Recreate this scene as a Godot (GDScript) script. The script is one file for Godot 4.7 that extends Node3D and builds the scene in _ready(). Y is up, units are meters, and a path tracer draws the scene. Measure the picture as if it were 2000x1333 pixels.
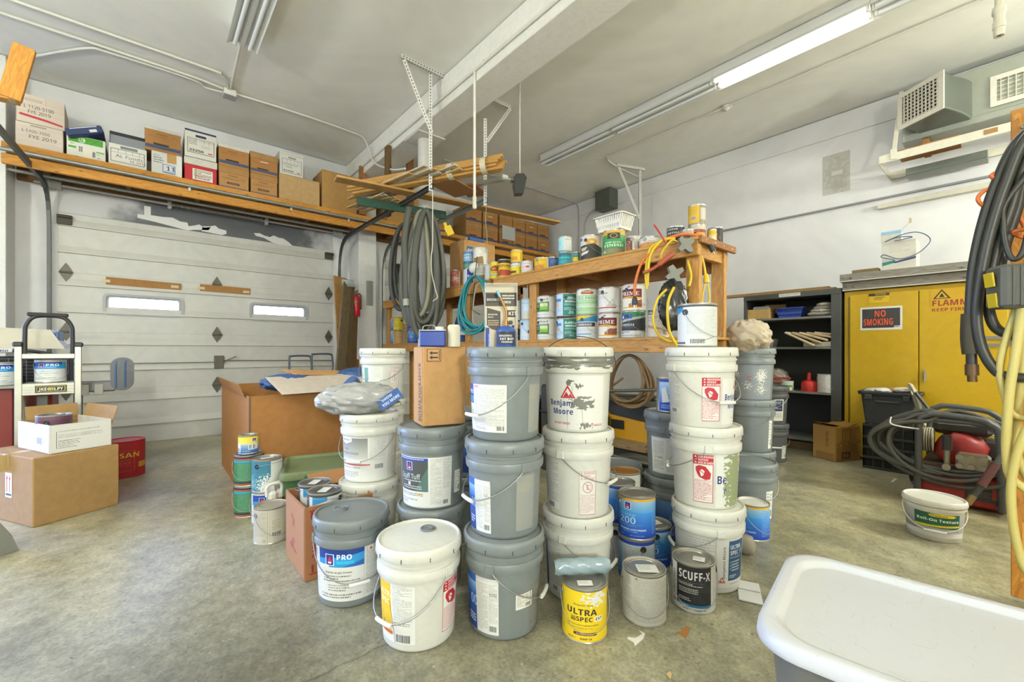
extends Node3D
# A paint contractor's storeroom with garage doors. Metres; x runs along the garage-door wall, -z towards it.

func _ready():
	# camera
	var cam := Camera3D.new()
	cam.name = "camera"
	cam.keep_aspect = Camera3D.KEEP_HEIGHT
	var near := 0.05
	cam.set_frustum(near * 1333.0 / 835.0, Vector2(0, near * 17.5 / 835.0), near, 60.0)
	cam.position = Vector3(0, 1.05, 0)
	cam.rotation_degrees = Vector3(0, -40.5, 0)
	add_child(cam)
	cam.current = true
	# sky, exposure
	var we := WorldEnvironment.new()
	we.name = "world"
	var env := Environment.new()
	env.background_mode = Environment.BG_SKY
	var sky := Sky.new()
	var sm := ProceduralSkyMaterial.new()
	sm.sky_top_color = Color(0.30, 0.46, 0.86)
	sm.sky_horizon_color = Color(0.72, 0.82, 1.0)
	sm.ground_horizon_color = Color(0.72, 0.82, 1.0)
	sm.ground_bottom_color = Color(0.40, 0.40, 0.40)
	sm.sky_energy_multiplier = 5.0
	sm.ground_energy_multiplier = 3.0
	sky.sky_material = sm
	env.sky = sky
	env.tonemap_mode = Environment.TONE_MAPPER_LINEAR
	env.tonemap_exposure = 1.0
	env.sdfgi_enabled = true
	env.ssao_enabled = true
	env.ssil_enabled = true
	we.environment = env
	add_child(we)
	# everything else, largest first
	base_textures()
	draw_labels()
	finish_sheets()
	build_room()
	build_lights()
	build_doors()
	build_bench()
	build_buckets()
	build_loft()
	build_overhead()
	build_right()
	build_left()
	build_shelf_goods()
	build_small()
# ---------- mesh building ----------
class MB:
	var v := PackedVector3Array()
	var n := PackedVector3Array()
	var t := PackedVector2Array()
	var ix := PackedInt32Array()
	func q(a: Vector3, b: Vector3, c: Vector3, d: Vector3, nn: Vector3, ua := Vector2.ZERO, ub := Vector2.ZERO, uc := Vector2.ZERO, ud := Vector2.ZERO):
		var k := v.size()
		v.append_array([a, b, c, d])
		n.append_array([nn, nn, nn, nn])
		t.append_array([ua, ub, uc, ud])
		if (b - a).cross(c - a).dot(nn) > 0.0:
			ix.append_array([k, k + 2, k + 1, k, k + 3, k + 2])
		else:
			ix.append_array([k, k + 1, k + 2, k, k + 2, k + 3])
	func tri(a: Vector3, b: Vector3, c: Vector3, nn: Vector3, ua := Vector2.ZERO, ub := Vector2.ZERO, uc := Vector2.ZERO):
		var k := v.size()
		v.append_array([a, b, c])
		n.append_array([nn, nn, nn])
		t.append_array([ua, ub, uc])
		if (b - a).cross(c - a).dot(nn) > 0.0:
			ix.append_array([k, k + 2, k + 1])
		else:
			ix.append_array([k, k + 1, k + 2])
	func grid(w: int, h: int, k: int):  # w x h vertices already added from index k; winding found from their normals
		for j in h - 1:
			for i in w - 1:
				var a := k + j * w + i
				var b := a + 1
				var c := a + w + 1
				var d := a + w
				var g := (v[b] - v[a]).cross(v[c] - v[a]) + (v[c] - v[a]).cross(v[d] - v[a])
				if g.dot(n[a] + n[b] + n[c] + n[d]) > 0.0:
					ix.append_array([a, c, b, a, d, c])
				else:
					ix.append_array([a, b, c, a, c, d])
	func done() -> ArrayMesh:
		var m := ArrayMesh.new()
		if ix.is_empty():
			return m
		var ar := []
		ar.resize(Mesh.ARRAY_MAX)
		ar[Mesh.ARRAY_VERTEX] = v
		ar[Mesh.ARRAY_NORMAL] = n
		ar[Mesh.ARRAY_TEX_UV] = t
		ar[Mesh.ARRAY_INDEX] = ix
		m.add_surface_from_arrays(Mesh.PRIMITIVE_TRIANGLES, ar)
		return m


func box(mb: MB, size: Vector3, c: Vector3, bev := 0.003, x := Transform3D()):
	# a chamfered box; u runs along its longest edge, in metres
	var h := size / 2.0
	bev = minf(bev, minf(h.x, minf(h.y, h.z)) * 0.6)
	var la := size.max_axis_index()
	var off := Vector2(fposmod(c.x * 3.7 + c.y * 1.3, 1.0), fposmod(c.z * 2.9 + c.y * 5.1, 1.0))
	for ax in 3:
		var a1 := (ax + 1) % 3
		var a2 := (ax + 2) % 3
		if a2 == la:
			var sw := a1
			a1 = a2
			a2 = sw
		for s in [-1.0, 1.0]:
			var nn := Vector3.ZERO
			nn[ax] = s
			var p := []
			for k in [[-1, -1], [1, -1], [1, 1], [-1, 1]]:
				var o := Vector3.ZERO
				o[ax] = s * h[ax]
				o[a1] = k[0] * (h[a1] - bev)
				o[a2] = k[1] * (h[a2] - bev)
				p.append(o)
			var uvs := []
			for o in p:
				uvs.append(Vector2(o[a1], o[a2]) + off)
			mb.q(x * (c + p[0]), x * (c + p[1]), x * (c + p[2]), x * (c + p[3]), (x.basis * nn).normalized(), uvs[0], uvs[1], uvs[2], uvs[3])
	if bev <= 0.0:
		return
	for ax in 3:
		var b := (ax + 1) % 3
		var d := (ax + 2) % 3
		for s1 in [-1.0, 1.0]:
			for s2 in [-1.0, 1.0]:
				var e := []
				for k in [[-1, 0], [1, 0], [1, 1], [-1, 1]]:
					var o := Vector3.ZERO
					o[ax] = k[0] * (h[ax] - bev)
					o[b] = s1 * (h[b] - (bev if k[1] else 0.0))
					o[d] = s2 * (h[d] - (0.0 if k[1] else bev))
					e.append(o)
				var nn := Vector3.ZERO
				nn[b] = s1
				nn[d] = s2
				var uu := []
				for o in e:
					uu.append(Vector2(o[la], o[(la + 1) % 3]) + off)
				mb.q(x * (c + e[0]), x * (c + e[1]), x * (c + e[2]), x * (c + e[3]), (x.basis * nn).normalized(), uu[0], uu[1], uu[2], uu[3])
	for sx in [-1.0, 1.0]:
		for sy in [-1.0, 1.0]:
			for sz in [-1.0, 1.0]:
				var s := Vector3(sx, sy, sz)
				mb.tri(x * (c + s * Vector3(h.x, h.y - bev, h.z - bev)), x * (c + s * Vector3(h.x - bev, h.y, h.z - bev)), x * (c + s * Vector3(h.x - bev, h.y - bev, h.z)), (x.basis * s).normalized(), off, off, off)


func lathe(mb: MB, prof: Array, seg := 36, x := Transform3D(), crease := 0.7, oval := 1.0):
	# prof: Vector2(radius, height) from the bottom centre up the outside; oval stretches x
	var m := prof.size() - 1
	var sn := []
	for i in m:
		var d: Vector2 = prof[i + 1] - prof[i]
		sn.append(Vector2(d.y, -d.x).normalized())
	var run := 0.0
	for i in m:
		var n0: Vector2 = sn[i]
		var n1: Vector2 = sn[i]
		if i > 0 and n0.dot(sn[i - 1]) > crease:
			n0 = (n0 + sn[i - 1]).normalized()
		if i < m - 1 and n1.dot(sn[i + 1]) > crease:
			n1 = (n1 + sn[i + 1]).normalized()
		var k := mb.v.size()
		var len: float = (prof[i + 1] - prof[i]).length()
		for row in 2:
			var p: Vector2 = prof[i + row]
			var nn: Vector2 = n1 if row else n0
			for j in seg + 1:
				var a := TAU * j / seg
				mb.v.append(x * Vector3(p.x * sin(a) * oval, p.y, p.x * cos(a)))
				mb.n.append((x.basis * Vector3(nn.x * sin(a) / oval, nn.y, nn.x * cos(a))).normalized())
				mb.t.append(Vector2(float(j) / seg * 0.9, run + len * row))
		run += len
		mb.grid(seg + 1, 2, k)


func curve(pts: Array, per := 6, closed := false) -> PackedVector3Array:
	var out := PackedVector3Array()
	var c := pts.size()
	for i in (c if closed else c - 1):
		var p0: Vector3 = pts[(i - 1 + c) % c] if closed or i > 0 else pts[0]
		var p1: Vector3 = pts[i]
		var p2: Vector3 = pts[(i + 1) % c]
		var p3: Vector3 = pts[(i + 2) % c] if closed or i < c - 2 else pts[c - 1]
		for k in per:
			var s := float(k) / per
			out.append(0.5 * (2.0 * p1 + (p2 - p0) * s + (2.0 * p0 - 5.0 * p1 + 4.0 * p2 - p3) * s * s + (3.0 * p1 - p0 - 3.0 * p2 + p3) * s * s * s))
	if not closed:
		out.append(pts[c - 1])
	return out


func tube(mb: MB, pts, r: float, sides := 8, closed := false, flat := 1.0, r1 := -1.0):
	var p: PackedVector3Array = PackedVector3Array(pts)
	var c := p.size()
	if closed:
		p.append(p[0])
		c += 1
	var up := Vector3.UP
	var d0 := (p[1] - p[0]).normalized()
	if absf(d0.dot(up)) > 0.95:
		up = Vector3.RIGHT
	var k := mb.v.size()
	var run := 0.0
	for i in c:
		var d: Vector3
		if closed and (i == 0 or i == c - 1):
			d = (p[1] - p[c - 2]).normalized()
		else:
			d = (p[mini(i + 1, c - 1)] - p[maxi(i - 1, 0)]).normalized()
		if d.length() < 0.5:
			d = d0
		up = (up - d * up.dot(d)).normalized()
		var side := d.cross(up)
		if i > 0:
			run += p[i].distance_to(p[i - 1])
		var rr := r if r1 < 0.0 else lerpf(r, r1, float(i) / (c - 1))
		for j in sides + 1:
			var a := TAU * j / sides
			var o := side * cos(a) + up * sin(a) * flat
			mb.v.append(p[i] + o * rr)
			mb.n.append((side * cos(a) + up * sin(a) / flat).normalized())
			mb.t.append(Vector2(run, float(j) / sides * r * 6.0))
	mb.grid(sides + 1, c, k)
	if not closed:
		for e in 2:
			var at := p[0] if e == 0 else p[c - 1]
			var nn := (p[0] - p[1]).normalized() if e == 0 else (p[c - 1] - p[c - 2]).normalized()
			var b := k if e == 0 else k + (c - 1) * (sides + 1)
			for j in sides:
				mb.tri(at, mb.v[b + j], mb.v[b + j + 1], nn, Vector2.ZERO, Vector2(0.01, 0), Vector2(0, 0.01))


func rod(mb: MB, a: Vector3, b: Vector3, r: float, sides := 10, r1 := -1.0):
	tube(mb, [a, b], r, sides, false, 1.0, r1)


func bar(mb: MB, a: Vector3, b: Vector3, w: float, th: float, up := Vector3.UP, bev := 0.002):
	# a straight piece of wood or steel from a to b; th is measured along up
	var z := (b - a).normalized()
	var s := up.cross(z).normalized()
	var u := z.cross(s).normalized()
	box(mb, Vector3(w, th, a.distance_to(b)), Vector3.ZERO, bev, Transform3D(Basis(s, u, z), (a + b) / 2.0))


func prism(mb: MB, poly: PackedVector2Array, z0: float, z1: float, x := Transform3D()):
	if Geometry2D.is_polygon_clockwise(poly):
		poly = poly.duplicate()
		poly.reverse()
	var id := Geometry2D.triangulate_polygon(poly)
	for i in range(0, id.size(), 3):
		for z in [z0, z1]:
			var nn := (x.basis * Vector3(0, 0, 1.0 if z == maxf(z0, z1) else -1.0)).normalized()
			var a := poly[id[i]]
			var b := poly[id[i + 1]]
			var c := poly[id[i + 2]]
			mb.tri(x * Vector3(a.x, a.y, z), x * Vector3(b.x, b.y, z), x * Vector3(c.x, c.y, z), nn, a, b, c)
	var m := poly.size()
	for i in m:
		var a := poly[i]
		var b := poly[(i + 1) % m]
		var e := b - a
		var nn := (x.basis * Vector3(e.y, -e.x, 0)).normalized()
		mb.q(x * Vector3(a.x, a.y, z0), x * Vector3(b.x, b.y, z0), x * Vector3(b.x, b.y, z1), x * Vector3(a.x, a.y, z1), nn, a, b, b + Vector2(0, z1 - z0), a + Vector2(0, z1 - z0))


func rrect(w: float, h: float, r: float, c := Vector2.ZERO, per := 5) -> PackedVector2Array:
	var o := PackedVector2Array()
	for k in 4:
		var cc := c + Vector2((w / 2 - r) * (1 if k in [0, 3] else -1), (h / 2 - r) * (1 if k < 2 else -1))
		for i in per + 1:
			var a := PI / 2 * (k + float(i) / per)
			o.append(cc + Vector2(cos(a), sin(a)) * r)
	return o


func ring(mb: MB, outer: PackedVector2Array, inner: PackedVector2Array, z0: float, z1: float, x := Transform3D()):
	# a frame between two outlines of equal count
	var m := outer.size()
	for i in m:
		var j := (i + 1) % m
		var a := outer[i]
		var b := outer[j]
		var c := inner[j]
		var d := inner[i]
		for z in [z0, z1]:
			mb.q(x * Vector3(a.x, a.y, z), x * Vector3(b.x, b.y, z), x * Vector3(c.x, c.y, z), x * Vector3(d.x, d.y, z), (x.basis * Vector3(0, 0, 1.0 if z == maxf(z0, z1) else -1.0)).normalized())
		var e := b - a
		if e.length() > 1e-5:
			mb.q(x * Vector3(a.x, a.y, z0), x * Vector3(b.x, b.y, z0), x * Vector3(b.x, b.y, z1), x * Vector3(a.x, a.y, z1), (x.basis * Vector3(e.y, -e.x, 0)).normalized())
		e = d - c
		if e.length() > 1e-5:
			mb.q(x * Vector3(c.x, c.y, z0), x * Vector3(d.x, d.y, z0), x * Vector3(d.x, d.y, z1), x * Vector3(c.x, c.y, z1), (x.basis * Vector3(e.y, -e.x, 0)).normalized())


func loft(mb: MB, rows: Array, closed := true):
	# rows of equally many points (Vector3), skinned with smooth normals; closed joins last to first across
	var w: int = rows[0].size() + (1 if closed else 0)
	var h := rows.size()
	var k := mb.v.size()
	var g := []
	for r in rows:
		var l := PackedVector3Array(r)
		if closed:
			l.append(l[0])
		g.append(l)
	for j in h:
		for i in w:
			var il := i - 1
			var ir := i + 1
			if closed:
				il = (i - 1 + w - 1) % (w - 1)
				ir = (i + 1) % (w - 1)
			var du: Vector3 = g[j][clampi(ir, 0, w - 1)] - g[j][clampi(il, 0, w - 1)]
			var dv: Vector3 = g[mini(j + 1, h - 1)][i] - g[maxi(j - 1, 0)][i]
			mb.v.append(g[j][i])
			var nn := du.cross(dv)
			mb.n.append(nn.normalized() if nn.length() > 1e-12 else Vector3.UP)
			mb.t.append(Vector2(float(i) / (w - 1), float(j) / maxf(h - 1, 1)))
	mb.grid(w, h, k)


func patch(mb: MB, r0: float, r1: float, y0: float, y1: float, a0: float, a1: float, uv: Rect2, oval := 1.0):
	# print wrapped on a can; angles in degrees from +z towards +x
	var seg := maxi(2, int(absf(a1 - a0) / 6.0))
	var k := mb.v.size()
	for row in 2:
		for j in seg + 1:
			var s := float(j) / seg
			var a := deg_to_rad(lerpf(a0, a1, s))
			var r := r1 if row else r0
			mb.v.append(Vector3(sin(a) * r * oval, y1 if row else y0, cos(a) * r))
			mb.n.append(Vector3(sin(a) / oval, 0.03, cos(a)).normalized())
			mb.t.append(uv.position + Vector2(uv.size.x * s, uv.size.y * (0.0 if row else 1.0)))
	mb.grid(seg + 1, 2, k)


# ---------- naming, grouping ----------
var used := {}

func numbered(called: String) -> String:
	used[called] = used.get(called, -1) + 1
	return called if used[called] == 0 else "%s_%03d" % [called, used[called]]

func thing(called: String, label: String, category: String, at := Vector3.ZERO, turn := 0.0, group := "") -> Node3D:
	var o := Node3D.new()
	o.name = numbered(called)
	add_child(o)
	o.position = at
	o.rotation.y = deg_to_rad(turn)
	o.set_meta("label", label)
	o.set_meta("category", category)
	if group:
		o.set_meta("group", group)
	return o

func part(p: Node3D, called: String, m, mat_: Material, label := "") -> MeshInstance3D:
	var o := MeshInstance3D.new()
	o.name = called
	o.mesh = m.done() if m is MB else m
	o.material_override = mat_
	p.add_child(o, true)
	if label:
		o.set_meta("label", label)
	return o

func one(called: String, label: String, category: String, m, mat_: Material, group := "", at := Vector3.ZERO, turn := 0.0) -> MeshInstance3D:
	var o := MeshInstance3D.new()
	o.name = numbered(called)
	o.mesh = m.done() if m is MB else m
	o.material_override = mat_
	add_child(o)
	o.position = at
	o.rotation.y = deg_to_rad(turn)
	o.set_meta("label", label)
	o.set_meta("category", category)
	if group:
		o.set_meta("group", group)
	return o

func struct(called: String, m, mat_: Material, label := "") -> MeshInstance3D:
	var o := MeshInstance3D.new()
	o.name = numbered(called)
	o.mesh = m.done() if m is MB else m
	o.material_override = mat_
	add_child(o)
	o.set_meta("kind", "structure")
	if label:
		o.set_meta("label", label)
	return o

func copy_of(o: Node3D, called: String, label: String, at: Vector3, turn: float) -> Node3D:
	var c: Node3D = o.duplicate()
	c.name = numbered(called)
	add_child(c)
	c.position = at
	c.rotation = Vector3(0, deg_to_rad(turn), 0)
	c.set_meta("label", label)
	return c

func bx(size: Vector3, c := Vector3.ZERO, bev := 0.003, x := Transform3D()) -> MB:
	var mb := MB.new()
	box(mb, size, c, bev, x)
	return mb

func tb(pts, r: float, sides := 8, closed := false) -> MB:
	var mb := MB.new()
	tube(mb, pts, r, sides, closed)
	return mb

func lt(prof: Array, seg := 36, oval := 1.0) -> MB:
	var mb := MB.new()
	lathe(mb, prof, seg, Transform3D(), 0.7, oval)
	return mb

func rng(s: int) -> RandomNumberGenerator:
	var r := RandomNumberGenerator.new()
	r.seed = s
	return r
# ---------- print: words and marks drawn into shared sheets ----------
var sheets: Array[Image] = []
var sheet_mats := []
var pen := Vector2i(0, 0)
var row_h := 0
var labels := {}
var fonts := {}
var glyphs := {}
const SHEET := 2048

func font_of(bold: int) -> RID:
	if not fonts.has(bold):
		var f := SystemFont.new()
		f.font_names = PackedStringArray(["Droid Serif" if bold >= 2 else "Droid Sans"])
		f.font_weight = 700 if bold % 2 else 400
		fonts[bold] = f
	return fonts[bold].get_rids()[0]

func glyph(ch: int, size: int, bold: int) -> Array:
	var key := "%d,%d,%d" % [ch, size, bold]
	if not glyphs.has(key):
		var ts := TextServerManager.get_primary_interface()
		var rid := font_of(bold)
		var sz := Vector2i(size, 0)
		var gi := ts.font_get_glyph_index(rid, size, ch, 0)
		ts.font_render_glyph(rid, sz, gi)
		var r := ts.font_get_glyph_uv_rect(rid, sz, gi)
		var g: Image = null
		if r.size.x > 0:
			g = ts.font_get_texture_image(rid, sz, ts.font_get_glyph_texture_idx(rid, sz, gi)).get_region(Rect2i(r))
		glyphs[key] = [g, ts.font_get_glyph_offset(rid, sz, gi), ts.font_get_glyph_advance(rid, size, gi).x]
	return glyphs[key]

func text(im: Image, clip: Rect2i, x: float, y: float, cap: float, s: String, c: Color, bold := 1, sx := 1.0, rot := 0):
	# x, y: top left of the capitals, or for rot 1 / -1 the start of a line read upwards / downwards
	var size := maxi(6, int(cap / 0.715))
	var k := cap / (size * 0.715)
	var along := 0.0
	for i in s.length():
		var g := glyph(s.unicode_at(i), size, bold)
		var im2: Image = g[0]
		var off: Vector2 = g[1]
		if im2 != null:
			var w := maxi(1, int(im2.get_width() * sx * k))
			var h := maxi(1, int(im2.get_height() * k))
			for yy in h:
				for xx in w:
					var al := im2.get_pixel(mini(int(xx / (sx * k)), im2.get_width() - 1), mini(int(yy / k), im2.get_height() - 1)).a
					if al < 0.05:
						continue
					var lx := along + off.x * sx * k + xx
					var ly := cap + off.y * k + yy
					var p: Vector2i
					if rot == 0:
						p = Vector2i(int(x + lx), int(y + ly))
					elif rot == 1:
						p = Vector2i(int(x + ly), int(y - lx))
					else:
						p = Vector2i(int(x - ly), int(y + lx))
					if clip.has_point(p):
						im.set_pixelv(p, im.get_pixelv(p).lerp(c, al))
		along += float(g[2]) * sx * k

func poly_fill(im: Image, clip: Rect2i, pts: PackedVector2Array, c: Color):
	var lo := pts[0]
	var hi := pts[0]
	for p in pts:
		lo = lo.min(p)
		hi = hi.max(p)
	for y in range(maxi(int(lo.y), clip.position.y), mini(int(hi.y) + 1, clip.end.y)):
		for x in range(maxi(int(lo.x), clip.position.x), mini(int(hi.x) + 1, clip.end.x)):
			if Geometry2D.is_point_in_polygon(Vector2(x + 0.5, y + 0.5), pts):
				im.set_pixel(x, y, c)

func lab(key: String, w: int, h: int, base: String, cmds: Array):
	# draws one label into a sheet. Places and sizes are in percent of the label.
	if sheets.is_empty() or pen.x + w > SHEET:
		pen = Vector2i(0, pen.y + row_h)
		row_h = 0
	if sheets.is_empty() or pen.y + h > SHEET:
		sheets.append(Image.create(SHEET, SHEET, false, Image.FORMAT_RGB8))
		pen = Vector2i.ZERO
		row_h = 0
	var im := sheets[-1]
	var o := pen
	pen.x += w + 2
	row_h = maxi(row_h, h + 2)
	var clip := Rect2i(o, Vector2i(w, h))
	im.fill_rect(clip, Color(base))
	var r := rng(key.hash())
	for a in cmds:
		var k: String = a[0]
		var px := func(v): return o.x + v * w / 100.0
		var py := func(v): return o.y + v * h / 100.0
		match k:
			"r":
				im.fill_rect(Rect2i(int(px.call(a[1])), int(py.call(a[2])), maxi(1, int(a[3] * w / 100.0)), maxi(1, int(a[4] * h / 100.0))).intersection(clip), Color(a[5]))
			"g":
				var n: int = maxi(1, int(a[4] * h / 100.0))
				for i in n:
					im.fill_rect(Rect2i(int(px.call(a[1])), int(py.call(a[2])) + i, maxi(1, int(a[3] * w / 100.0)), 1).intersection(clip), Color(a[5]).lerp(Color(a[6]), float(i) / n))
			"t":
				text(im, clip, px.call(a[1]), py.call(a[2]), a[3] * h / 100.0, a[4], Color(a[5]), a[6] if a.size() > 6 else 1, a[7] if a.size() > 7 else 1.0, a[8] if a.size() > 8 else 0)
			"f":
				var lines: int = a[5]
				var lh: float = a[4] * h / 100.0 / lines
				for i in lines:
					var xx: float = px.call(a[1])
					var end: float = xx + a[3] * w / 100.0 * (1.0 if r.randf() < 0.7 else r.randf_range(0.4, 0.95))
					while xx < end - 2:
						var ww := minf(r.randf_range(3, 14), end - xx)
						var tone := r.randf_range(0.25, 0.7)
						im.fill_rect(Rect2i(int(xx), int(py.call(a[2]) + i * lh), int(ww), maxi(1, int(lh * 0.55))).intersection(clip), Color(a[6]).lerp(Color(base), tone))
						xx += ww + 2
			"b":
				im.fill_rect(Rect2i(int(px.call(a[1])), int(py.call(a[2])), int(a[3] * w / 100.0), int(a[4] * h / 100.0)).intersection(clip), Color("e8e8e4"))
				var xx: float = px.call(a[1]) + 1
				while xx < px.call(a[1] + a[3]) - 2:
					var ww := r.randi_range(1, 3)
					im.fill_rect(Rect2i(int(xx), int(py.call(a[2])) + 1, ww, int(a[4] * h / 100.0) - 2).intersection(clip), Color("222222"))
					xx += ww + r.randi_range(1, 2)
			"p":
				var pts := PackedVector2Array()
				for i in range(0, a[1].size(), 2):
					pts.append(Vector2(px.call(a[1][i]), py.call(a[1][i + 1])))
				poly_fill(im, clip, pts, Color(a[2]))
			"o":
				var cx: float = px.call(a[1])
				var cy: float = py.call(a[2])
				var rad: float = a[3] * h / 100.0
				var th: float = a[5] * h / 100.0
				for y in range(int(cy - rad) - 1, int(cy + rad) + 2):
					for x in range(int(cx - rad) - 1, int(cx + rad) + 2):
						var d := Vector2(x - cx, y - cy).length()
						if d <= rad and d >= rad - th and clip.has_point(Vector2i(x, y)):
							im.set_pixel(x, y, Color(a[4]))
			"s":  # a ragged smear of paint: x, y, w, h, colour, cut
				var nz := FastNoiseLite.new()
				nz.seed = key.hash() % 1000 + int(a[1])
				nz.frequency = 0.035
				for y in range(maxi(0, int(a[2] * h / 100.0)), mini(h, int((a[2] + a[4]) * h / 100.0))):
					for x in range(maxi(0, int(a[1] * w / 100.0)), mini(w, int((a[1] + a[3]) * w / 100.0))):
						var e := Vector2((x - a[1] * w / 100.0) / (a[3] * w / 100.0) - 0.5, (y - a[2] * h / 100.0) / (a[4] * h / 100.0) - 0.5)
						if nz.get_noise_2d(x * a[7] if a.size() > 7 else float(x), y) * 0.5 + 0.42 - e.length() > a[6]:
							im.set_pixel(o.x + x, o.y + y, Color(a[5]))
			"l":  # a line
				var p0 := Vector2(px.call(a[1]), py.call(a[2]))
				var p1 := Vector2(px.call(a[3]), py.call(a[4]))
				var n := int(p0.distance_to(p1)) + 1
				for i in n:
					var p := Vector2i(p0.lerp(p1, float(i) / n))
					im.fill_rect(Rect2i(p, Vector2i(int(a[6]), int(a[6]))).intersection(clip), Color(a[5]))
	var grit := r
	for i in w * h / 220:
		var p := Vector2i(o.x + grit.randi() % w, o.y + grit.randi() % h)
		im.set_pixelv(p, im.get_pixelv(p).darkened(0.12))
	labels[key] = [sheets.size() - 1, Rect2((o.x + 0.5) / SHEET, (o.y + 0.5) / SHEET, (w - 1.0) / SHEET, (h - 1.0) / SHEET)]

func finish_sheets():
	for im in sheets:
		var m := StandardMaterial3D.new()
		m.albedo_texture = ImageTexture.create_from_image(im)
		m.roughness = 0.55
		m.resource_name = "printed paper"
		m.texture_repeat = false
		sheet_mats.append(m)

func flat_print(p: Node3D, called: String, key: String, w: float, h: float, x: Transform3D, label := "") -> MeshInstance3D:
	# a thin printed sheet facing +z of x, its centre at x.origin
	var mb := MB.new()
	var r: Rect2 = labels[key][1]
	var a := Vector3(w / 2, 0, 0)
	var b := Vector3(0, h / 2, 0)
	var z := Vector3(0, 0, 0.0012)
	var nn := x.basis.z.normalized()
	mb.q(x * (z - a - b), x * (z + a - b), x * (z + a + b), x * (z - a + b), nn, Vector2(r.position.x, r.end.y), r.end, Vector2(r.end.x, r.position.y), r.position)
	for e in [[-a - b, a - b], [a - b, a + b], [a + b, -a + b], [-a + b, -a - b]]:
		var m2: Vector3 = (e[0] + e[1]).normalized()
		mb.q(x * e[0], x * e[1], x * (e[1] + z), x * (e[0] + z), (x.basis * m2).normalized(), r.position, r.position, r.position, r.position)
	return part(p, called, mb, sheet_mats[labels[key][0]], label)

# ---------- materials ----------
var mats := {}

func std(key: String, c: String, rough := 0.6, metal := 0.0) -> StandardMaterial3D:
	if not mats.has(key):
		var m := StandardMaterial3D.new()
		m.albedo_color = Color(c)
		m.roughness = rough
		m.metallic = metal
		m.resource_name = key
		mats[key] = m
	return mats[key]

func tex_of(im: Image) -> ImageTexture:
	return ImageTexture.create_from_image(im)

func noise_image(w: int, h: int, fx: float, fy: float, s: int, octaves := 4) -> Image:
	var nz := FastNoiseLite.new()
	nz.seed = s
	nz.frequency = 1.0
	nz.fractal_octaves = octaves
	var im := Image.create(w, h, false, Image.FORMAT_RF)
	for y in h:
		for x in w:
			im.set_pixel(x, y, Color(nz.get_noise_2d(x * fx, y * fy) * 0.5 + 0.5, 0, 0))
	return im

var grain_tex: ImageTexture
var fleck_tex: ImageTexture
var blotch_tex: ImageTexture

func base_textures():
	# wood grain along u
	var im := Image.create(512, 256, false, Image.FORMAT_RGB8)
	var nz := FastNoiseLite.new()
	nz.seed = 5
	nz.frequency = 1.0
	nz.fractal_octaves = 3
	for y in 256:
		for x in 512:
			var warp := nz.get_noise_2d(x * 0.006, y * 0.02 + 40.0) * 9.0
			var ringv := sin((y * 0.22 + warp) * 1.0) * 0.5 + 0.5
			var fine := nz.get_noise_2d(x * 0.012, y * 0.55)
			var val := 0.80 + 0.14 * ringv * (0.6 + 0.4 * fine) + 0.10 * fine
			im.set_pixel(x, y, Color(val, val * (0.97 + 0.03 * ringv), val * (0.92 + 0.08 * ringv)))
	var kr := rng(3)
	for i in 5:  # knots
		var c := Vector2(kr.randf_range(20, 490), kr.randf_range(20, 236))
		for y in range(int(c.y) - 9, int(c.y) + 10):
			for x in range(int(c.x) - 13, int(c.x) + 14):
				var d := Vector2((x - c.x) / 13.0, (y - c.y) / 9.0).length()
				if d < 1.0 and x >= 0 and x < 512 and y >= 0 and y < 256:
					im.set_pixel(x, y, im.get_pixel(x, y).darkened(0.45 * (1.0 - d)))
	im.generate_mipmaps()
	grain_tex = tex_of(im)
	# fine flecks, nearly white
	var f := Image.create(256, 256, false, Image.FORMAT_RGB8)
	nz.fractal_octaves = 5
	for y in 256:
		for x in 256:
			var v := 0.95 + 0.05 * nz.get_noise_2d(x * 0.03, y * 0.03)
			f.set_pixel(x, y, Color(v, v, v))
	for i in 240:
		var p := Vector2i(kr.randi() % 256, kr.randi() % 256)
		f.set_pixelv(p, f.get_pixelv(p).darkened(0.25))
	fleck_tex = tex_of(f)
	# large soft grime
	var g := Image.create(256, 256, false, Image.FORMAT_RGB8)
	for y in 256:
		for x in 256:
			var a := float(x) / 256.0 * TAU
			var b := float(y) / 256.0 * TAU
			var v := 0.975 + 0.035 * nz.get_noise_3d(cos(a) * 1.3 + 4.0, sin(a) * 1.3 + cos(b) * 1.3, sin(b) * 1.3)
			g.set_pixel(x, y, Color(minf(v, 1.0), minf(v, 1.0) * 0.995, minf(v, 1.0) * 0.98))
	blotch_tex = tex_of(g)

func wood(key: String, c: String, rough := 0.65) -> StandardMaterial3D:
	if not mats.has(key):
		var m := std(key, c, rough)
		m.albedo_texture = grain_tex
		m.uv1_scale = Vector3(1.1, 4.0, 1)
	return mats[key]

func worn(key: String, c: String, rough := 0.6, metal := 0.0, scale := 2.0) -> StandardMaterial3D:
	# slightly soiled surface, any shape
	if not mats.has(key):
		var m := std(key, c, rough, metal)
		m.albedo_texture = blotch_tex
		m.uv1_triplanar = true
		m.uv1_scale = Vector3.ONE * scale
		m.heightmap_enabled = false
	return mats[key]

func card(key: String, c: String) -> StandardMaterial3D:
	if not mats.has(key):
		var m := std(key, c, 0.8)
		m.albedo_texture = fleck_tex
		m.uv1_triplanar = true
		m.uv1_scale = Vector3.ONE * 1.7
	return mats[key]
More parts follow.
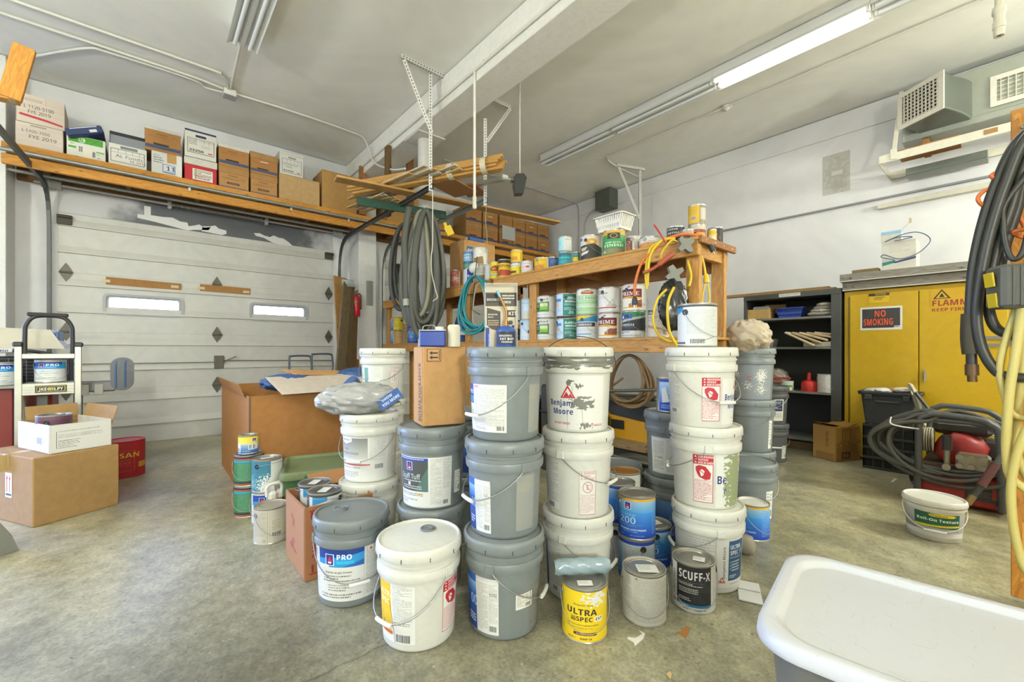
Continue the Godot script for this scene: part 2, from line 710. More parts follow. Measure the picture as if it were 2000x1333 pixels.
# ---------- the room ----------
func floor_material() -> StandardMaterial3D:
	var n := 2048
	var im := Image.create(n, n, false, Image.FORMAT_RGB8)
	var a := FastNoiseLite.new()
	a.seed = 11
	a.frequency = 1.0
	a.fractal_octaves = 5
	var b := FastNoiseLite.new()
	b.seed = 23
	b.frequency = 1.0
	b.fractal_octaves = 3
	var s := 8.0 / n
	for y in n:
		for x in n:
			var wx := x * s - 1.2   # the sheet covers x -1.2..6.8, z -7..1
			var wz := y * s - 7.0
			var big := a.get_noise_2d(wx * 0.55, wz * 0.55)
			var sweep := a.get_noise_2d(wx * 2.2 + wz * 1.0, wz * 0.9 - wx * 0.9 + 30.0)
			var fine := b.get_noise_2d(wx * 9.0 + 7.0, wz * 9.0)
			var warm := clampf(0.5 + 0.9 * a.get_noise_2d(wx * 0.4 + 9.0, wz * 0.4 - 5.0) + 0.12 * (wx - 1.0) , 0.0, 1.0)
			var val := 0.62 + 0.17 * big + 0.13 * sweep + 0.05 * fine + 0.045 * b.get_noise_2d(wx * 30.0 + wz * 9.0, wz * 17.0 - wx * 13.0)
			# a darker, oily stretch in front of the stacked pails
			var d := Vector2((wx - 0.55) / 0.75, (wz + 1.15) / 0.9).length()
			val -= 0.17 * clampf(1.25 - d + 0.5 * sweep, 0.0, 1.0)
			var c := Color(val * 1.0, val * 0.995, val * 0.90).lerp(Color(val * 1.03, val * 0.985, val * 0.76), warm)
			im.set_pixel(x, y, c)
	var r := rng(71)
	for i in 9000:  # chips of paint and grit
		var p := Vector2i(r.randi() % n, r.randi() % n)
		var cc := Color(0.82, 0.81, 0.77) if r.randf() < 0.55 else Color(0.2, 0.19, 0.17)
		for k in r.randi_range(1, 4):
			var qd := p + Vector2i(r.randi_range(-1, 1), r.randi_range(-1, 1))
			if qd.x >= 0 and qd.y >= 0 and qd.x < n and qd.y < n:
				im.set_pixelv(qd, im.get_pixelv(qd).lerp(cc, 0.6))
	# worn pale scrapes and a few blots
	for i in 240:
		var p := Vector2(r.randf_range(0, n), r.randf_range(0, n))
		var dir := Vector2(1, -0.6).rotated(r.randf_range(-0.5, 0.5))
		var l := r.randf_range(8, 90)
		var cc := Color(0.80, 0.79, 0.74) if r.randf() < 0.6 else Color(0.30, 0.29, 0.26)
		for k in int(l):
			var qd := Vector2i(p + dir * k + Vector2(0, r.randf_range(-1, 1)))
			if qd.x >= 0 and qd.y >= 0 and qd.x < n and qd.y < n:
				im.set_pixelv(qd, im.get_pixelv(qd).lerp(cc, 0.35))
	# the sawn joint and a crack
	for k in n:
		var zz := int((5.55 + 0.004 * sin(k * 0.2)) / s)
		im.set_pixel(k, zz, im.get_pixel(k, zz).darkened(0.35))
		var x2 := int((1.75 + k * s * 0.22 + 0.02 * sin(k * 0.05)) / s)
		if x2 < n:
			im.set_pixel(x2, k, im.get_pixel(x2, k).darkened(0.22))
	var f := Image.create(512, 512, false, Image.FORMAT_RGB8)
	for y in 512:
		for x in 512:
			var v := 0.93 + 0.12 * b.get_noise_2d(x * 0.09, y * 0.09) + 0.10 * a.get_noise_2d(x * 0.02, y * 0.02)
			f.set_pixel(x, y, Color(v, v, v))
	for i in 2200:
		var p := Vector2i(r.randi() % 511, r.randi() % 511)
		var cc := Color(1, 1, 1) if r.randf() < 0.4 else Color(0.45, 0.44, 0.42)
		f.set_pixelv(p, cc)
		if r.randf() < 0.4:
			f.set_pixelv(p + Vector2i(1, 0), cc)
	var m := StandardMaterial3D.new()
	m.resource_name = "worn concrete"
	m.albedo_texture = tex_of(im)
	m.roughness = 0.32
	m.detail_enabled = true
	m.detail_blend_mode = BaseMaterial3D.BLEND_MODE_MUL
	m.detail_albedo = tex_of(f)
	m.detail_uv_layer = BaseMaterial3D.DETAIL_UV_2
	m.uv2_scale = Vector3.ONE
	m.roughness_texture = null
	m.heightmap_enabled = false
	return m

func build_room():
	var paint := worn("wall paint", "e3e4e6", 0.6, 0.0, 0.35)
	var fm := ArrayMesh.new()
	var ar := []
	ar.resize(Mesh.ARRAY_MAX)
	var mb := MB.new()
	box(mb, Vector3(11.7, 0.2, 9.9), Vector3(0.45, -0.1, -1.6), 0.0)
	var uv := PackedVector2Array()
	var uv2 := PackedVector2Array()
	for p in mb.v:
		uv.append(Vector2((p.x + 1.2) / 8.0, (p.z + 7.0) / 8.0))
		uv2.append(Vector2(p.x, p.z) / 0.9)
	ar[Mesh.ARRAY_VERTEX] = mb.v
	ar[Mesh.ARRAY_NORMAL] = mb.n
	ar[Mesh.ARRAY_TEX_UV] = uv
	ar[Mesh.ARRAY_TEX_UV2] = uv2
	ar[Mesh.ARRAY_INDEX] = mb.ix
	fm.add_surface_from_arrays(Mesh.PRIMITIVE_TRIANGLES, ar)
	struct("floor", fm, floor_material(), "worn grey brown concrete floor with paint chips")
	struct("ceiling", bx(Vector3(11.7, 0.2, 9.9), Vector3(0.45, 3.88, -1.6), 0.0), worn("ceiling paint", "efefe8", 0.7, 0.0, 0.3), "painted drywall ceiling")
	# garage-door wall: jambs, piers and header round the openings
	var w := MB.new()
	for s in [[-5.2, -4.5, 0.0, 3.77], [-1.9, -0.70, 0.0, 3.77], [2.05, 2.85, 0.0, 3.77], [5.6, 6.28, 0.0, 3.77], [-4.5, -1.9, 2.5, 3.77], [-0.70, 2.05, 2.82, 3.77], [2.85, 5.6, 2.48, 3.77]]:  # leftmost opening lies out of view, placed to let daylight in
		box(w, Vector3(s[1] - s[0], s[3] - s[2], 0.2), Vector3((s[0] + s[1]) / 2, (s[2] + s[3]) / 2, -6.5), 0.0)
	var wb := struct("wall_back", w, paint, "grey white wall with the garage doors")
	# header board over the door, sprayed dark grey where a sign was masked off
	var hd := MB.new()
	hd.q(Vector3(-0.70, 2.48, -6.4), Vector3(2.05, 2.48, -6.4), Vector3(2.05, 2.82, -6.4), Vector3(-0.70, 2.82, -6.4), Vector3(0, 0, 1), Vector2(0, 1), Vector2(1, 1), Vector2(1, 0), Vector2(0, 0))
	hd.q(Vector3(-0.70, 2.48, -6.4), Vector3(2.05, 2.48, -6.4), Vector3(2.05, 2.48, -6.6), Vector3(-0.70, 2.48, -6.6), Vector3(0, -1, 0))
	hd.q(Vector3(-0.70, 2.48, -6.6), Vector3(2.05, 2.48, -6.6), Vector3(2.05, 2.82, -6.6), Vector3(-0.70, 2.82, -6.6), Vector3(0, 0, -1))
	var hi := Image.create(512, 64, false, Image.FORMAT_RGB8)
	var nz := FastNoiseLite.new()
	nz.frequency = 0.02
	for y in 64:
		for x in 512:
			var k := smoothstep(90.0, 170.0, x + y * 0.6 + nz.get_noise_2d(x, y) * 40.0) * (1.0 - smoothstep(425.0, 500.0, x + nz.get_noise_2d(x, y + 90) * 40.0))
			k *= 0.86 + 0.14 * smoothstep(0.0, 30.0, y)
			hi.set_pixel(x, y, Color("c9c9c8").lerp(Color("5f6264"), k))
	var hm := StandardMaterial3D.new()
	hm.albedo_texture = tex_of(hi)
	hm.roughness = 0.55
	hm.resource_name = "sprayed header"
	part(wb, "header_board", hd, hm, "header board sprayed dark grey")
	# scraps of torn masking paper left on the header
	var scrap := std("masking paper", "e4e4e0", 0.8)
	for sp in [[0.0, 2.54, [-7, 0, -7, 4, -2, 4, -2, 14, 3, 14, 3, 5, 12, 5, 20, 6, 26, 3, 32, 3, 33, -1, 38, 1, 42, 3, 46, 0, 52, 2, 50, -2, 38, -4, 32, -6, 20, -4, 8, -2]], [0.62, 2.515, [-10, -2, -9, 4, -3, 5, 2, 7, 5, 4, 12, 3, 12, -1, 8, -3]], [1.24, 2.505, [-16, 6, -10, 7, -6, 5, 0, 4, 4, 7, 9, 5, 14, 5, 20, 1, 24, -3, 10, -4, 2, -2, -6, 2, -14, 3]]]:
		var pl := PackedVector2Array()
		for i in range(0, sp[2].size(), 2):
			pl.append(Vector2(sp[0] + sp[2][i] * 0.0115, sp[1] + sp[2][i + 1] * 0.0105))
		var pm := MB.new()
		prism(pm, pl, -6.399, -6.396)
		part(wb, "paper_scrap", pm, scrap)
	# piers standing proud between the doors
	var pr := MB.new()
	box(pr, Vector3(0.26, 3.77, 0.36), Vector3(2.42, 1.885, -6.22), 0.004)
	var pier := struct("trim_1", pr, worn("pier paint", "dedfdc", 0.55), "white painted pier between the garage doors")
	flat_print(pier, "paint_patch", "greypatch", 0.10, 0.36, Transform3D(Basis(), Vector3(2.45, 1.87, -6.0395)), "patch of darker grey paint")
	var p2 := MB.new()
	box(p2, Vector3(0.91, 3.77, 0.36), Vector3(-1.445, 1.885, -6.22), 0.004)
	struct("trim_2", p2, mats["pier paint"], "white painted pier left of the garage door")
	# side walls and the wall behind the camera
	struct("wall_right", bx(Vector3(0.2, 3.77, 9.9), Vector3(6.18, 1.885, -1.6), 0.0), paint, "white painted wall behind the yellow cabinet")
	struct("wall_left", bx(Vector3(0.2, 3.77, 9.9), Vector3(-5.3, 1.885, -1.6), 0.0), paint)
	struct("wall_front", bx(Vector3(11.7, 3.77, 0.2), Vector3(0.45, 1.885, 3.3), 0.0), paint)
	var cv := struct("trim_3", bx(Vector3(0.014, 0.25, 9.6), Vector3(6.073, 3.645, -1.6), 0.002), paint, "drywall band under the ceiling")
	flat_print(cv, "paint_patch", "puttypatch", 0.26, 0.46, Transform3D(Basis(Vector3(0, 0, 1), Vector3.UP, Vector3(-1, 0, 0)), Vector3(6.0785, 3.10, -1.33)), "unpainted patch of filler")
	# boxed ceiling beam and its steel column
	struct("trim_4", bx(Vector3(0.32, 0.31, 9.6), Vector3(2.40, 3.616, -1.6), 0.006), worn("beam paint", "edece5", 0.6), "boxed ceiling beam painted off-white")
	var cp := MB.new()
	lathe(cp, [Vector2(0, 0), Vector2(0.078, 0), Vector2(0.078, 3.445), Vector2(0, 3.445)], 28)
	box(cp, Vector3(0.34, 0.014, 0.34), Vector3(0, 3.453, 0), 0.001)
	var col := struct("trim_5", cp, worn("column paint", "d6d5cf", 0.5), "round steel column under the beam, painted white")
	col.position = Vector3(2.42, 0, -4.37)
	# seams in the drywall ceiling
	var seam := std("seam shadow", "9a9891", 0.8)
	for sz in [[-2.0, -1.2, 0.002], [1.02, -5.3, 0.004]]:
		pass
	# door jamb at the very left edge of the view
	struct("trim_6", bx(Vector3(0.03, 2.2, 0.10), Vector3(-0.293, 1.1, -0.895), 0.003), worn("jamb", "b9bab0", 0.5), "pale edge of an open door frame")

func build_lights():
	fixture(4.22, -4.27, 4, [2], "long surface fluorescent strip over the right aisle, one section lit")
	fixture(0.62, -4.29, 5, [], "fluorescent strip on the ceiling at upper left")
	fixture(-2.7, -4.3, 5, [0, 3], "unseen fluorescent strip beyond the left edge, placed to light the garage door")  # out of view, placed to light the door from the left
	fixture(4.22, 0.9, 2, [1], "unseen fluorescent strip behind the right edge, placed to light the right foreground")  # out of view, placed to light the right foreground

	for g in [[-0.9, 2.5, "added round fill lamp hung low behind the camera", 1.75, 1.5], [-2.1, -2.3, "added round fill lamp left of the view", 2.75, 0.9], [4.5, 2.1, "added round fill lamp out of view behind the strand board", 2.6, 1.1]]:  # round fill lamps added out of view to brighten the ceiling and fronts
		var p := thing("added_fill_lamp", g[2], "light", Vector3(g[0], g[3], g[1]))
		var gm := std("lamp globe", "f4f4f0", 0.4)
		gm.emission_enabled = true
		gm.emission = Color(1.0, 0.98, 0.94)
		gm.emission_energy_multiplier = 3.0
		part(p, "globe", lt([Vector2(0, -0.15), Vector2(0.06, -0.138), Vector2(0.106, -0.106), Vector2(0.138, -0.06), Vector2(0.15, 0), Vector2(0.138, 0.06), Vector2(0.106, 0.106), Vector2(0.06, 0.138), Vector2(0, 0.15)], 24), gm)
		part(p, "stem", tb([Vector3(0, 0.14, 0), Vector3(0, 3.77 - g[3], 0)], 0.01), std("stem", "cfcfc8", 0.5))
		var ol := OmniLight3D.new()
		ol.name = "added_fill_light"
		ol.light_energy = GLOBE * g[4]
		ol.light_size = 0.14
		ol.light_color = Color(0.99, 1.0, 0.955)
		ol.omni_range = 14.0
		ol.omni_attenuation = 2.0
		ol.shadow_enabled = true
		p.add_child(ol, true)

func fixture(x: float, z0: float, sections: int, lit: Array, label: String):
	var white := std("fixture enamel", "dcdcd6", 0.35)
	var L := 1.19
	var t := thing("fluorescent_fixture", label, "light", Vector3(x, 3.77, z0))
	for s in sections:
		var zc := L * (s + 0.5)
		var hs := MB.new()
		prism(hs, PackedVector2Array([Vector2(-0.055, 0), Vector2(-0.055, -0.075), Vector2(0.055, -0.075), Vector2(0.055, 0)]), zc - L / 2 + 0.001, zc + L / 2 - 0.001)
		part(t, "housing", hs, white)
		var rf := MB.new()
		# folded reflector: two wings and a raised spine
		prism(rf, PackedVector2Array([Vector2(-0.115, -0.135), Vector2(-0.112, -0.136), Vector2(-0.035, -0.082), Vector2(-0.014, -0.118), Vector2(0.014, -0.118), Vector2(0.035, -0.082), Vector2(0.112, -0.136), Vector2(0.115, -0.135), Vector2(0.055, -0.075), Vector2(-0.055, -0.075)]), zc - L / 2 + 0.002, zc + L / 2 - 0.002)
		part(t, "reflector", rf, white)
		for sx in [-0.055, 0.055]:
			var tu := MB.new()
			rod(tu, Vector3(sx, -0.128, zc - L / 2 + 0.03), Vector3(sx, -0.128, zc + L / 2 - 0.03), 0.0155, 14)
			var on: bool = s in lit
			var tm: StandardMaterial3D
			if on:
				tm = std("lit tube", "f4f6f2", 0.4)
				tm.emission_enabled = true
				tm.emission = Color(1.0, 0.985, 0.95)
				tm.emission_energy_multiplier = 9.0
			else:
				tm = std("dark tube", "e3e6e6", 0.3)
			part(t, "tube", tu, tm)
			for e in [-1, 1]:
				part(t, "lampholder", bx(Vector3(0.026, 0.05, 0.018), Vector3(sx, -0.118, zc + e * (L / 2 - 0.018)), 0.003), std("lampholder", "cfcfc8", 0.5))
		if s in lit:
			var al := AreaLight3D.new()
			al.name = "tube_light"
			al.area_size = Vector2(0.14, 1.12)
			al.light_energy = LAMP
			al.light_color = Color(0.985, 1.0, 0.965)
			al.area_range = 12.0
			al.area_attenuation = 2.0
			al.shadow_enabled = true
			al.rotation_degrees = Vector3(-90, 0, 0)
			al.position = Vector3(0, -0.155, zc)
			t.add_child(al, true)

const LAMP := 1.5
const GLOBE := 5.2

func build_doors():
	var door := worn("door enamel", "cdcdc8", 0.45, 0.0, 0.8)
	for d in 2:
		var x0 := -0.70 if d == 0 else 2.85
		var t := Node3D.new()
		t.name = "door_%d" % (d + 1)
		add_child(t)
		t.position = Vector3(x0, 0, -6.4)
		t.set_meta("kind", "structure")
		t.set_meta("label", "white sectional garage door with two slot windows" if d == 0 else "second sectional garage door behind the bench")
		var W := 2.75
		for s in 4:
			var b := MB.new()
			var y0 := 0.62 * s
			# wall of the section, cut round the windows
			var holes := [[0.362, 1.010], [1.735, 2.383]] if s == 2 and d == 0 else []
			var yw0 := 1.457
			var yw1 := 1.646
			if holes.is_empty():
				box(b, Vector3(W, 0.62, 0.04), Vector3(W / 2, y0 + 0.31, -0.025), 0.003)
				box(b, Vector3(W, 0.05, 0.02), Vector3(W / 2, y0 + 0.62 if s < 3 else y0 + 0.59, -0.055), 0.0)
			else:
				box(b, Vector3(W, yw0 - y0, 0.04), Vector3(W / 2, (y0 + yw0) / 2, -0.025), 0.0)
				box(b, Vector3(W, 0.05, 0.02), Vector3(W / 2, y0 + 0.62, -0.055), 0.0)
				box(b, Vector3(W, y0 + 0.62 - yw1, 0.04), Vector3(W / 2, (y0 + 0.62 + yw1) / 2, -0.025), 0.0)
				var xs := [0.0, holes[0][0], holes[0][1], holes[1][0], holes[1][1], W]
				for k in [0, 2, 4]:
					box(b, Vector3(xs[k + 1] - xs[k], yw1 - yw0, 0.04), Vector3((xs[k] + xs[k + 1]) / 2, (yw0 + yw1) / 2, -0.025), 0.0)
			for ry in [0.205, 0.485]:
				# pressed ridge, like a lap in the sheet
				prism(b, PackedVector2Array([Vector2(-0.006, y0 + ry - 0.004), Vector2(0.018, y0 + ry), Vector2(0.016, y0 + ry + 0.012), Vector2(-0.006, y0 + ry + 0.075)]), 0.0, W, Transform3D(Basis(Vector3(0, 0, 1), Vector3.UP, Vector3(-1, 0, 0)), Vector3(W, 0, 0)))
			part(t, "section_panel", b, door)
			for hk in holes:
				var cx: float = (hk[0] + hk[1]) / 2
				var fr := MB.new()
				var cy := (yw0 + yw1) / 2
				ring(fr, rrect(0.70, 0.235, 0.05, Vector2(cx, cy)), rrect(0.648, 0.185, 0.03, Vector2(cx, cy)), -0.012, 0.012)
				ring(fr, rrect(0.65, 0.19, 0.03, Vector2(cx, cy)), rrect(0.60, 0.150, 0.022, Vector2(cx, cy)), -0.03, -0.004)
				var wf := part(t, "window_frame", fr, std("window gasket", "a9abab", 0.5))
				var gl := std("pane glass", "ffffff", 0.05)
				gl.transparency = BaseMaterial3D.TRANSPARENCY_ALPHA
				gl.albedo_color = Color(1, 1, 1, 0.06)
				part(wf, "pane", bx(Vector3(0.62, 0.165, 0.004), Vector3(cx, cy, -0.02), 0.0), gl)
		if d == 1:
			continue
		var steel := worn("hinge steel", "6d6a60", 0.55, 0.5)
		for hx in [0.06, 1.36, 2.69]:
			for hy in [0.62, 1.24, 1.86]:
				var hb := MB.new()
				prism(hb, PackedVector2Array([Vector2(hx, hy + 0.10), Vector2(hx - 0.045, hy + 0.02), Vector2(hx - 0.045, hy - 0.02), Vector2(hx, hy - 0.10), Vector2(hx + 0.045, hy - 0.02), Vector2(hx + 0.045, hy + 0.02)]), 0.0, 0.008)
				rod(hb, Vector3(hx - 0.05, hy, 0.012), Vector3(hx + 0.05, hy, 0.012), 0.01, 8)
				part(t, "hinge", hb, steel)
		for hx in [0.05, 2.69]:
			var rb := MB.new()
			box(rb, Vector3(0.11, 0.10, 0.03), Vector3(hx, 2.40, 0.02), 0.004)
			rod(rb, Vector3(hx - 0.05, 2.43, 0.04), Vector3(hx + 0.06, 2.43, 0.04), 0.015)
			part(t, "top_roller_bracket", rb, std("oily steel", "4a453a", 0.6, 0.3))
		var lk := MB.new()
		box(lk, Vector3(0.10, 0.16, 0.02), Vector3(1.38, 0.90, 0.012), 0.004)
		rod(lk, Vector3(0.0, 0.90, 0.025), Vector3(1.34, 0.90, 0.025), 0.005, 6)
		rod(lk, Vector3(1.42, 0.92, 0.025), Vector3(2.73, 0.90, 0.025), 0.005, 6)
		rod(lk, Vector3(1.42, 0.90, 0.03), Vector3(1.56, 0.97, 0.03), 0.006, 6)
		part(t, "lock_bar", lk, steel)
		# strips of cardboard taped over slots
		var cbm := card("door cardboard", "a97b45")
		for s in [[0.33, 0.98, 1.79, -1.0], [1.17, 1.70, 1.80, -0.6]]:
			var c := MB.new()
			box(c, Vector3(s[1] - s[0], 0.085, 0.006), Vector3((s[0] + s[1]) / 2, s[2] + 0.02, 0.006), 0.001, Transform3D(Basis(Vector3.BACK, deg_to_rad(s[3])), Vector3(0, 0, 0)))
			var cs := part(t, "cardboard_strip", c, cbm)
			for tx in [s[0] + 0.03, s[1] - 0.03]:
				part(cs, "tape", bx(Vector3(0.07, 0.03, 0.002), Vector3(tx, s[2] + 0.015 - tx * 0.012, 0.012), 0.0), std("tape", "c9b98f", 0.4))
	# tracks, shaft and pipes
	var gal := worn("galvanised", "9da3a2", 0.4, 0.7)
	var dark := worn("track steel", "56585a", 0.45, 0.6)
	var sh := MB.new()
	rod(sh, Vector3(-0.85, 2.72, -6.28), Vector3(2.28, 2.72, -6.28), 0.013, 12)
	var shaft := one("torsion_shaft", "painted torsion spring shaft running above the garage door", "spring shaft", sh, worn("shaft paint", "a7a7a4", 0.5))
	for s in [[-0.80, -0.66, 0.045], [2.02, 2.14, 0.045]]:
		var dm := MB.new()
		for k in 7:
			lathe(dm, [Vector2(0, 0), Vector2(s[2], 0), Vector2(s[2] - 0.006, 0.01), Vector2(s[2], 0.02), Vector2(0, 0.02)], 20, Transform3D(Basis(Vector3.BACK, -PI / 2), Vector3(lerpf(s[0], s[1] - 0.02, k / 6.0), 2.72, -6.28)))
		part(shaft, "cable_drum", dm, mats["shaft paint"])
	var sp := MB.new()
	for k in 60:
		lathe(sp, [Vector2(0.014, 0), Vector2(0.03, 0.003), Vector2(0.014, 0.0075)], 12, Transform3D(Basis(Vector3.BACK, -PI / 2), Vector3(0.22 + k * 0.0155, 2.72, -6.28)), 0.2)
	part(shaft, "spring", sp, mats["shaft paint"])
	for k in [0.2, 1.18]:
		part(shaft, "spring_cone", bx(Vector3(0.04, 0.09, 0.07), Vector3(k, 2.715, -6.29), 0.008), mats["shaft paint"])
	# curved tracks
	track("curved left track of the near garage door", [Vector3(-0.74, 0.02, -6.33), Vector3(-0.74, 2.2, -6.33)], Vector3(-0.74, 2.62, -6.33), Vector3(-0.78, 2.72, -5.9), Vector3(-0.95, 2.83, -4.3), dark)
	track("curved right track hanging over the trim bundles", [Vector3(2.12, 0.02, -6.30), Vector3(2.12, 2.15, -6.30)], Vector3(2.12, 2.55, -6.28), Vector3(2.12, 2.63, -5.8), Vector3(2.12, 2.64, -3.66), dark)
	track("straight track of the second garage door above the brown archive boxes", [Vector3(2.78, 0.02, -6.30), Vector3(2.78, 2.15, -6.30)], Vector3(2.78, 2.55, -6.28), Vector3(2.76, 2.63, -5.8), Vector3(2.74, 2.63, -3.60), gal)

func track(label: String, up: Array, bend: Vector3, bend2: Vector3, end: Vector3, m: Material):
	var pts := []
	for i in 9:
		pts.append(up[0].lerp(up[1], i / 8.0))
	for i in range(1, 9):
		var s := i / 8.0
		pts.append(up[1] * (1 - s) * (1 - s) * (1 - s) + bend * 3 * s * (1 - s) * (1 - s) + Vector3(bend.x, bend2.y, bend.z + 0.1) * 3 * s * s * (1 - s) + bend2 * s * s * s)
	for i in range(1, 9):
		pts.append(bend2.lerp(end, i / 8.0))
	var mb := MB.new()
	# a J-section: web and two lips
	for o in [[0.0, 0.002, 0.055], [0.016, 0.012, 0.004], [0.016, -0.012, 0.004]]:
		pass
	var rows := []
	var prev := Vector3(0, 1, 0)
	for i in pts.size():
		var d: Vector3 = (pts[mini(i + 1, pts.size() - 1)] - pts[maxi(i - 1, 0)]).normalized()
		var x := Vector3.RIGHT
		var nn := d.cross(x).normalized()
		var r := []
		for k in [[-0.002, -0.026], [0.026, -0.026], [0.026, -0.022], [0.002, -0.021], [0.002, 0.021], [0.02, 0.024], [0.02, 0.028], [-0.002, 0.028]]:
			r.append(pts[i] + x * -k[0] + nn * k[1])
		rows.append(r)
	for i in rows.size() - 1:
		for k in 8:
			var a: Vector3 = rows[i][k]
			var b: Vector3 = rows[i][(k + 1) % 8]
			var c: Vector3 = rows[i + 1][(k + 1) % 8]
			var e: Vector3 = rows[i + 1][k]
			var mid: Vector3 = (rows[i][0] + rows[i][4]) * 0.5
			var nn := (b - a).cross(e - a).normalized()
			mb.q(a, b, c, e, nn * -1.0)
	one("door_track", label, "door track", mb, m)
# ---------- what is printed on things ----------
func warn_cmds(c: String, solid: bool) -> Array:
	var out := [["r", 0, 0, 100, 100, c], ["r", 3, 1.2, 94, 97.6, "d9d9d2"]]
	out.append(["r", 3, 1.2, 94, 19, c if solid else "d9d9d2"])
	var tc := "ece9e2" if solid else c
	for i in 3:
		out.append(["p", [8, 5.5 + i * 6, 14, 2 + i * 6, 20, 5.5 + i * 6], tc])
		out.append(["t", 26, 2.2 + i * 6, 4.2, ["WARNING", "AVISO", "MISE EN GARDE"][i], tc, 1, 1.0 if i < 2 else 0.62])
	if solid:
		out.append(["p", [14, 26, 30, 22, 62, 24, 88, 38, 84, 50, 62, 52, 30, 47, 14, 34], c])
		out.append(["o", 50, 37, 11, c, 2.2])
		out.append(["p", [32, 34, 44, 30, 58, 34, 52, 42, 40, 46], "d9d9d2"])
		out.append(["l", 26, 30, 74, 46, c, 4])
	else:
		out.append(["o", 50, 36, 13, c, 1.6])
		out.append(["r", 44, 30, 8, 12, c])
		out.append(["r", 46, 31, 4, 9, "d9d9d2"])
		out.append(["o", 58, 36, 6, c, 0.9])
		out.append(["l", 34, 27, 66, 45, c, 3])
	out.append(["f", 6, 53, 88, 43, 17, c])
	return out

func bm_mark(x: float, y: float, s: float, kx: float) -> Array:
	# red peak in a triangle, as printed on the white pails
	return [["p", [x, y + s, x + s * kx * 0.5, y, x + s * kx, y + s], "b8222c"], ["p", [x + s * kx * 0.14, y + s * 0.92, x + s * kx * 0.5, y + s * 0.22, x + s * kx * 0.86, y + s * 0.92], "dcdcd6"],
		["p", [x + s * kx * 0.2, y + s * 0.9, x + s * kx * 0.42, y + s * 0.5, x + s * kx * 0.6, y + s * 0.9], "b8222c"], ["p", [x + s * kx * 0.55, y + s * 0.9, x + s * kx * 0.66, y + s * 0.62, x + s * kx * 0.82, y + s * 0.9], "b8222c"]]

func house(x: float, y: float, w: float, h: float) -> Array:
	# small square badge with a red drop on navy
	return [["r", x, y, w, h, "e8e8ee"], ["r", x + w * 0.08, y + h * 0.05, w * 0.84, h * 0.9, "25317f"], ["p", [x + w * 0.5, y + h * 0.14, x + w * 0.78, y + h * 0.62, x + w * 0.22, y + h * 0.62], "c03048"], ["r", x + w * 0.3, y + h * 0.66, w * 0.4, h * 0.16, "dfe3f2"]]

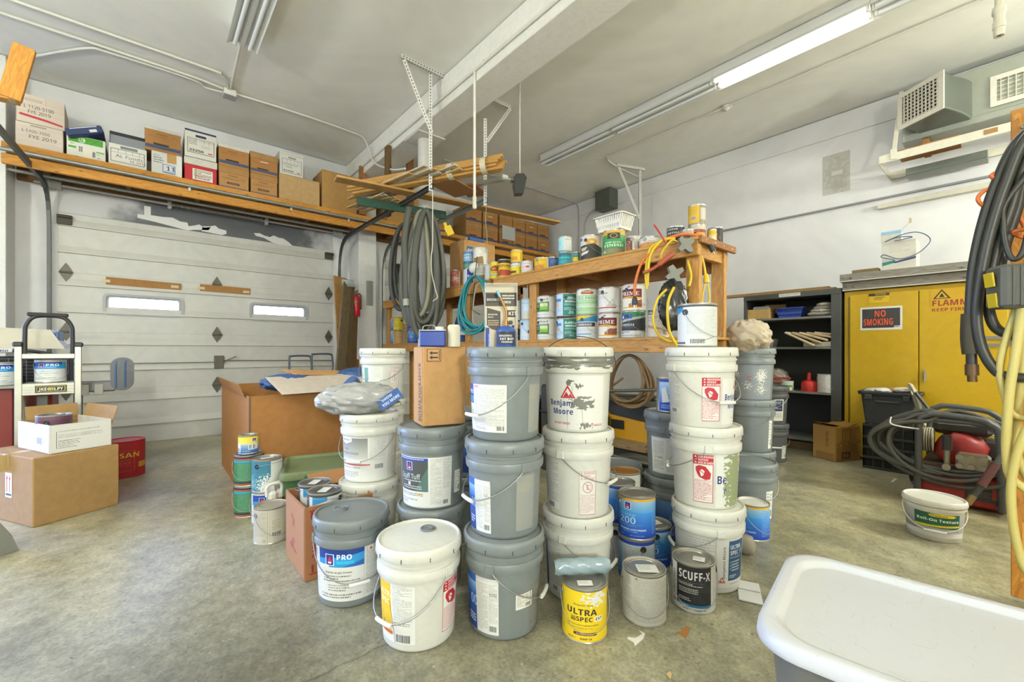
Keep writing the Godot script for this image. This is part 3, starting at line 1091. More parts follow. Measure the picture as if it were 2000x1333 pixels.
func draw_labels():
	var W := "d3d3cb"
	var bmw := "d9d9d2"
	# --- five gallon pails
	lab("pro5", 520, 260, W, [["f", 1, 6, 21, 90, 34, "77776f"], ["r", 23.6, 0, 0.3, 100, "9a9a92"], ["r", 24, 0, 50, 34, "173a86"], ["p", [24, 34, 24, 20, 74, 8, 74, 34], "2d8fc9"], ["p", [24, 34, 50, 34, 74, 22, 74, 34], "1c62ad"], ["r", 24, 30, 14, 4, "d7d9d0"]] + house(34, 9, 10, 22) + [["t", 46, 9, 10, "PRO", "f2f4f8", 1, 1.15], ["r", 46, 22, 18, 6, "2fb0dc"], ["t", 33, 42, 3.8, "Interior Acrylic Primer", "3a3a3a"], ["f", 30, 50, 40, 14, 3, "33332f"], ["f", 36, 68, 24, 14, 3, "44443e"], ["f", 26, 86, 46, 10, 2, "44443e"], ["r", 74, 0, 0.3, 100, "9a9a92"], ["f", 76, 4, 22, 90, 34, "77776f"], ["r", 78, 2, 6, 7, "e2e2da"], ["p", [79, 8, 81, 3, 83, 8], "c04848"], ["b", 11, 5, 9, 14]])
	lab("proside", 300, 250, W, [["r", 0, 0, 22, 42, "1d4c9e"], ["t", 1, 12, 9, "PRO", "f2f4f8", 1, 0.9], ["r", 0, 26, 22, 14, "2c90cc"], ["f", 1, 52, 20, 20, 5, "55554e"], ["r", 22, 0, 0.4, 100, "a5a59d"], ["f", 26, 6, 70, 82, 30, "85857c"], ["p", [26, 6, 29, 1, 32, 6], "c04848"], ["p", [33, 6, 36, 1, 39, 6], "c04848"], ["b", 80, 86, 16, 10], ["f", 28, 90, 30, 7, 2, "66665e"]])
	for k in 2:
		lab("bluetab%d" % k, 300, 280, "c9cac4", [["g", 0, 0, 46, 100, "2b62b4", "183a7e"], ["g", 0, 14, 46, 22, "8fb6dc", "2d66b6"], ["f", 16, 74, 26, 16, 3, "d7e0ee"], ["t", 24, 38, 18, "00", "8fb2dd", 1, 1.0], ["r", 46, 6, 54, 94, W], ["f", 48, 10, 28, 84, 34, "84847b"], ["f", 79, 10, 19, 70, 28, "84847b"], ["r", 77, 8, 0.4, 90, "b0b0a8"], ["f", 80, 26, 17, 6, 2, "44443e"], ["b", 78, 84, 18, 11]])
	lab("ghost", 90, 260, "8b8f8e", [["f", 4, 3, 92, 30, 6, "a39a72"], ["f", 4, 36, 92, 60, 24, "a09772"], ["o", 50, 22, 8, "a39a72", 1.2]])
	lab("ghostbrown", 100, 240, "7d7f79", [["f", 3, 3, 94, 94, 30, "5f5a4c"], ["r", 0, 0, 100, 1, "6a6557"]])
	lab("sticker", 130, 90, "d8d8ce", [["f", 8, 8, 40, 80, 8, "66665e"], ["f", 56, 12, 36, 50, 5, "55554e"], ["b", 56, 66, 34, 26]])
	lab("scufftuff", 420, 270, W, [["r", 2, 2, 60, 66, "464a49"], ["p", [62, 20, 62, 68, 40, 68, 52, 40], "4f6b66"], ["r", 2, 2, 60, 6, "1f3f9d"], ["f", 6, 4, 50, 3, 1, "dfe4f2"]] + house(24, 10, 12, 17) + [["t", 9, 34, 10, "Scuff Tuff", "eceeea", 0, 1.05], ["f", 14, 47, 36, 4, 1, "c9cdc8"], ["f", 12, 58, 40, 8, 2, "b9bdb8"], ["r", 26, 50, 5, 7, "d3d6d0"], ["f", 4, 72, 50, 7, 2, "3a3a36"], ["f", 4, 84, 40, 10, 2, "6a6a62"], ["r", 44, 74, 6, 3, "d8a93c"], ["f", 65, 4, 18, 90, 36, "85857c"], ["f", 85, 4, 13, 60, 26, "85857c"], ["b", 85, 86, 10, 9]])
	lab("greytext", 240, 270, "c8c9c3", [["r", 4, 4, 40, 92, "d3d4cd"], ["f", 8, 10, 32, 40, 14, "7c7c74"], ["t", 12, 52, 6, "5 GAL", "55554e"], ["f", 8, 64, 32, 26, 9, "7c7c74"], ["f", 48, 6, 46, 88, 34, "8a8a82"], ["b", 60, 6, 24, 12]])
	lab("navy5", 300, 260, "27457f", [["g", 0, 0, 100, 60, "5d86bb", "2a4f93"], ["r", 0, 60, 100, 40, "20356e"]] + house(40, 8, 14, 18) + [["f", 30, 32, 44, 18, 3, "8fb0d8"], ["f", 34, 66, 40, 22, 4, "b8c6e2"]])
	lab("k_label", 150, 130, "d6d4c8", [["r", 8, 6, 22, 50, "a12a34"], ["r", 30, 6, 62, 50, "2c3450"], ["f", 34, 12, 50, 14, 2, "86b0e0"], ["f", 34, 34, 50, 14, 3, "c9ccd6"], ["f", 10, 64, 80, 26, 4, "55554e"]])
	lab("bm_front", 420, 330, bmw, bm_mark(28, 18, 24, 0.78 * 1.3) + [["t", 5, 46, 10.5, "Benjamin", "1b2f6e", 1, 1.02], ["t", 12, 62, 10.5, "Moore", "1b2f6e", 1, 1.02], ["t", 14, 87, 4, "DO NOT FREEZE", "b0484c", 1, 0.9], ["t", 66, 90, 4, "NE PAS CONGELER", "b0484c", 1, 0.85], ["s", 40, 38, 44, 26, "75756c", 0.02, 0.35], ["l", 47, 20, 47, 52, "55554e", 2], ["l", 39, 62, 39, 99, "6a6a62", 2], ["l", 62, 58, 64, 92, "55554e", 2], ["s", 55, 84, 30, 16, "74746b", 0.12, 1.6], ["s", 30, 4, 24, 16, "66665e", 0.2, 0.7], ["s", 46, 10, 20, 18, "66665e", 0.22, 2.0]])
	lab("bm_side", 260, 300, bmw, bm_mark(60, 2, 22, 1.1) + [["t", 10, 34, 13, "Benjamin", "1b2f6e", 1, 1.0], ["t", 26, 53, 13, "Moore", "1b2f6e", 1, 1.0], ["f", 50, 86, 40, 5, 1, "c07a70"]])
	lab("bm_green", 300, 330, bmw, bm_mark(66, 2, 20, 1.0) + [["t", 2, 40, 15, "Benjamin", "1b2f6e", 1, 1.05], ["t", 20, 60, 15, "Moore", "1b2f6e", 1, 1.05], ["s", 20, -20, 80, 150, "8f9a72", -0.05, 0.5], ["l", 22, 60, 22, 98, "c8c8c0", 2]])
	lab("warnred", 130, 360, bmw, warn_cmds("b02430", true))
	lab("warnpink", 130, 300, bmw, warn_cmds("bb7a76", false))
	lab("warnsmall", 150, 66, "b02430", [["p", [4, 40, 12, 8, 20, 40], "ecd9d4"], ["p", [4, 90, 12, 58, 20, 90], "ecd9d4"], ["t", 26, 8, 24, "WARNING", "ecd9d4", 1, 1.1], ["t", 34, 40, 22, "AVISO", "ecd9d4", 1, 1.1], ["t", 26, 70, 22, "MISE EN GARDE", "ecd9d4", 1, 0.8]])
	lab("finewhite", 200, 260, "d4d4cd", [["f", 2, 2, 96, 84, 36, "8a8a82"], ["b", 34, 88, 40, 11]])
	lab("yellow5", 260, 330, bmw, [["r", 0, 0, 46, 88, "dcb62a"], ["r", 0, 82, 48, 6, "c5622a"], ["t", 4, 14, 9, "ULTRA", "eee9c4", 1, 1.0], ["t", 8, 28, 9, "SPEC", "eee9c4", 1, 0.9], ["o", 18, 70, 3, "55502c", 1.4], ["f", 50, 2, 44, 60, 26, "8a8a82"], ["f", 52, 64, 38, 6, 2, "55554e"], ["b", 56, 84, 34, 14], ["l", 41, 30, 54, 100, "33332e", 3]])
	lab("coronado", 380, 330, bmw, [["g", 0, 2, 62, 48, "7b7c78", "c7c8c2"], ["p", [2, 2, 32, 2, 32, 10, 17, 16, 2, 10], "d6d6d0"], ["t", 4, 4.5, 3.8, "CORONADO", "6a6a66", 1, 0.95], ["t", 12, 25, 5, "PVA", "555552", 0, 1.1], ["t", 6, 34, 6, "PRIME/FINISH", "555552", 0, 0.85], ["f", 8, 43, 40, 3, 1, "777772"], ["r", 0, 61, 66, 3, "b5443a"], ["f", 2, 68, 46, 4, 1, "a0605a"], ["f", 4, 78, 40, 14, 4, "77776f"], ["f", 66, 2, 30, 52, 26, "9a9a92"], ["b", 74, 62, 16, 11]])
	lab("farwhite", 240, 280, bmw, [["r", 6, 4, 26, 74, "6f9f90"], ["r", 6, 78, 34, 5, "c99a3c"], ["f", 44, 4, 44, 70, 22, "bdbdb5"], ["b", 46, 80, 24, 12]])
	lab("ultra500", 260, 300, bmw, [["r", 36, 2, 64, 84, "2c5578"], ["t", 40, 11, 9, "ULTRA", "e9eef2", 1, 0.95], ["t", 40, 23, 9, "SPEC", "e9eef2", 1, 0.95], ["t", 77, 23, 9, "500", "8fb0c8", 1, 0.8], ["r", 38, 35, 56, 0.6, "a9bccb"], ["f", 40, 37, 40, 3, 1, "cfdbe4"], ["f", 48, 45, 32, 24, 4, "a9c0d0"], ["o", 43, 47, 2, "cfdbe4", 0.8], ["o", 43, 54, 2, "cfdbe4", 0.8], ["o", 43, 61, 2, "cfdbe4", 0.8], ["t", 40, 74, 3.6, "INTERIOR", "e0e8ee"], ["f", 40, 79, 20, 3, 1, "cfdbe4"], ["t", 18, 82, 6.5, "Benjamin Moore", "2a2a2a", 0, 1.0, 1]] + bm_mark(4, 78, 12, 2.0) + [["f", 44, 92, 34, 4, 1, "66665e"]])
	lab("finelines", 200, 240, "d6d6cf", [["f", 2, 2, 96, 96, 17, "8f8f87"]])
	lab("splatter", 420, 320, "7f8587", [["s", 60, 2, 30, 60, "cfcfc3", 0.16, 2.4], ["s", 8, 8, 40, 40, "cfcfc3", 0.34, 2.2], ["s", 30, 30, 40, 60, "cfcfc3", 0.36, 2.0], ["s", 55, 40, 40, 60, "cfcfc3", 0.3, 2.6], ["s", 5, 45, 40, 50, "cfcfc3", 0.36, 1.8], ["s", 44, 22, 18, 34, "8d6a6a", 0.25, 1.2]])
	lab("greypatch", 60, 200, "9b9c98", [["r", 30, 0, 70, 100, "8d8e8b"], ["s", 0, 20, 60, 60, "94958f", 0.1]])
	lab("puttypatch", 130, 230, "b9b8ae", [["s", 0, 0, 100, 100, "aeada2", 0.05], ["r", 34, 44, 40, 10, "c9c8c2"], ["s", 20, 60, 70, 40, "a9a89c", 0.1]])
	# --- gallon cans, drawn to go round
	lab("ultraext", 460, 330, "e0c21c", [["t", 34, 25, 3.6, "Benjamin Moore", "55502c", 1, 0.95], ["t", 23, 35, 12, "ULTRA", "1d1d2c", 1, 1.12], ["t", 37, 50.5, 9, "SPEC", "26241c", 1, 1.05], ["r", 61, 50, 12, 10, "e8e3cf"], ["t", 62, 52, 6, "EXT", "26241c", 1, 1.0], ["g", 30, 50, 7, 10, "b59a18", "6a5c18"], ["f", 22, 66, 46, 5, 1, "6a6018"], ["f", 24, 72, 40, 4, 1, "7a6f22"], ["r", 34, 82, 30, 5.5, "5a2420"], ["t", 37, 83.2, 3, "EXTERIOR SATIN", "e0c8b8", 1, 0.95], ["t", 26, 92.5, 3.4, "BASE 1", "3a3618"], ["t", 42, 92, 4, "N448 1X", "2a2818"], ["s", 40, -6, 46, 40, "d8d8d0", 0.12, 0.8], ["r", 0, 76, 100, 0.4, "a8901a"], ["f", 2, 10, 16, 80, 30, "8a7d20"], ["f", 84, 10, 14, 80, 30, "8a7d20"]])
	lab("whitetext", 460, 330, "cfcec2", [["f", 4, 4, 30, 92, 24, "9a998e"], ["r", 36, 0, 0.5, 100, "a8a79b"], ["f", 38, 4, 58, 92, 42, "7f7e74"], ["p", [38, 6, 40, 2, 42, 6], "a04a44"]])
	lab("scuffx", 460, 330, "d2d2ca", [["r", 24, 0, 50, 84, "2b2c2e"], ["p", [50, 55, 62, 20, 74, 55], "343638"], ["p", [40, 80, 54, 50, 66, 80], "343638"], ["t", 27, 10, 19, "SCUFF-X", "e6e6e2", 1, 0.6], ["r", 26, 35, 38, 0.6, "b9b9b4"], ["f", 27, 38, 34, 7, 2, "c9c9c4"], ["o", 29, 51, 2, "d6d6d0", 1], ["o", 29, 57, 2, "d6d6d0", 1], ["f", 31, 49, 24, 12, 3, "b9b9b4"], ["t", 27, 70, 3.4, "INTERIOR", "e6e6e2"], ["f", 27, 75, 18, 4, 1, "b9b9b4"], ["r", 24, 84, 50, 6, "2f74a8"], ["t", 27, 85.5, 3, "EGGSHELL", "d7e4ee"], ["t", 34, 93, 3.4, "BASE 1", "3a3a36"], ["t", 50, 93, 4, "N485 1X", "2a2a28"], ["t", 16, 76, 5.6, "Benjamin Moore", "2a2a2a", 0, 1.0, 1]] + bm_mark(14, 78, 12, 0.72) + [["f", 2, 4, 10, 90, 30, "8a8a82"], ["f", 78, 4, 20, 90, 30, "8a8a82"]])
	for k in 2:
		lab("pm200_%d" % k, 460, 330, "2b6fc0", [["g", 0, 0, 100, 34, "a9bccb", "4f9ad4"], ["g", 0, 34, 100, 66, "3d8fd8", "163fa2"], ["r", 0, 0, 100, 6, "d9a526" if k == 0 else "1f3f9d"]] + house(30, 10, 11, 18) + [["t", 20, 37, 8, "ProMar", "8fc0e4", 0, 1.1], ["t", 20, 47, 15, "200", "cfe2f2", 0, 1.15], ["f", 18, 65, 44, 3, 1, "9fc0e6"], ["f", 20, 69, 30, 3, 1, "9fc0e6"], ["t", 20, 76, 4, "INTERIOR LATEX PRIMER", "e6edf6", 1, 0.95], ["f", 26, 83, 26, 3, 1, "c9d8ee"], ["f", 20, 92, 10, 3, 1, "c9d8ee"], ["f", 40, 92, 22, 3, 1, "c9d8ee"], ["f", 76, 10, 22, 80, 34, "9fbbe0"]])
	lab("pm200back", 460, 330, "b9c3c9", [["r", 0, 0, 100, 8, "1f3f9d"], ["g", 20, 8, 20, 92, "a9bccb", "2b6fc0"], ["f", 2, 14, 16, 80, 20, "55606a"], ["f", 42, 12, 54, 84, 30, "77807f"], ["r", 66, 10, 0.5, 88, "98a09f"]])
	lab("pm200label", 230, 330, "2b6fc0", [["g", 0, 8, 100, 92, "a9c4d8", "1c4aa8"], ["r", 0, 0, 100, 8, "1f3f9d"], ["r", 0, 74, 100, 26, "1a3c9c"]] + house(44, 14, 22, 16) + [["t", 34, 38, 10, "PROMAR", "8fc0e4", 0, 0.7], ["t", 36, 52, 14, "200", "cfe2f2", 0, 1.0], ["p", [10, 30, 26, 24, 40, 70, 14, 74], "c9cbbd"], ["f", 8, 80, 84, 14, 3, "dfe6f2"]])
	lab("progal", 460, 330, "d3d6d4", [["r", 10, 4, 62, 34, "1b479a"], ["p", [10, 38, 10, 26, 72, 16, 72, 38], "2f86c6"], ["r", 72, 4, 12, 34, "25a0c8"]] + house(27, 12, 11, 20) + [["t", 40, 13, 11, "PRO", "f2f4f8", 1, 1.2], ["r", 40, 28, 20, 4, "5fc0e4"], ["f", 32, 48, 26, 5, 1, "55554e"], ["f", 28, 58, 36, 5, 1, "55554e"], ["f", 38, 68, 16, 4, 1, "77776f"], ["f", 14, 80, 46, 12, 2, "66665e"], ["f", 86, 6, 12, 90, 30, "85857c"]])
	lab("bluedrip", 460, 330, "35788f", [["s", 30, 40, 60, 100, "d6d6ce", 0.05, 1.5], ["r", 62, 0, 38, 100, "d6d6ce"], ["s", 2, 30, 34, 90, "7fb0bd", 0.2, 3.0]])
	lab("greengal", 460, 330, "3f7a55", [["r", 0, 0, 100, 6, "2b2f33"], ["r", 0, 6, 100, 6, "a5523a"], ["r", 0, 12, 100, 9, "2f93ab"], ["f", 26, 24, 40, 60, 14, "7fae8f"], ["r", 0, 86, 100, 8, "2b3a33"], ["r", 0, 94, 100, 6, "a5523a"]])
	lab("beigegal", 460, 330, "b9b5a5", [["f", 4, 6, 38, 82, 20, "918d7d"], ["r", 44, 0, 0.6, 100, "85816f"], ["r", 50, 26, 22, 56, "c2c0a8"], ["f", 52, 30, 16, 34, 10, "85816f"], ["b", 52, 68, 16, 12], ["o", 38, 92, 4, "55523f", 1]])
	lab("yellowquart", 300, 200, "e3cb28", [["g", 0, 0, 100, 50, "e6cf20", "d7d08a"], ["g", 0, 45, 100, 55, "9fb6cc", "1f55a8"]] + house(62, 10, 14, 20) + [["r", 10, 40, 16, 54, "d7d9d2"], ["b", 12, 68, 12, 24], ["r", 50, 44, 34, 34, "d0d6da"], ["b", 52, 48, 8, 26], ["b", 64, 48, 8, 26], ["f", 32, 86, 24, 6, 1, "cfd8e6"]])
	lab("purple", 460, 260, "5c3a4a", [["r", 0, 0, 100, 10, "6a4656"], ["f", 20, 34, 16, 6, 1, "c9b8c0"], ["f", 40, 34, 14, 6, 1, "c9b8c0"], ["o", 38, 38, 6, "d6cdd0", 3], ["p", [74, 100, 74, 70, 80, 52, 90, 48, 98, 60, 98, 100], "c9b390"]])
	lab("prime", 360, 330, "d9d7d0", [["r", 4, 16, 66, 34, "6c1c2a"], ["t", 8, 26, 15, "PRIME", "ece6de", 3, 0.85], ["p", [4, 54, 40, 48, 70, 60, 70, 52, 40, 44, 4, 48], "d8a92a"], ["r", 4, 50, 66, 4, "d8a92a"], ["r", 4, 58, 66, 32, "d9d5c8"], ["p", [44, 88, 44, 66, 52, 60, 60, 62, 70, 58, 70, 88], "8a4a34"], ["p", [36, 88, 36, 76, 42, 72, 44, 88], "a5623c"], ["r", 4, 88, 66, 5, "d8a92a"], ["f", 14, 4, 30, 5, 1, "b07a76"], ["o", 36, 7, 4, "b05a54", 4], ["f", 76, 16, 20, 70, 26, "a5a39a"]])
	lab("duraprime", 360, 330, "c9dcc0", [["r", 0, 0, 100, 24, "dcdcd4"], ["p", [30, 14, 36, 6, 50, 3, 64, 6, 70, 14, 64, 19, 36, 19], "a5502e"], ["f", 38, 8.5, 24, 6, 1, "ead9a0"], ["r", 0, 24, 100, 4, "8fbf8a"], ["t", 8, 30, 11, "DURA-PRIME", "6a8a66", 3, 0.78], ["r", 0, 44, 100, 14, "8fc28a"], ["f", 20, 47, 60, 8, 2, "cfe2c4"], ["f", 10, 60, 80, 8, 2, "8a9a84"], ["r", 0, 72, 100, 28, "a9cf9e"], ["f", 8, 76, 84, 14, 3, "6a8a66"]])
	lab("multi", 360, 330, "d6d4cc", [["t", 6, 8, 7, "MULTI", "4a4a46", 1, 1.0], ["t", 6, 18, 7, "PURPOSE", "4a4a46", 1, 1.0], ["f", 8, 32, 40, 12, 4, "9a9890"], ["l", 46, 70, 58, 46, "77756c", 3], ["l", 58, 46, 62, 66, "77756c", 3], ["p", [40, 78, 44, 70, 66, 68, 70, 78], "b9b7ac"], ["r", 6, 80, 62, 5, "b0343a"], ["f", 8, 90, 40, 4, 1, "9a9890"]])
	lab("teal", 300, 330, "cfdce4", [["r", 0, 0, 34, 100, "b9cde0"], ["r", 2, 20, 28, 14, "4f80bd"], ["r", 6, 40, 18, 20, "d0b9a0"], ["f", 4, 66, 26, 20, 5, "5f80b0"], ["r", 36, 0, 64, 100, "1f7f74"], ["t", 39, 12, 13, "AdBlock", "e3eeea", 1, 0.72], ["r", 42, 30, 40, 8, "dce6e2"], ["f", 44, 32, 34, 4, 1, "2a6a60"], ["f", 40, 44, 50, 10, 3, "a5cfc6"], ["f", 40, 62, 46, 14, 3, "a5cfc6"], ["p", [52, 92, 56, 74, 64, 80, 68, 74, 74, 92], "8fc0b4"]])
	lab("kilzx", 360, 330, "d3d3cc", [["t", 20, 8, 9, "Ultra-X", "4a4a48", 1, 0.9], ["r", 6, 24, 52, 50, "4f7a3a"], ["r", 28, 32, 26, 18, "cfd6b0"], ["r", 28, 48, 26, 16, "7ac02c"], ["r", 6, 36, 20, 24, "3a3a3a"], ["f", 8, 39, 16, 16, 2, "dfe6d0"], ["f", 8, 26, 44, 4, 1, "cfe0c0"], ["f", 6, 86, 50, 5, 1, "8a8a82"]])
	lab("light_a", 300, 330, "bccfdd", [["g", 0, 0, 100, 55, "a9c6dc", "cfdae0"], ["r", 0, 70, 100, 30, "cfccc0"], ["f", 12, 18, 40, 6, 1, "55708a"], ["f", 10, 36, 16, 20, 4, "7a95ab"], ["t", 62, 46, 16, "A", "22262a", 1, 1.0], ["s", 10, 60, 80, 40, "c9c4b0", 0.15, 1.4]])
	lab("light_b", 300, 330, "c3d2dc", [["g", 20, 0, 60, 80, "a9c6dc", "cfdae0"], ["f", 4, 20, 30, 4, 1, "55708a"], ["t", 44, 50, 16, "B", "33373a", 1, 1.0], ["s", 50, 60, 60, 40, "c9c4b0", 0.1, 1.4]])
	lab("loxon", 360, 330, "2d3032", [["p", [0, 0, 100, 0, 100, 6, 0, 36], "2f7a4a"], ["p", [0, 36, 100, 6, 100, 16, 0, 46], "a9adab"], ["r", 12, 8, 34, 18, "2a49a8"], ["p", [16, 24, 20, 10, 24, 24], "e6ecf6"], ["f", 26, 11, 18, 11, 2, "8fb0e0"], ["t", 6, 46, 9, "LOXON", "e3e5e3", 1, 1.15], ["f", 8, 58, 50, 6, 2, "8a8e8c"], ["r", 0, 74, 100, 26, "c9cbc6"], ["f", 10, 78, 30, 10, 2, "33363a"], ["f", 8, 92, 60, 4, 1, "66696a"]])
	lab("command", 360, 330, "d0d2cf", [["r", 0, 0, 100, 26, "2f86b8"], ["p", [0, 0, 70, 0, 30, 18, 0, 22], "d8c02a"], ["r", 10, 30, 64, 18, "35373a"], ["t", 14, 34, 10, "COMMAND", "e3e5e3", 1, 0.72], ["f", 8, 56, 70, 14, 4, "a9abaa"], ["r", 16, 78, 46, 7, "6fa9cc"]])
	lab("surewr", 300, 330, "c6bba6", [["r", 0, 0, 40, 16, "35302c"], ["t", 6, 4, 9, "SURE", "d6d0c4", 1, 1.0], ["t", 6, 22, 10, "WRAP", "8a7464", 0, 1.0], ["p", [2, 52, 40, 62, 60, 70, 54, 74, 30, 70, 2, 60], "b08a64"], ["f", 10, 36, 44, 8, 2, "85786a"], ["s", 40, 60, 60, 40, "85745e", 0.2, 1.0]])
	lab("bluewhitegal", 460, 330, "cfd1cd", [["r", 0, 0, 100, 4, "3a3d40"], ["p", [8, 4, 34, 4, 34, 14, 8, 26], "2f86b8"], ["f", 40, 12, 50, 62, 18, "a9aba8"], ["b", 46, 84, 22, 12], ["r", 8, 92, 30, 5, "55585a"], ["l", 60, 90, 84, 78, "333333", 3]])
	lab("tealtop", 260, 220, "9fd0d6", [["r", 44, 0, 56, 100, "d2d4ce"], ["f", 50, 12, 40, 10, 2, "8a4a4a"], ["f", 6, 30, 30, 30, 4, "5f9aa4"]])
	lab("tealbot", 260, 220, "1f8f98", [["f", 14, 36, 60, 18, 1, "a9dce0"], ["r", 0, 8, 100, 16, "3a6a70"], ["f", 14, 66, 60, 16, 3, "7fc6cc"]])
	lab("blackwhite", 300, 330, "d0cbbd", [["r", 6, 6, 16, 12, "3a6ab0"], ["o", 52, 26, 14, "d6961e", 9], ["p", [10, 40, 60, 34, 96, 60, 90, 98, 8, 98], "3a3630"], ["p", [16, 50, 40, 46, 34, 60, 20, 64], "b9b3a2"], ["p", [14, 70, 44, 62, 40, 74, 18, 82], "c9c3b2"], ["p", [60, 50, 96, 44, 96, 96, 62, 96], "33402e"]])
	lab("greenfinish", 300, 330, "3f8f4f", [["r", 0, 0, 100, 18, "c9a23a"], ["r", 32, 10, 34, 24, "2d2d2a"], ["o", 49, 22, 9, "b9974a", 2], ["t", 24, 46, 6, "SEMI GLOSS", "dcebd6", 1, 0.9], ["t", 20, 56, 11, "FINISH", "e6f0de", 3, 0.95], ["r", 0, 76, 100, 18, "8a7a5a"], ["p", [8, 92, 20, 78, 30, 90], "c9b98f"], ["p", [70, 92, 80, 78, 92, 92], "7a2f2a"]])
	lab("browncan", 220, 260, "6a3f2a", [["r", 46, 0, 54, 100, "d0ccbe"], ["f", 52, 12, 40, 70, 12, "9a968a"], ["o", 24, 34, 10, "c9c3b2", 2], ["p", [4, 60, 30, 40, 40, 96, 4, 96], "9a5a30"]])
	lab("tanlow", 300, 160, "d3d0c6", [["p", [6, 60, 40, 44, 70, 56, 80, 98, 6, 98], "c08a4a"], ["f", 20, 12, 50, 16, 2, "a9a69c"]])
	lab("blackcan", 260, 260, "2b2b2c", [["t", 12, 8, 9, "HYBRID", "c9c9c4", 1, 1.0], ["t", 10, 30, 12, "URETHANE", "b9b9b4", 1, 0.85], ["f", 12, 54, 60, 12, 3, "77777a"], ["p", [50, 96, 90, 60, 96, 96], "4a4a4e"]])
	lab("redcan", 240, 260, "8a3226", [["r", 0, 0, 100, 24, "b9b09a"], ["p", [20, 90, 50, 40, 84, 44, 90, 96], "d0902a"], ["f", 14, 30, 50, 10, 2, "e0d0c0"]])
	lab("goldcan", 240, 260, "cfa62c", [["r", 58, 0, 42, 100, "8a7f66"], ["r", 62, 14, 32, 68, "b9b3a0"], ["b", 26, 64, 22, 16], ["f", 6, 10, 44, 40, 9, "8a701c"]])
	lab("blackyellow", 240, 260, "2a2623", [["o", 40, 20, 10, "d0c090", 4], ["t", 18, 34, 8, "WATER", "d9d0c0", 1, 1.0], ["r", 10, 48, 60, 16, "6a2f28"], ["f", 14, 70, 50, 20, 4, "b9b0a0"]])
	lab("smallyel", 160, 220, "d9b53a", [["f", 10, 8, 80, 26, 5, "6a5a1c"], ["r", 30, 44, 50, 40, "c9c0a0"]])
	lab("minwax", 240, 260, "e0b81e", [["r", 0, 0, 100, 18, "3a342a"], ["t", 12, 26, 14, "MINWAX", "5a2f1c", 1, 0.95], ["p", [4, 66, 30, 54, 96, 60, 96, 90, 4, 90], "b0492c"], ["f", 18, 44, 60, 6, 1, "8a6a1c"]])
	lab("yeloval", 200, 260, "e0cd20", [["p", [20, 30, 50, 20, 80, 30, 84, 44, 50, 54, 16, 44], "b0492c"], ["f", 30, 34, 40, 8, 1, "f0e0b0"], ["o", 50, 40, 22, "2a2a20", 2.5], ["r", 0, 68, 100, 12, "a9aba0"]])
	lab("yelswash", 220, 240, "d9d6c8", [["p", [0, 40, 100, 10, 100, 100, 0, 100], "e0c81e"], ["r", 8, 62, 40, 22, "55402c"], ["f", 8, 12, 50, 14, 2, "3a3a36"]])
	lab("yelplain", 260, 220, "e0b81e", [["f", 14, 12, 60, 12, 2, "8a6a1c"], ["r", 10, 54, 44, 34, "c9892a"], ["r", 72, 10, 6, 80, "8a7018"]])
	lab("smallwhite", 220, 220, "d3d0d2", [["f", 10, 14, 70, 10, 2, "6a5a70"], ["o", 50, 46, 10, "c94a7a", 10], ["o", 28, 46, 8, "d8b52a", 8], ["f", 12, 70, 60, 16, 3, "9a95a0"]])
	lab("blueq", 220, 300, "3f74a8", [["g", 0, 0, 100, 60, "4f86b8", "a9c6d6"], ["t", 14, 16, 9, "SUPER", "dfe9f2", 1, 0.95], ["t", 16, 32, 12, "DEFT", "dfe9f2", 1, 0.95], ["r", 0, 78, 100, 22, "5f9a6a"]])
	lab("blueq2", 220, 240, "2f4fb0", [["r", 0, 0, 40, 100, "cfd4de"], ["t", 30, 36, 16, "CRETE", "e6eaf6", 1, 0.8], ["f", 36, 64, 50, 18, 3, "9fb0e0"]])
	lab("silverq", 240, 260, "c3c0b4", [["s", -10, -10, 70, 80, "dcdad2", 0.0, 1.2], ["p", [20, 60, 60, 50, 66, 96, 16, 96], "8a6f3a"], ["r", 64, 30, 34, 66, "d3d3d0"], ["l", 80, 60, 80, 84, "4a4a50", 3]])
	lab("redq", 240, 220, "b0584a", [["s", 10, 20, 80, 60, "d0b0a4", 0.15, 1.0], ["r", 70, 0, 30, 100, "cfccc6"], ["f", 10, 10, 40, 12, 2, "e0c8c0"]])
	lab("navyq", 240, 200, "35507f", [["r", 0, 0, 24, 100, "d0cfc8"], ["f", 36, 20, 40, 40, 5, "9fb0cf"]])
	lab("tinygreen", 140, 200, "3f6f6a", [["r", 16, 40, 50, 40, "d0b92a"], ["f", 16, 12, 60, 14, 3, "b9cfca"]])
	lab("greyq", 220, 200, "a9a08a", [["r", 30, 40, 50, 40, "5a4a34"], ["f", 16, 12, 60, 14, 2, "6a604a"]])
	lab("yellowgal", 300, 260, "d8c020", [["o", 66, 24, 8, "4a3a1c", 8], ["f", 10, 50, 60, 30, 6, "8a7a18"], ["r", 0, 0, 16, 100, "c9c6b8"]])
	lab("tangal", 300, 260, "b08a4a", [["f", 4, 8, 92, 84, 7, "d0b060"], ["r", 0, 0, 18, 100, "c9c9c0"]])
	lab("browngal", 300, 260, "8a6a3f", [["r", 20, 18, 40, 40, "b9ad7a"], ["r", 66, 20, 24, 70, "a5522c"], ["f", 10, 66, 50, 24, 4, "c0b080"]])
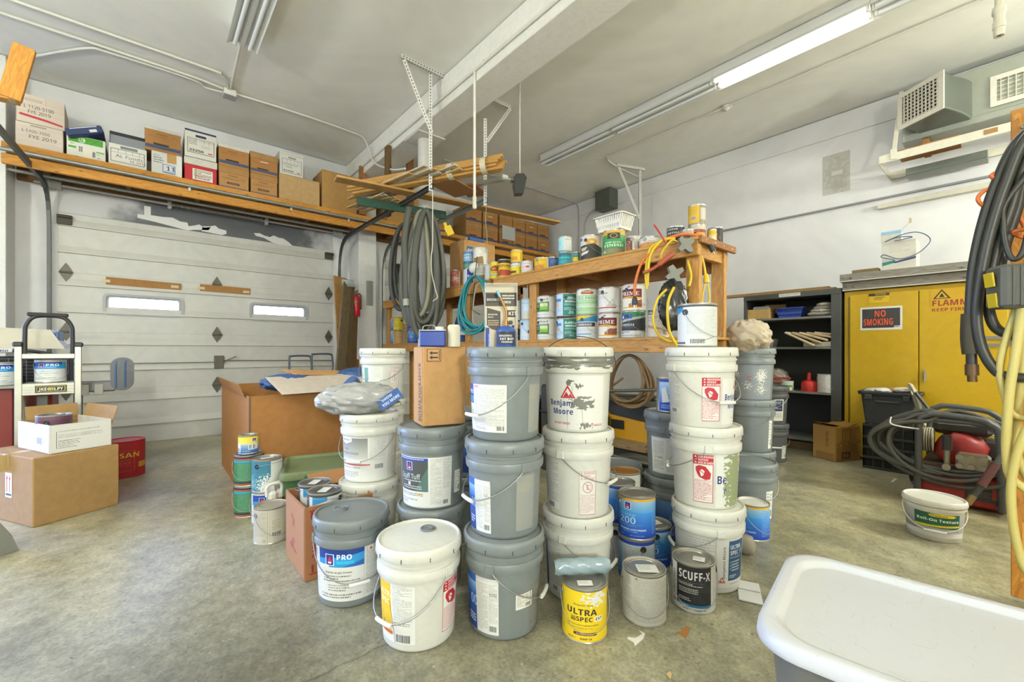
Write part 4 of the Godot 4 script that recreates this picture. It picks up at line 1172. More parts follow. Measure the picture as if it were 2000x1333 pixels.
	lab("texture", 420, 260, "a9aba6", [["r", 0, 80, 100, 20, "cfcfca"], ["g", 0, 0, 30, 80, "b9bab5", "8a8c88"], ["l", 2, 30, 30, 46, "2f6a50", 3], ["r", 28, 2, 60, 60, "1c5a3c"], ["p", [46, 10, 50, 4, 64, 2, 78, 4, 82, 10, 78, 15, 50, 15], "dcc81e"], ["t", 49, 6, 6.5, "Homax", "1c3a2c", 1, 1.1], ["t", 31, 24, 11, "Roll-On Texture", "eef2ee", 1, 0.78], ["p", [28, 54, 88, 46, 88, 54, 28, 62], "dcc81e"], ["f", 44, 52, 36, 4, 1, "4a4a18"], ["f", 30, 66, 44, 10, 3, "66685f"], ["f", 74, 70, 14, 5, 1, "44463f"]])
	# --- cartons and papers
	lab("cartonarrows", 150, 120, "c0925c", [["r", 5, 5, 90, 90, "2d2822"], ["r", 9, 9, 82, 82, "c0925c"], ["p", [20, 34, 38, 20, 38, 29, 74, 29, 74, 39, 38, 39, 38, 48], "2d2822"], ["p", [20, 66, 38, 52, 38, 61, 74, 61, 74, 71, 38, 71, 38, 80], "2d2822"], ["r", 80, 16, 5, 68, "2d2822"]])
	lab("rotatestock", 120, 330, "c0925c", [["t", 58, 96, 3.4 * 2.6, "ROTATE YOUR STOCK", "3a3128", 1, 0.62, 1], ["t", 74, 96, 2.2 * 2.0, "ALWAYS PUT NEW STOCK BEHIND", "4a4032", 1, 0.62, 1], ["t", 88, 96, 2.2 * 2.0, "TO INSURE FRESHNESS", "4a4032", 1, 0.7, 1], ["f", 6, 10, 3, 80, 40, "6a5a44"]])
	lab("uparrows", 60, 130, "dcdcd6", [["p", [14, 62, 22, 62, 22, 24, 28, 24, 28, 62], "c02a34"], ["p", [14, 26, 27, 8, 40, 26], "b0242e"], ["r", 22, 24, 10, 54, "b0242e"], ["p", [54, 26, 67, 8, 80, 26], "b0242e"], ["r", 62, 24, 10, 54, "b0242e"], ["r", 10, 84, 80, 8, "2a2a2a"]])
	lab("whitecartonside", 380, 170, "d9d9d2", [["r", 8, 24, 0.8, 64, "3a3a3a"], ["f", 11, 22, 70, 8, 1, "8a8a84"], ["f", 11, 36, 74, 16, 2, "9a9a94"], ["f", 11, 58, 36, 32, 5, "55554f"], ["f", 70, 18, 26, 4, 1, "b0b0a8"]])
	lab("whitecartonend", 220, 170, "d9d9d2", [["f", 4, 26, 44, 50, 7, "9a9a94"], ["b", 60, 48, 18, 26], ["f", 82, 56, 12, 12, 3, "55554f"], ["f", 56, 80, 36, 10, 2, "9a9a94"]])
	lab("bmcarton", 150, 330, "a06a44", [["t", 66, 34, 20 * 0.5, "Benjamin", "8a2a24", 1, 0.85, -1], ["t", 40, 34, 20 * 0.5, "Moore", "8a2a24", 1, 0.85, -1], ["r", 10, 4, 34, 1.6, "8a2a24"], ["r", 14, 6, 6, 10, "8a2a24"], ["r", 30, 6, 6, 10, "8a2a24"], ["r", 10, 92, 40, 1.6, "8a2a24"], ["r", 16, 80, 6, 11, "8a2a24"], ["r", 34, 80, 6, 11, "8a2a24"]])
	lab("bmcartonleft", 170, 200, "a8784e", [["s", 26, 14, 34, 40, "9a4a3c", 0.22, 1.6], ["s", 14, 52, 60, 34, "9a4a3c", 0.24, 0.9]])
	lab("thissideup", 130, 190, "b08a52", [["t", 70, 14, 7.5, "THIS SIDE UP", "5a4a30", 1, 0.7, -1], ["r", 14, 78, 80, 22, "9a7440"]])
	lab("cartonpanel", 130, 190, "a9803f", [["r", 26, 6, 36, 56, "4f3f24"], ["r", 28, 7.4, 32, 53, "a9803f"], ["f", 36, 10, 8, 48, 18, "5f4c2c"], ["s", -20, 40, 140, 90, "8f6a38", -0.1], ["r", 24, 74, 34, 20, "3f3424"], ["r", 30, 78, 10, 12, "8a6a3c"], ["r", 44, 78, 8, 12, "8a6a3c"]])
	lab("bank_brown", 200, 170, "a8763c", [["r", 30, 14, 32, 6, "8a5f30"], ["f", 8, 26, 60, 8, 2, "6a4a26"], ["r", 0, 70, 100, 16, "3f4f6f"], ["r", 22, 60, 44, 9, "3a2c1c"], ["r", 26, 63, 36, 4, "14100c"], ["f", 74, 16, 18, 8, 2, "6a4a26"]])
	lab("bank_brown2", 200, 170, "a67238", [["r", 34, 14, 30, 7, "d6cdb8"], ["f", 10, 28, 50, 6, 1, "5a4022"], ["r", 0, 70, 100, 16, "3f4f6f"], ["r", 24, 60, 42, 9, "3a2c1c"], ["r", 28, 63, 34, 4, "14100c"]])
	lab("bank_brown3", 200, 170, "ae8048", [["r", 30, 12, 34, 7, "8a5f30"], ["f", 8, 30, 60, 12, 2, "4a3a26"], ["f", 72, 20, 20, 20, 4, "6a5030"], ["r", 0, 86, 100, 14, "55597a"], ["r", 26, 58, 42, 12, "2a2018"], ["r", 30, 61, 34, 6, "8a6236"]])
	lab("box33250", 220, 230, "d0cdbf", [["r", 0, 0, 100, 7, "2a3358"], ["r", 34, 16, 34, 9, "2a3050"], ["r", 8, 30, 86, 54, "3a3a3c"], ["r", 9.5, 31.4, 83, 51, "d0cdbf"], ["f", 12, 34, 26, 22, 4, "33333a"], ["r", 44, 36, 48, 1, "55555a"], ["r", 60, 31, 1, 14, "55555a"], ["r", 76, 31, 1, 14, "55555a"], ["f", 52, 52, 34, 10, 2, "8a8a8a"], ["t", 12, 70, 9, "33250", "26262a", 1, 1.35], ["r", 74, 74, 14, 5, "c0504a"]])
	lab("box33250b", 220, 230, "cfcdc2", [["r", 36, 8, 34, 8, "85857f"], ["r", 10, 20, 84, 66, "3a3a3c"], ["r", 11.5, 21.4, 81, 63, "cfcdc2"], ["r", 11, 40, 82, 1, "55555a"], ["r", 30, 21, 1, 19, "55555a"], ["r", 46, 21, 1, 19, "55555a"], ["r", 62, 21, 1, 19, "55555a"], ["r", 78, 21, 1, 19, "55555a"], ["f", 16, 44, 60, 8, 1, "55555a"], ["t", 24, 54, 7, "TAXES", "4a4a50", 0, 1.1], ["t", 14, 72, 8, "33250", "26262a", 1, 1.35], ["r", 74, 76, 14, 5, "c0504a"]])
	lab("box_red", 220, 150, "b8242c", [["r", 24, 20, 64, 66, "dcdcd0"], ["f", 28, 26, 56, 40, 5, "4a5a44"], ["f", 30, 60, 50, 22, 3, "3a3a3a"], ["r", 32, 22, 4, 60, "7aa060"]])
	lab("box_redlid", 220, 90, "d6d4ca", [["r", 44, 34, 20, 40, "b84a44"], ["r", 47, 40, 14, 28, "d6d4ca"], ["t", 49, 44, 20, "20", "b84a44", 1, 0.8]])
	lab("box_cards", 220, 190, "d8d8d2", [["r", 50, 0, 32, 42, "c0965c"], ["f", 6, 14, 36, 40, 4, "5f5f62"], ["r", 36, 50, 42, 38, "3a5a9a"], ["r", 38, 52.5, 38, 33, "d8d8d2"], ["t", 46, 56, 20, "11", "2a4a90", 3, 1.2], ["r", 40, 80, 34, 4, "8a9ac0"], ["r", 44, 90, 40, 10, "cfb98a"]])
	lab("box_forms", 230, 190, "d3d1c6", [["r", 30, 6, 46, 13, "77787a"], ["r", 5, 22, 90, 60, "3a3a3c"], ["r", 6.4, 24, 87, 56, "d3d1c6"], ["r", 6, 38, 88, 1.2, "4a4a4c"], ["r", 24, 22, 1, 16, "4a4a4c"], ["r", 44, 22, 1, 16, "4a4a4c"], ["r", 62, 22, 1, 16, "4a4a4c"], ["r", 80, 22, 1, 16, "4a4a4c"], ["t", 18, 46, 14, "AL Funds", "4a4a4a", 0, 1.1], ["t", 54, 64, 10, "YE 2016", "4a4a4a", 0, 1.1]])
	lab("box_paper", 260, 190, "d3d3c6", [["r", 4, 2, 90, 30, "4a9a2c"], ["o", 38, 17, 12, "dfe8d4", 3], ["t", 34, 11, 10, "20", "e6f0dc", 1, 1.0], ["l", 60, 30, 80, 6, "2f7a1c", 3], ["r", 4, 50, 20, 9, "4a9a2c"], ["f", 8, 38, 20, 6, 1, "3a3a36"], ["b", 30, 46, 10, 26], ["r", 42, 52, 22, 40, "dcd6c4"], ["b", 66, 60, 8, 26], ["r", 76, 56, 22, 6, "5fa040"], ["f", 76, 66, 20, 8, 2, "77776f"], ["f", 78, 84, 20, 10, 1, "3a3a36"]])
	lab("box_tan1", 260, 200, "cdbfae", [["r", 0, 22, 100, 0.8, "b08a80"], ["r", 0, 40, 100, 0.8, "b08a80"], ["r", 0, 62, 100, 0.8, "b08a80"], ["r", 18, 14, 34, 7, "8f8476"], ["r", 19.4, 15.6, 31, 4, "cdbfae"], ["r", 60, 0, 0.8, 30, "b08a80"], ["t", 14, 36, 12, "L 1120-5100", "4a4440", 0, 0.9], ["t", 22, 54, 12, "FYE 2019", "4a4440", 0, 0.95], ["p", [4, 74, 8, 70, 60, 76, 96, 84, 96, 90, 60, 84, 8, 78], "b8303a"]])
	lab("box_tan2", 260, 200, "cdc0b2", [["r", 0, 16, 100, 0.8, "b08a80"], ["r", 0, 34, 100, 0.8, "b08a80"], ["r", 0, 56, 100, 0.8, "b08a80"], ["r", 0, 76, 100, 0.8, "b08a80"], ["r", 30, 5, 34, 6, "9a8f80"], ["t", 12, 26, 11, "L 5100-7550", "4a4440", 0, 0.9], ["t", 26, 46, 14, "FYE 2019", "4a4440", 0, 1.0]])
	lab("ngk", 220, 180, "c2955c", [["r", 6, 8, 44, 70, "2f5f86"], ["t", 12, 22, 26, "NGK", "d8c4a4", 1, 0.9]])
	lab("nosmoking", 330, 200, "dcdcd6", [["r", 5, 8, 90, 83, "383838"], ["t", 34, 16, 27, "NO", "e8542a", 1, 0.82], ["t", 8, 51, 28, "SMOKING", "e8542a", 1, 0.64], ["r", 81, 83, 14, 8, "d0d0ca"], ["b", 82, 84, 11, 6]])
	lab("danger", 190, 100, "d2b018", [["r", 0, 0, 100, 28, "3a3628"], ["t", 30, 5, 16, "CAUTION", "d8bc30", 1, 1.0], ["t", 24, 38, 13, "FLAMMABLE", "5a4a14", 1, 0.95], ["t", 26, 56, 13, "STORAGE", "5a4a14", 1, 0.95]])
	lab("flammable", 420, 190, "c9a012", [["p", [4, 42, 17, 2, 30, 42], "3a3420"], ["p", [8, 39, 17, 10, 26, 39], "cfa818"], ["p", [13, 35, 17, 18, 21, 35], "2a2618"], ["o", 52, 24, 10, "a88a24", 1.5], ["r", 34, 23, 10, 1, "a88a24"], ["r", 60, 23, 20, 1, "a88a24"], ["t", 2, 48, 24, "FLAMMABLE", "8f2f2a", 1, 0.98], ["t", 2, 82, 13, "KEEP FIRE AWAY", "8f2f2a", 1, 1.25]])
	lab("ladderbadge", 180, 60, "3c3d3a", [["r", 5, 10, 90, 78, "b9a52a"], ["r", 7, 17, 86, 64, "2c2d28"], ["t", 12, 30, 40, "JKEOSLPY", "e2e2d4", 1, 0.9], ["o", 50, 50, 22, "b9a52a", 10]])
	lab("bagprint", 220, 110, "2f5596", [["t", 18, 14, 24, "SHOW", "cfd6e2", 1, 1.0], ["t", 10, 54, 26, "YOU MORE", "cfd6e2", 1, 0.85]])
	lab("torchcard", 250, 430, "c5bba2", [["r", 0, 12, 100, 22, "4a4640"], ["r", 4, 14, 34, 14, "2f2c28"], ["t", 4, 21, 4, "BERNZOMATIC", "cfcac0", 1, 0.62], ["f", 54, 16, 40, 8, 2, "e0dcd0"], ["t", 54, 25, 4, "TORCH", "dcd8cc", 1, 0.9], ["r", 70, 40, 26, 11, "26241f"], ["t", 73, 42, 6, "KIT", "e6e2d6", 1, 1.2], ["p", [4, 36, 48, 42, 48, 74, 18, 70, 4, 64], "46433c"], ["f", 8, 46, 30, 8, 2, "b9b3a2"], ["f", 8, 56, 34, 10, 3, "c0936a"], ["r", 0, 68, 12, 32, "2a3f8a"], ["t", 8.5, 98, 8 * 0.5, "PROPANE", "a9b6dc", 1, 0.8, 1], ["o", 88, 66, 2.6, "26356e", 2.6]])
	lab("torchlabel", 200, 150, "26262e", [["t", 14, 24, 15, "BERNZOMATIC", "dcdce0", 1, 0.62], ["t", 20, 48, 18, "FAT BOY", "e6e6e8", 1, 0.95], ["t", 28, 74, 13, "PROPANE", "dcdce0", 1, 0.9]])
	lab("gascan", 200, 170, "a31f26", [["r", 20, 24, 44, 60, "b8402a"], ["r", 22, 26, 40, 56, "a31f26"], ["t", 40, 30, 14, "SAN", "d8b030", 1, 1.0], ["f", 24, 50, 34, 22, 3, "c0702c"], ["r", 70, 60, 20, 16, "c0902c"]])
	lab("washerplate", 200, 130, "3a3836", [["f", 10, 10, 50, 16, 2, "a04038"], ["f", 8, 36, 60, 40, 5, "8a8680"], ["r", 70, 20, 24, 60, "9a3a30"]])
	lab("tagyellow", 90, 110, "d9b61c", [["f", 18, 24, 60, 50, 6, "a5861a"]])
	lab("paperlid", 120, 80, "dcdcd6", [["f", 10, 14, 60, 60, 5, "8a8a84"]])
	lab("cpi", 120, 40, "c9ccd2", [["r", 24, 14, 52, 72, "26304f"], ["t", 30, 26, 48, "CPI", "dfe3ee", 1, 1.1]])
	lab("notesheet", 130, 130, "c9ccc6", [["f", 10, 20, 76, 60, 6, "6a7a84"]])
	lab("whitecardbox", 240, 200, "cfccbf", [["f", 22, 16, 62, 26, 5, "b0ada0"], ["p", [0, 72, 40, 66, 40, 76, 0, 84], "2f8f80"], ["p", [30, 74, 100, 60, 100, 68, 40, 78], "3a4a70"]])
	lab("cabinettag", 110, 40, "c9ccc9", [["f", 6, 20, 88, 50, 2, "8f9290"]])
	lab("oilcan", 180, 200, "a9702c", [["r", 10, 20, 80, 50, "3a6a9a"], ["f", 16, 30, 60, 26, 4, "d0d6dc"]])
	lab("minicup", 140, 120, "d3d6cc", [["r", 16, 40, 60, 30, "3f9a4a"], ["r", 16, 66, 60, 12, "d8c81e"], ["f", 20, 12, 60, 16, 2, "55655a"]])
# ---------- pails and cans ----------
var shapes := {}

func face(x: float, z: float, extra := 0.0) -> float:
	# the turn that brings a can's front round to the middle of the room where the aisle is
	return rad_to_deg(atan2(-x, -z)) + extra

func shape(key: String, f: Callable) -> ArrayMesh:
	if not shapes.has(key):
		var mb: MB = f.call()
		shapes[key] = mb.done()
	return shapes[key]

func pail_body() -> MB:
	return lt([Vector2(0, 0), Vector2(0.125, 0), Vector2(0.130, 0.004), Vector2(0.1315, 0.012), Vector2(0.1425, 0.248), Vector2(0.1515, 0.250), Vector2(0.153, 0.256), Vector2(0.1535, 0.276), Vector2(0.1515, 0.281), Vector2(0.146, 0.282), Vector2(0.1462, 0.298), Vector2(0.151, 0.299), Vector2(0.1515, 0.306), Vector2(0.147, 0.308), Vector2(0.147, 0.332), Vector2(0.0, 0.332)], 48)

func pail_lid() -> MB:
	return lt([Vector2(0.1475, 0.318), Vector2(0.1565, 0.318), Vector2(0.1585, 0.322), Vector2(0.1565, 0.347), Vector2(0.153, 0.3555), Vector2(0.148, 0.358), Vector2(0.1445, 0.356), Vector2(0.143, 0.350), Vector2(0.138, 0.349), Vector2(0.130, 0.3515), Vector2(0.0, 0.352)], 48)

func pail_slit() -> MB:
	return bx(Vector3(0.0022, 0.014, 0.002), Vector3(0, 0.327, 0.1584), 0.0)

func spout() -> MB:
	return lt([Vector2(0.030, 0.351), Vector2(0.030, 0.357), Vector2(0.027, 0.359), Vector2(0.024, 0.355), Vector2(0.020, 0.354), Vector2(0.018, 0.358), Vector2(0.010, 0.358), Vector2(0.008, 0.354), Vector2(0, 0.354)], 20)

func bail(r: float, yp: float, drop: float, wire: float) -> MB:
	# a wire handle hanging down the front (+z), hooked at +x and -x
	var pts := []
	for i in 25:
		var a := PI * i / 24.0
		pts.append(Vector3(cos(a) * (r + 0.002 + 0.012 * sin(a)), yp - drop * pow(sin(a), 0.8), sin(a) * (r + 0.006 + 0.006 * sin(a))))
	var mb := MB.new()
	tube(mb, pts, wire, 6)
	return mb

func pail(label: String, x: float, y: float, z: float, grey: bool, prints: Array, o := {}) -> Node3D:
	var t := thing("pail", label, "pail", Vector3(x, y, z), face(x, z, o.get("turn", 0.0)), o.get("group", ""))
	var pm := worn("grey pail plastic", "7b8283", 0.38, 0.0, 3.0) if grey else worn("white pail plastic", "d6d7cf", 0.38, 0.0, 3.0)
	if o.has("mat"):
		pm = o.mat
	var body := part(t, "body", shape("pail_body", pail_body), pm)
	if o.get("lid", true):
		var lid := part(t, "lid", shape("pail_lid", pail_lid), o.get("lidmat", pm))
		for k in 10:
			var sl := part(lid, "tear_slit", shape("pail_slit", pail_slit), std("slit", "2a2c2c", 0.8))
			sl.rotation.y = TAU * k / 10.0 + 0.2
		if o.has("spout"):
			var s := part(lid, "spout", shape("spout", spout), std("spout grey", "6f7578", 0.45))
			s.position = Vector3(o.spout[0], 0, o.spout[1])
	if o.has("bail"):
		var ba: float = o.bail[0]
		var hb := part(t, "bail", shape("pail_bail%.2f" % o.bail[1], func(): return bail(0.1525, 0.268, o.bail[1], 0.0022)), std("wire", "9b9d9b", 0.35, 0.8))
		hb.rotation.y = deg_to_rad(ba)
		for s in [-1, 1]:
			var ear := part(hb, "ear", bx(Vector3(0.008, 0.034, 0.034), Vector3(s * 0.154, 0.266, 0), 0.003), pm)
		var gr := part(hb, "grip", shape("grip", func(): return tb([Vector3(-0.04, 0, -0.003), Vector3(-0.02, 0, 0.0), Vector3(0.02, 0, 0.0), Vector3(0.04, 0, -0.003)], 0.0075, 10)), std("grip", "dcdcd6", 0.4))
		gr.position = Vector3(0, 0.268 - o.bail[1], 0.1525 + 0.012)
	for p in prints:
		# [sheet key, from degrees, to degrees, bottom, top]
		var mb := MB.new()
		var r0: float = lerpf(0.1315, 0.1425, (p[3] - 0.012) / 0.236) + 0.0009
		var r1: float = lerpf(0.1315, 0.1425, (p[4] - 0.012) / 0.236) + 0.0009
		patch(mb, r0, r1, p[3], p[4], p[1], p[2], labels[p[0]][1])
		part(t, "printed_label", mb, sheet_mats[labels[p[0]][0]])
	return t

func can_body(r: float, h: float) -> MB:
	return lt([Vector2(0, 0.003), Vector2(r - 0.006, 0.003), Vector2(r - 0.004, 0), Vector2(r + 0.001, 0), Vector2(r + 0.0018, 0.003), Vector2(r, 0.006), Vector2(r, h - 0.008), Vector2(r + 0.0018, h - 0.005), Vector2(r + 0.0015, h - 0.001), Vector2(r, h), Vector2(r - 0.003, h - 0.001), Vector2(r - 0.006, h - 0.006), Vector2(0, h - 0.006)], 40)

func can_lid(r: float, h: float) -> MB:
	return lt([Vector2(r - 0.0065, h - 0.006), Vector2(r - 0.008, h - 0.002), Vector2(r - 0.011, h - 0.001), Vector2(r - 0.013, h - 0.004), Vector2(r - 0.015, h - 0.0055), Vector2(r - 0.017, h - 0.003), Vector2(r - 0.021, h - 0.0025), Vector2(r - 0.023, h - 0.006), Vector2(0, h - 0.0055)], 36)

func can(label: String, x: float, y: float, z: float, key: String, o := {}) -> Node3D:
	var r: float = o.get("r", 0.0825)
	var h: float = o.get("h", 0.193)
	var t := thing(o.get("name", "paint_can"), label, o.get("cat", "paint can"), Vector3(x, y, z), face(x, z, o.get("turn", 0.0)), o.get("group", ""))
	if o.has("tilt"):
		t.rotation_degrees += o.tilt
	var id := "%.4f_%.4f" % [r, h]
	var tin: Material = worn("tin", "b9b8b2", 0.32, 0.75, 4.0)
	if o.has("tin"):
		tin = o.tin
	part(t, "body", shape("can" + id, func(): return can_body(r, h)), tin)
	part(t, "lid", shape("canlid" + id, func(): return can_lid(r, h)), o.get("lidmat", worn("tin lid", "a4a39c", 0.35, 0.7, 4.0)))
	var mb := MB.new()
	var a: float = o.get("span", 98.0)
	patch(mb, r + 0.0007, r + 0.0007, 0.007, h - 0.009, -a, a, labels[key][1])
	part(t, "printed_label", mb, sheet_mats[labels[key][0]])
	if o.get("ears", true):
		var ey := h * 0.80
		var ba: float = o.get("bail", 80.0)
		var drop: float = o.get("drop", 0.11)
		var hb := part(t, "bail", shape("canbail%s_%.2f" % [id, drop], func(): return bail(r + 0.004, ey, drop, 0.0013)), std("wire", "9b9d9b", 0.35, 0.8))
		hb.rotation.y = deg_to_rad(ba)
		for s in [-1, 1]:
			var em := MB.new()
			lathe(em, [Vector2(0.014, 0), Vector2(0.0135, 0.003), Vector2(0.010, 0.004), Vector2(0.006, 0.002), Vector2(0, 0.002)], 16, Transform3D(Basis(Vector3.BACK, -s * PI / 2), Vector3(s * (r + 0.0005), ey, 0)))
			part(hb, "ear", em, std("ear black", "2a2b2b", 0.45) if not o.has("metalear") else std("ear tin", "8f8d86", 0.4, 0.6))
	if o.has("sticker"):
		var s: Array = o.sticker
		flat_print(t, "lid_sticker", "paperlid", s[0], s[1], Transform3D(Basis(Vector3.UP, deg_to_rad(s[2])) * Basis(Vector3.RIGHT, -PI / 2), Vector3(s[3] if s.size() > 3 else 0.0, h - 0.0035, s[4] if s.size() > 4 else 0.0)))
	return t

func build_buckets():
	var P := 0.352
	pail("grey five-gallon pail with a blue brand block on its label, alone at the left front", 0.68, 0, -1.87, true, [["pro5", -100, 62, 0.03, 0.243]], {"spout": [-0.045, -0.03], "bail": [10, 0.16]})
	pail("white five-gallon pail with yellow label, smeared lid and drips, nearest the camera", 0.78, 0, -1.45, false, [["yellow5", -78, -8, 0.03, 0.235], ["warnred", 34, 70, 0.045, 0.225]], {"spout": [0.035, -0.05], "bail": [-50, 0.16], "turn": 2.0})
	# three grey pails in the centre
	pail("grey pail at the bottom of the centre stack, white sticker on its right side", 1.06, 0, -1.29, true, [["bluetab0", -80, -8, 0.02, 0.225], ["sticker", 18, 48, 0.11, 0.165], ["ghostbrown", 44, 66, 0.03, 0.19]], {"bail": [70, 0.13]})
	pail("grey pail in the middle of the centre stack, bail sloping down to the left", 1.08, P, -1.31, true, [["bluetab1", -80, -22, 0.02, 0.215], ["ghost", 18, 52, 0.03, 0.235]], {"bail": [-60, 0.13]})
	pail("grey pail on top of the centre stack, under the torch kit", 1.105, P * 2, -1.335, true, [["proside", -80, 2, 0.035, 0.215], ["ghost", 40, 72, 0.03, 0.215]], {"bail": [-52, 0.17]})
	# three white pails beside them
	pail("white pail at the bottom of the second stack, red warning block behind the roller cover", 1.45, 0, -1.25, false, [["navy5", -100, -66, 0.03, 0.23], ["finewhite", -62, -30, 0.03, 0.22], ["warnsmall", 2, 36, 0.165, 0.195]], {"bail": [66, 0.12]})
	pail("white pail in the middle of the second stack, pink freeze warning on its side", 1.445, P, -1.245, false, [["finewhite", -82, -34, 0.03, 0.23], ["warnpink", 2, 32, 0.02, 0.2]], {"bail": [62, 0.12]})
	var e1 := pail("white pail with red and navy logo and grey film round its neck, second stack top", 1.46, P * 2, -1.26, false, [["bm_front", -62, 50, 0.014, 0.24]], {})
	# crinkled grey plastic taped round the neck, and its bail pulled up
	var tape := MB.new()
	var rows := []
	var tr := rng(4)
	for j in 9:
		var rw := []
		for i in 48:
			var a := TAU * i / 48.0
			var rr := 0.1515 + 0.004 * sin(a * 7.0 + j * 1.7) * sin(j * 1.1) + tr.randf_range(-0.002, 0.002) + (0.004 if j in [2, 5] else 0.0)
			rw.append(Vector3(sin(a) * rr, 0.262 + j * 0.0072 + 0.003 * sin(a * 3.0), cos(a) * rr))
		rows.append(rw)
	loft(tape, rows)
	part(e1, "tape_wrap", tape, worn("grey plastic film", "77796f", 0.25, 0.0, 5.0), "crinkled grey plastic film")
	var eb := MB.new()
	var ep := []
	for i in 21:
		var a := PI * i / 20.0
		ep.append(Vector3(cos(a) * 0.165, 0.275 + sin(a) * 0.13, 0.02 + sin(a) * 0.03))
	tube(eb, ep, 0.0022, 6)
	part(e1, "bail", eb, std("wire dark", "4c4d4b", 0.4, 0.7))
	# three white pails to the right
	pail("white pail at the bottom of the third stack with a blue label block", 1.96, 0, -0.91, false, [["finelines", -32, 12, 0.05, 0.235], ["ultra500", 14, 76, 0.03, 0.235]], {"bail": [-70, 0.10]})
	pail("white pail in the middle of the third stack smeared with sage green paint", 1.975, P, -0.93, false, [["warnred", -20, 14, 0.03, 0.24], ["bm_green", 18, 88, 0.012, 0.244]], {"bail": [-84, 0.11], "lidmat": mats["white pail plastic"]})
	pail("white pail on top of the third stack with red warning panel and navy lettering", 1.965, P * 2, -0.945, false, [["finewhite", -76, -38, 0.06, 0.225], ["warnred", 2, 34, 0.035, 0.225], ["bm_side", 38, 92, 0.02, 0.22]], {"bail": [40, 0.15]})
	# scuff-tuff stack under the carton
	pail("grey pail with dark green label, under the brown carton", 1.01, P, -1.75, true, [["scufftuff", -80, 36, 0.012, 0.232], ["sticker", 44, 62, 0.06, 0.16]], {})
	pail("grey pail under the dark-labelled one, its lid showing behind the smeared white lid", 1.0, 0, -1.74, true, [["scufftuff", -80, 36, 0.012, 0.232]], {"bail": [80, 0.1]})
	# coronado stack
	pail("white pail with silver-grey label and red stripe, grey plastic bag on its lid", 0.94, P, -2.31, false, [["coronado", -78, 40, 0.01, 0.24], ["warnpink", 56, 84, 0.03, 0.23]], {"bail": [-30, 0.15]})
	pail("white pail beneath the silver-labelled one, half hidden by the grey pail", 0.92, 0, -2.27, false, [["farwhite", -50, 30, 0.02, 0.23]], {})
	pail("grey pail hidden deep behind the centre stack, upper one", 1.41, P, -2.03, true, [["navy5", -80, 10, 0.03, 0.23]], {})
	pail("grey pail hidden deep behind the centre stack, lower one", 1.41, 0, -2.03, true, [], {})
	# the far white stack with the crumpled lid
	var ft := pail("far white pail with a crumpled lid and green label strip, beside the leaning planks", 1.26, P * 2, -2.87, false, [["farwhite", -62, 0, 0.02, 0.235], ["warnpink", 20, 48, 0.03, 0.23]], {"bail": [-20, 0.13]})
	var cr := MB.new()
	rows = []
	for j in 4:
		var rw := []
		for i in 40:
			var a := TAU * i / 40.0
			var rr := 0.150 + 0.006 * sin(a * 5.0 + j * 2.0) + tr.randf_range(-0.003, 0.003)
			rw.append(Vector3(sin(a) * rr, 0.300 + j * 0.010, cos(a) * rr))
		rows.append(rw)
	loft(cr, rows)
	part(ft, "plastic_sheet", cr, worn("cream film", "d0cdbb", 0.35, 0.0, 5.0), "crumpled cream plastic sheet under the lid")
	pail("white pail in the middle of the far stack, hidden by the brown carton", 1.26, P, -2.87, false, [], {})
	pail("white pail at the floor of the far stack, hidden by the nearer pails", 1.26, 0, -2.87, false, [], {})
	# right: splattered grey stack and its neighbours
	pail("grey pail spattered with cream paint, a plastic bag on its lid", 3.23, P * 2, -1.2, true, [["splatter", -75, 62, 0.012, 0.244]], {})
	pail("plain grey pail under the spattered one", 3.23, P, -1.2, true, [["sticker", 52, 66, 0.03, 0.22]], {"bail": [-30, 0.11]})
	pail("grey pail at the floor of the spattered stack", 3.23, 0, -1.2, true, [], {})
	pail("low grey pail with a clean lid standing before the spattered stack", 2.89, 0, -1.08, true, [["sticker", 40, 62, 0.03, 0.2]], {"bail": [10, 0.13]})
	pail("dark grey pail with red and navy label by the black shelves, upper", 4.54, P, -1.51, true, [["k_label", -10, 50, 0.04, 0.24]], {"bail": [-20, 0.12], "mat": worn("dark pail plastic", "5d6061", 0.42, 0.0, 3.0)})
	pail("dark grey pail by the black shelves, lower, with a small warning sticker", 4.54, 0, -1.51, true, [["sticker", 44, 66, 0.04, 0.16]], {"bail": [20, 0.12], "mat": mats["dark pail plastic"]})
	pail("grey pail with tall white label left of the third stack", 2.25, P, -1.24, true, [["greytext", -52, 30, 0.03, 0.225]], {"bail": [70, 0.1]})
	pail("grey pail with navy label at the floor left of the third stack", 2.25, 0, -1.24, true, [["navy5", -40, 70, 0.03, 0.24]], {})
	pail("single grey pail with a bare glossy lid deep in the gap between the white stacks", 2.18, 0, -1.575, true, [], {})
	# gallon cans
	can("yellow gallon can with torn white label top, roller cover on it", 1.25, 0, -1.045, "ultraext", {"turn": 4.0, "bail": 6.0, "metalear": true, "sticker": [0.055, 0.034, 6, 0.0, 0.03]})
	can("off-white gallon can covered in fine print, blue sticker on its lid", 1.50, 0, -0.95, "whitetext", {"bail": 8.0, "metalear": true, "sticker": [0.08, 0.06, 14, 0.012, 0.012]})
	can("black-labelled gallon can with white letters beside the third white stack", 1.725, 0, -0.86, "scuffx", {"turn": 3.0, "bail": 4.0, "drop": 0.13, "sticker": [0.045, 0.04, -8, 0.02, 0.01]})
	var pw := can("blue gallon can with yellow rim and raised wire, on top of its pair", 1.74, 0.194, -1.14, "pm200_0", {"metalear": true, "bail": 20.0, "drop": -0.05})
	can("blue gallon can turned to its grey printed back, under the yellow-rimmed one", 1.74, 0, -1.14, "pm200back", {"turn": -30.0, "bail": -40.0})
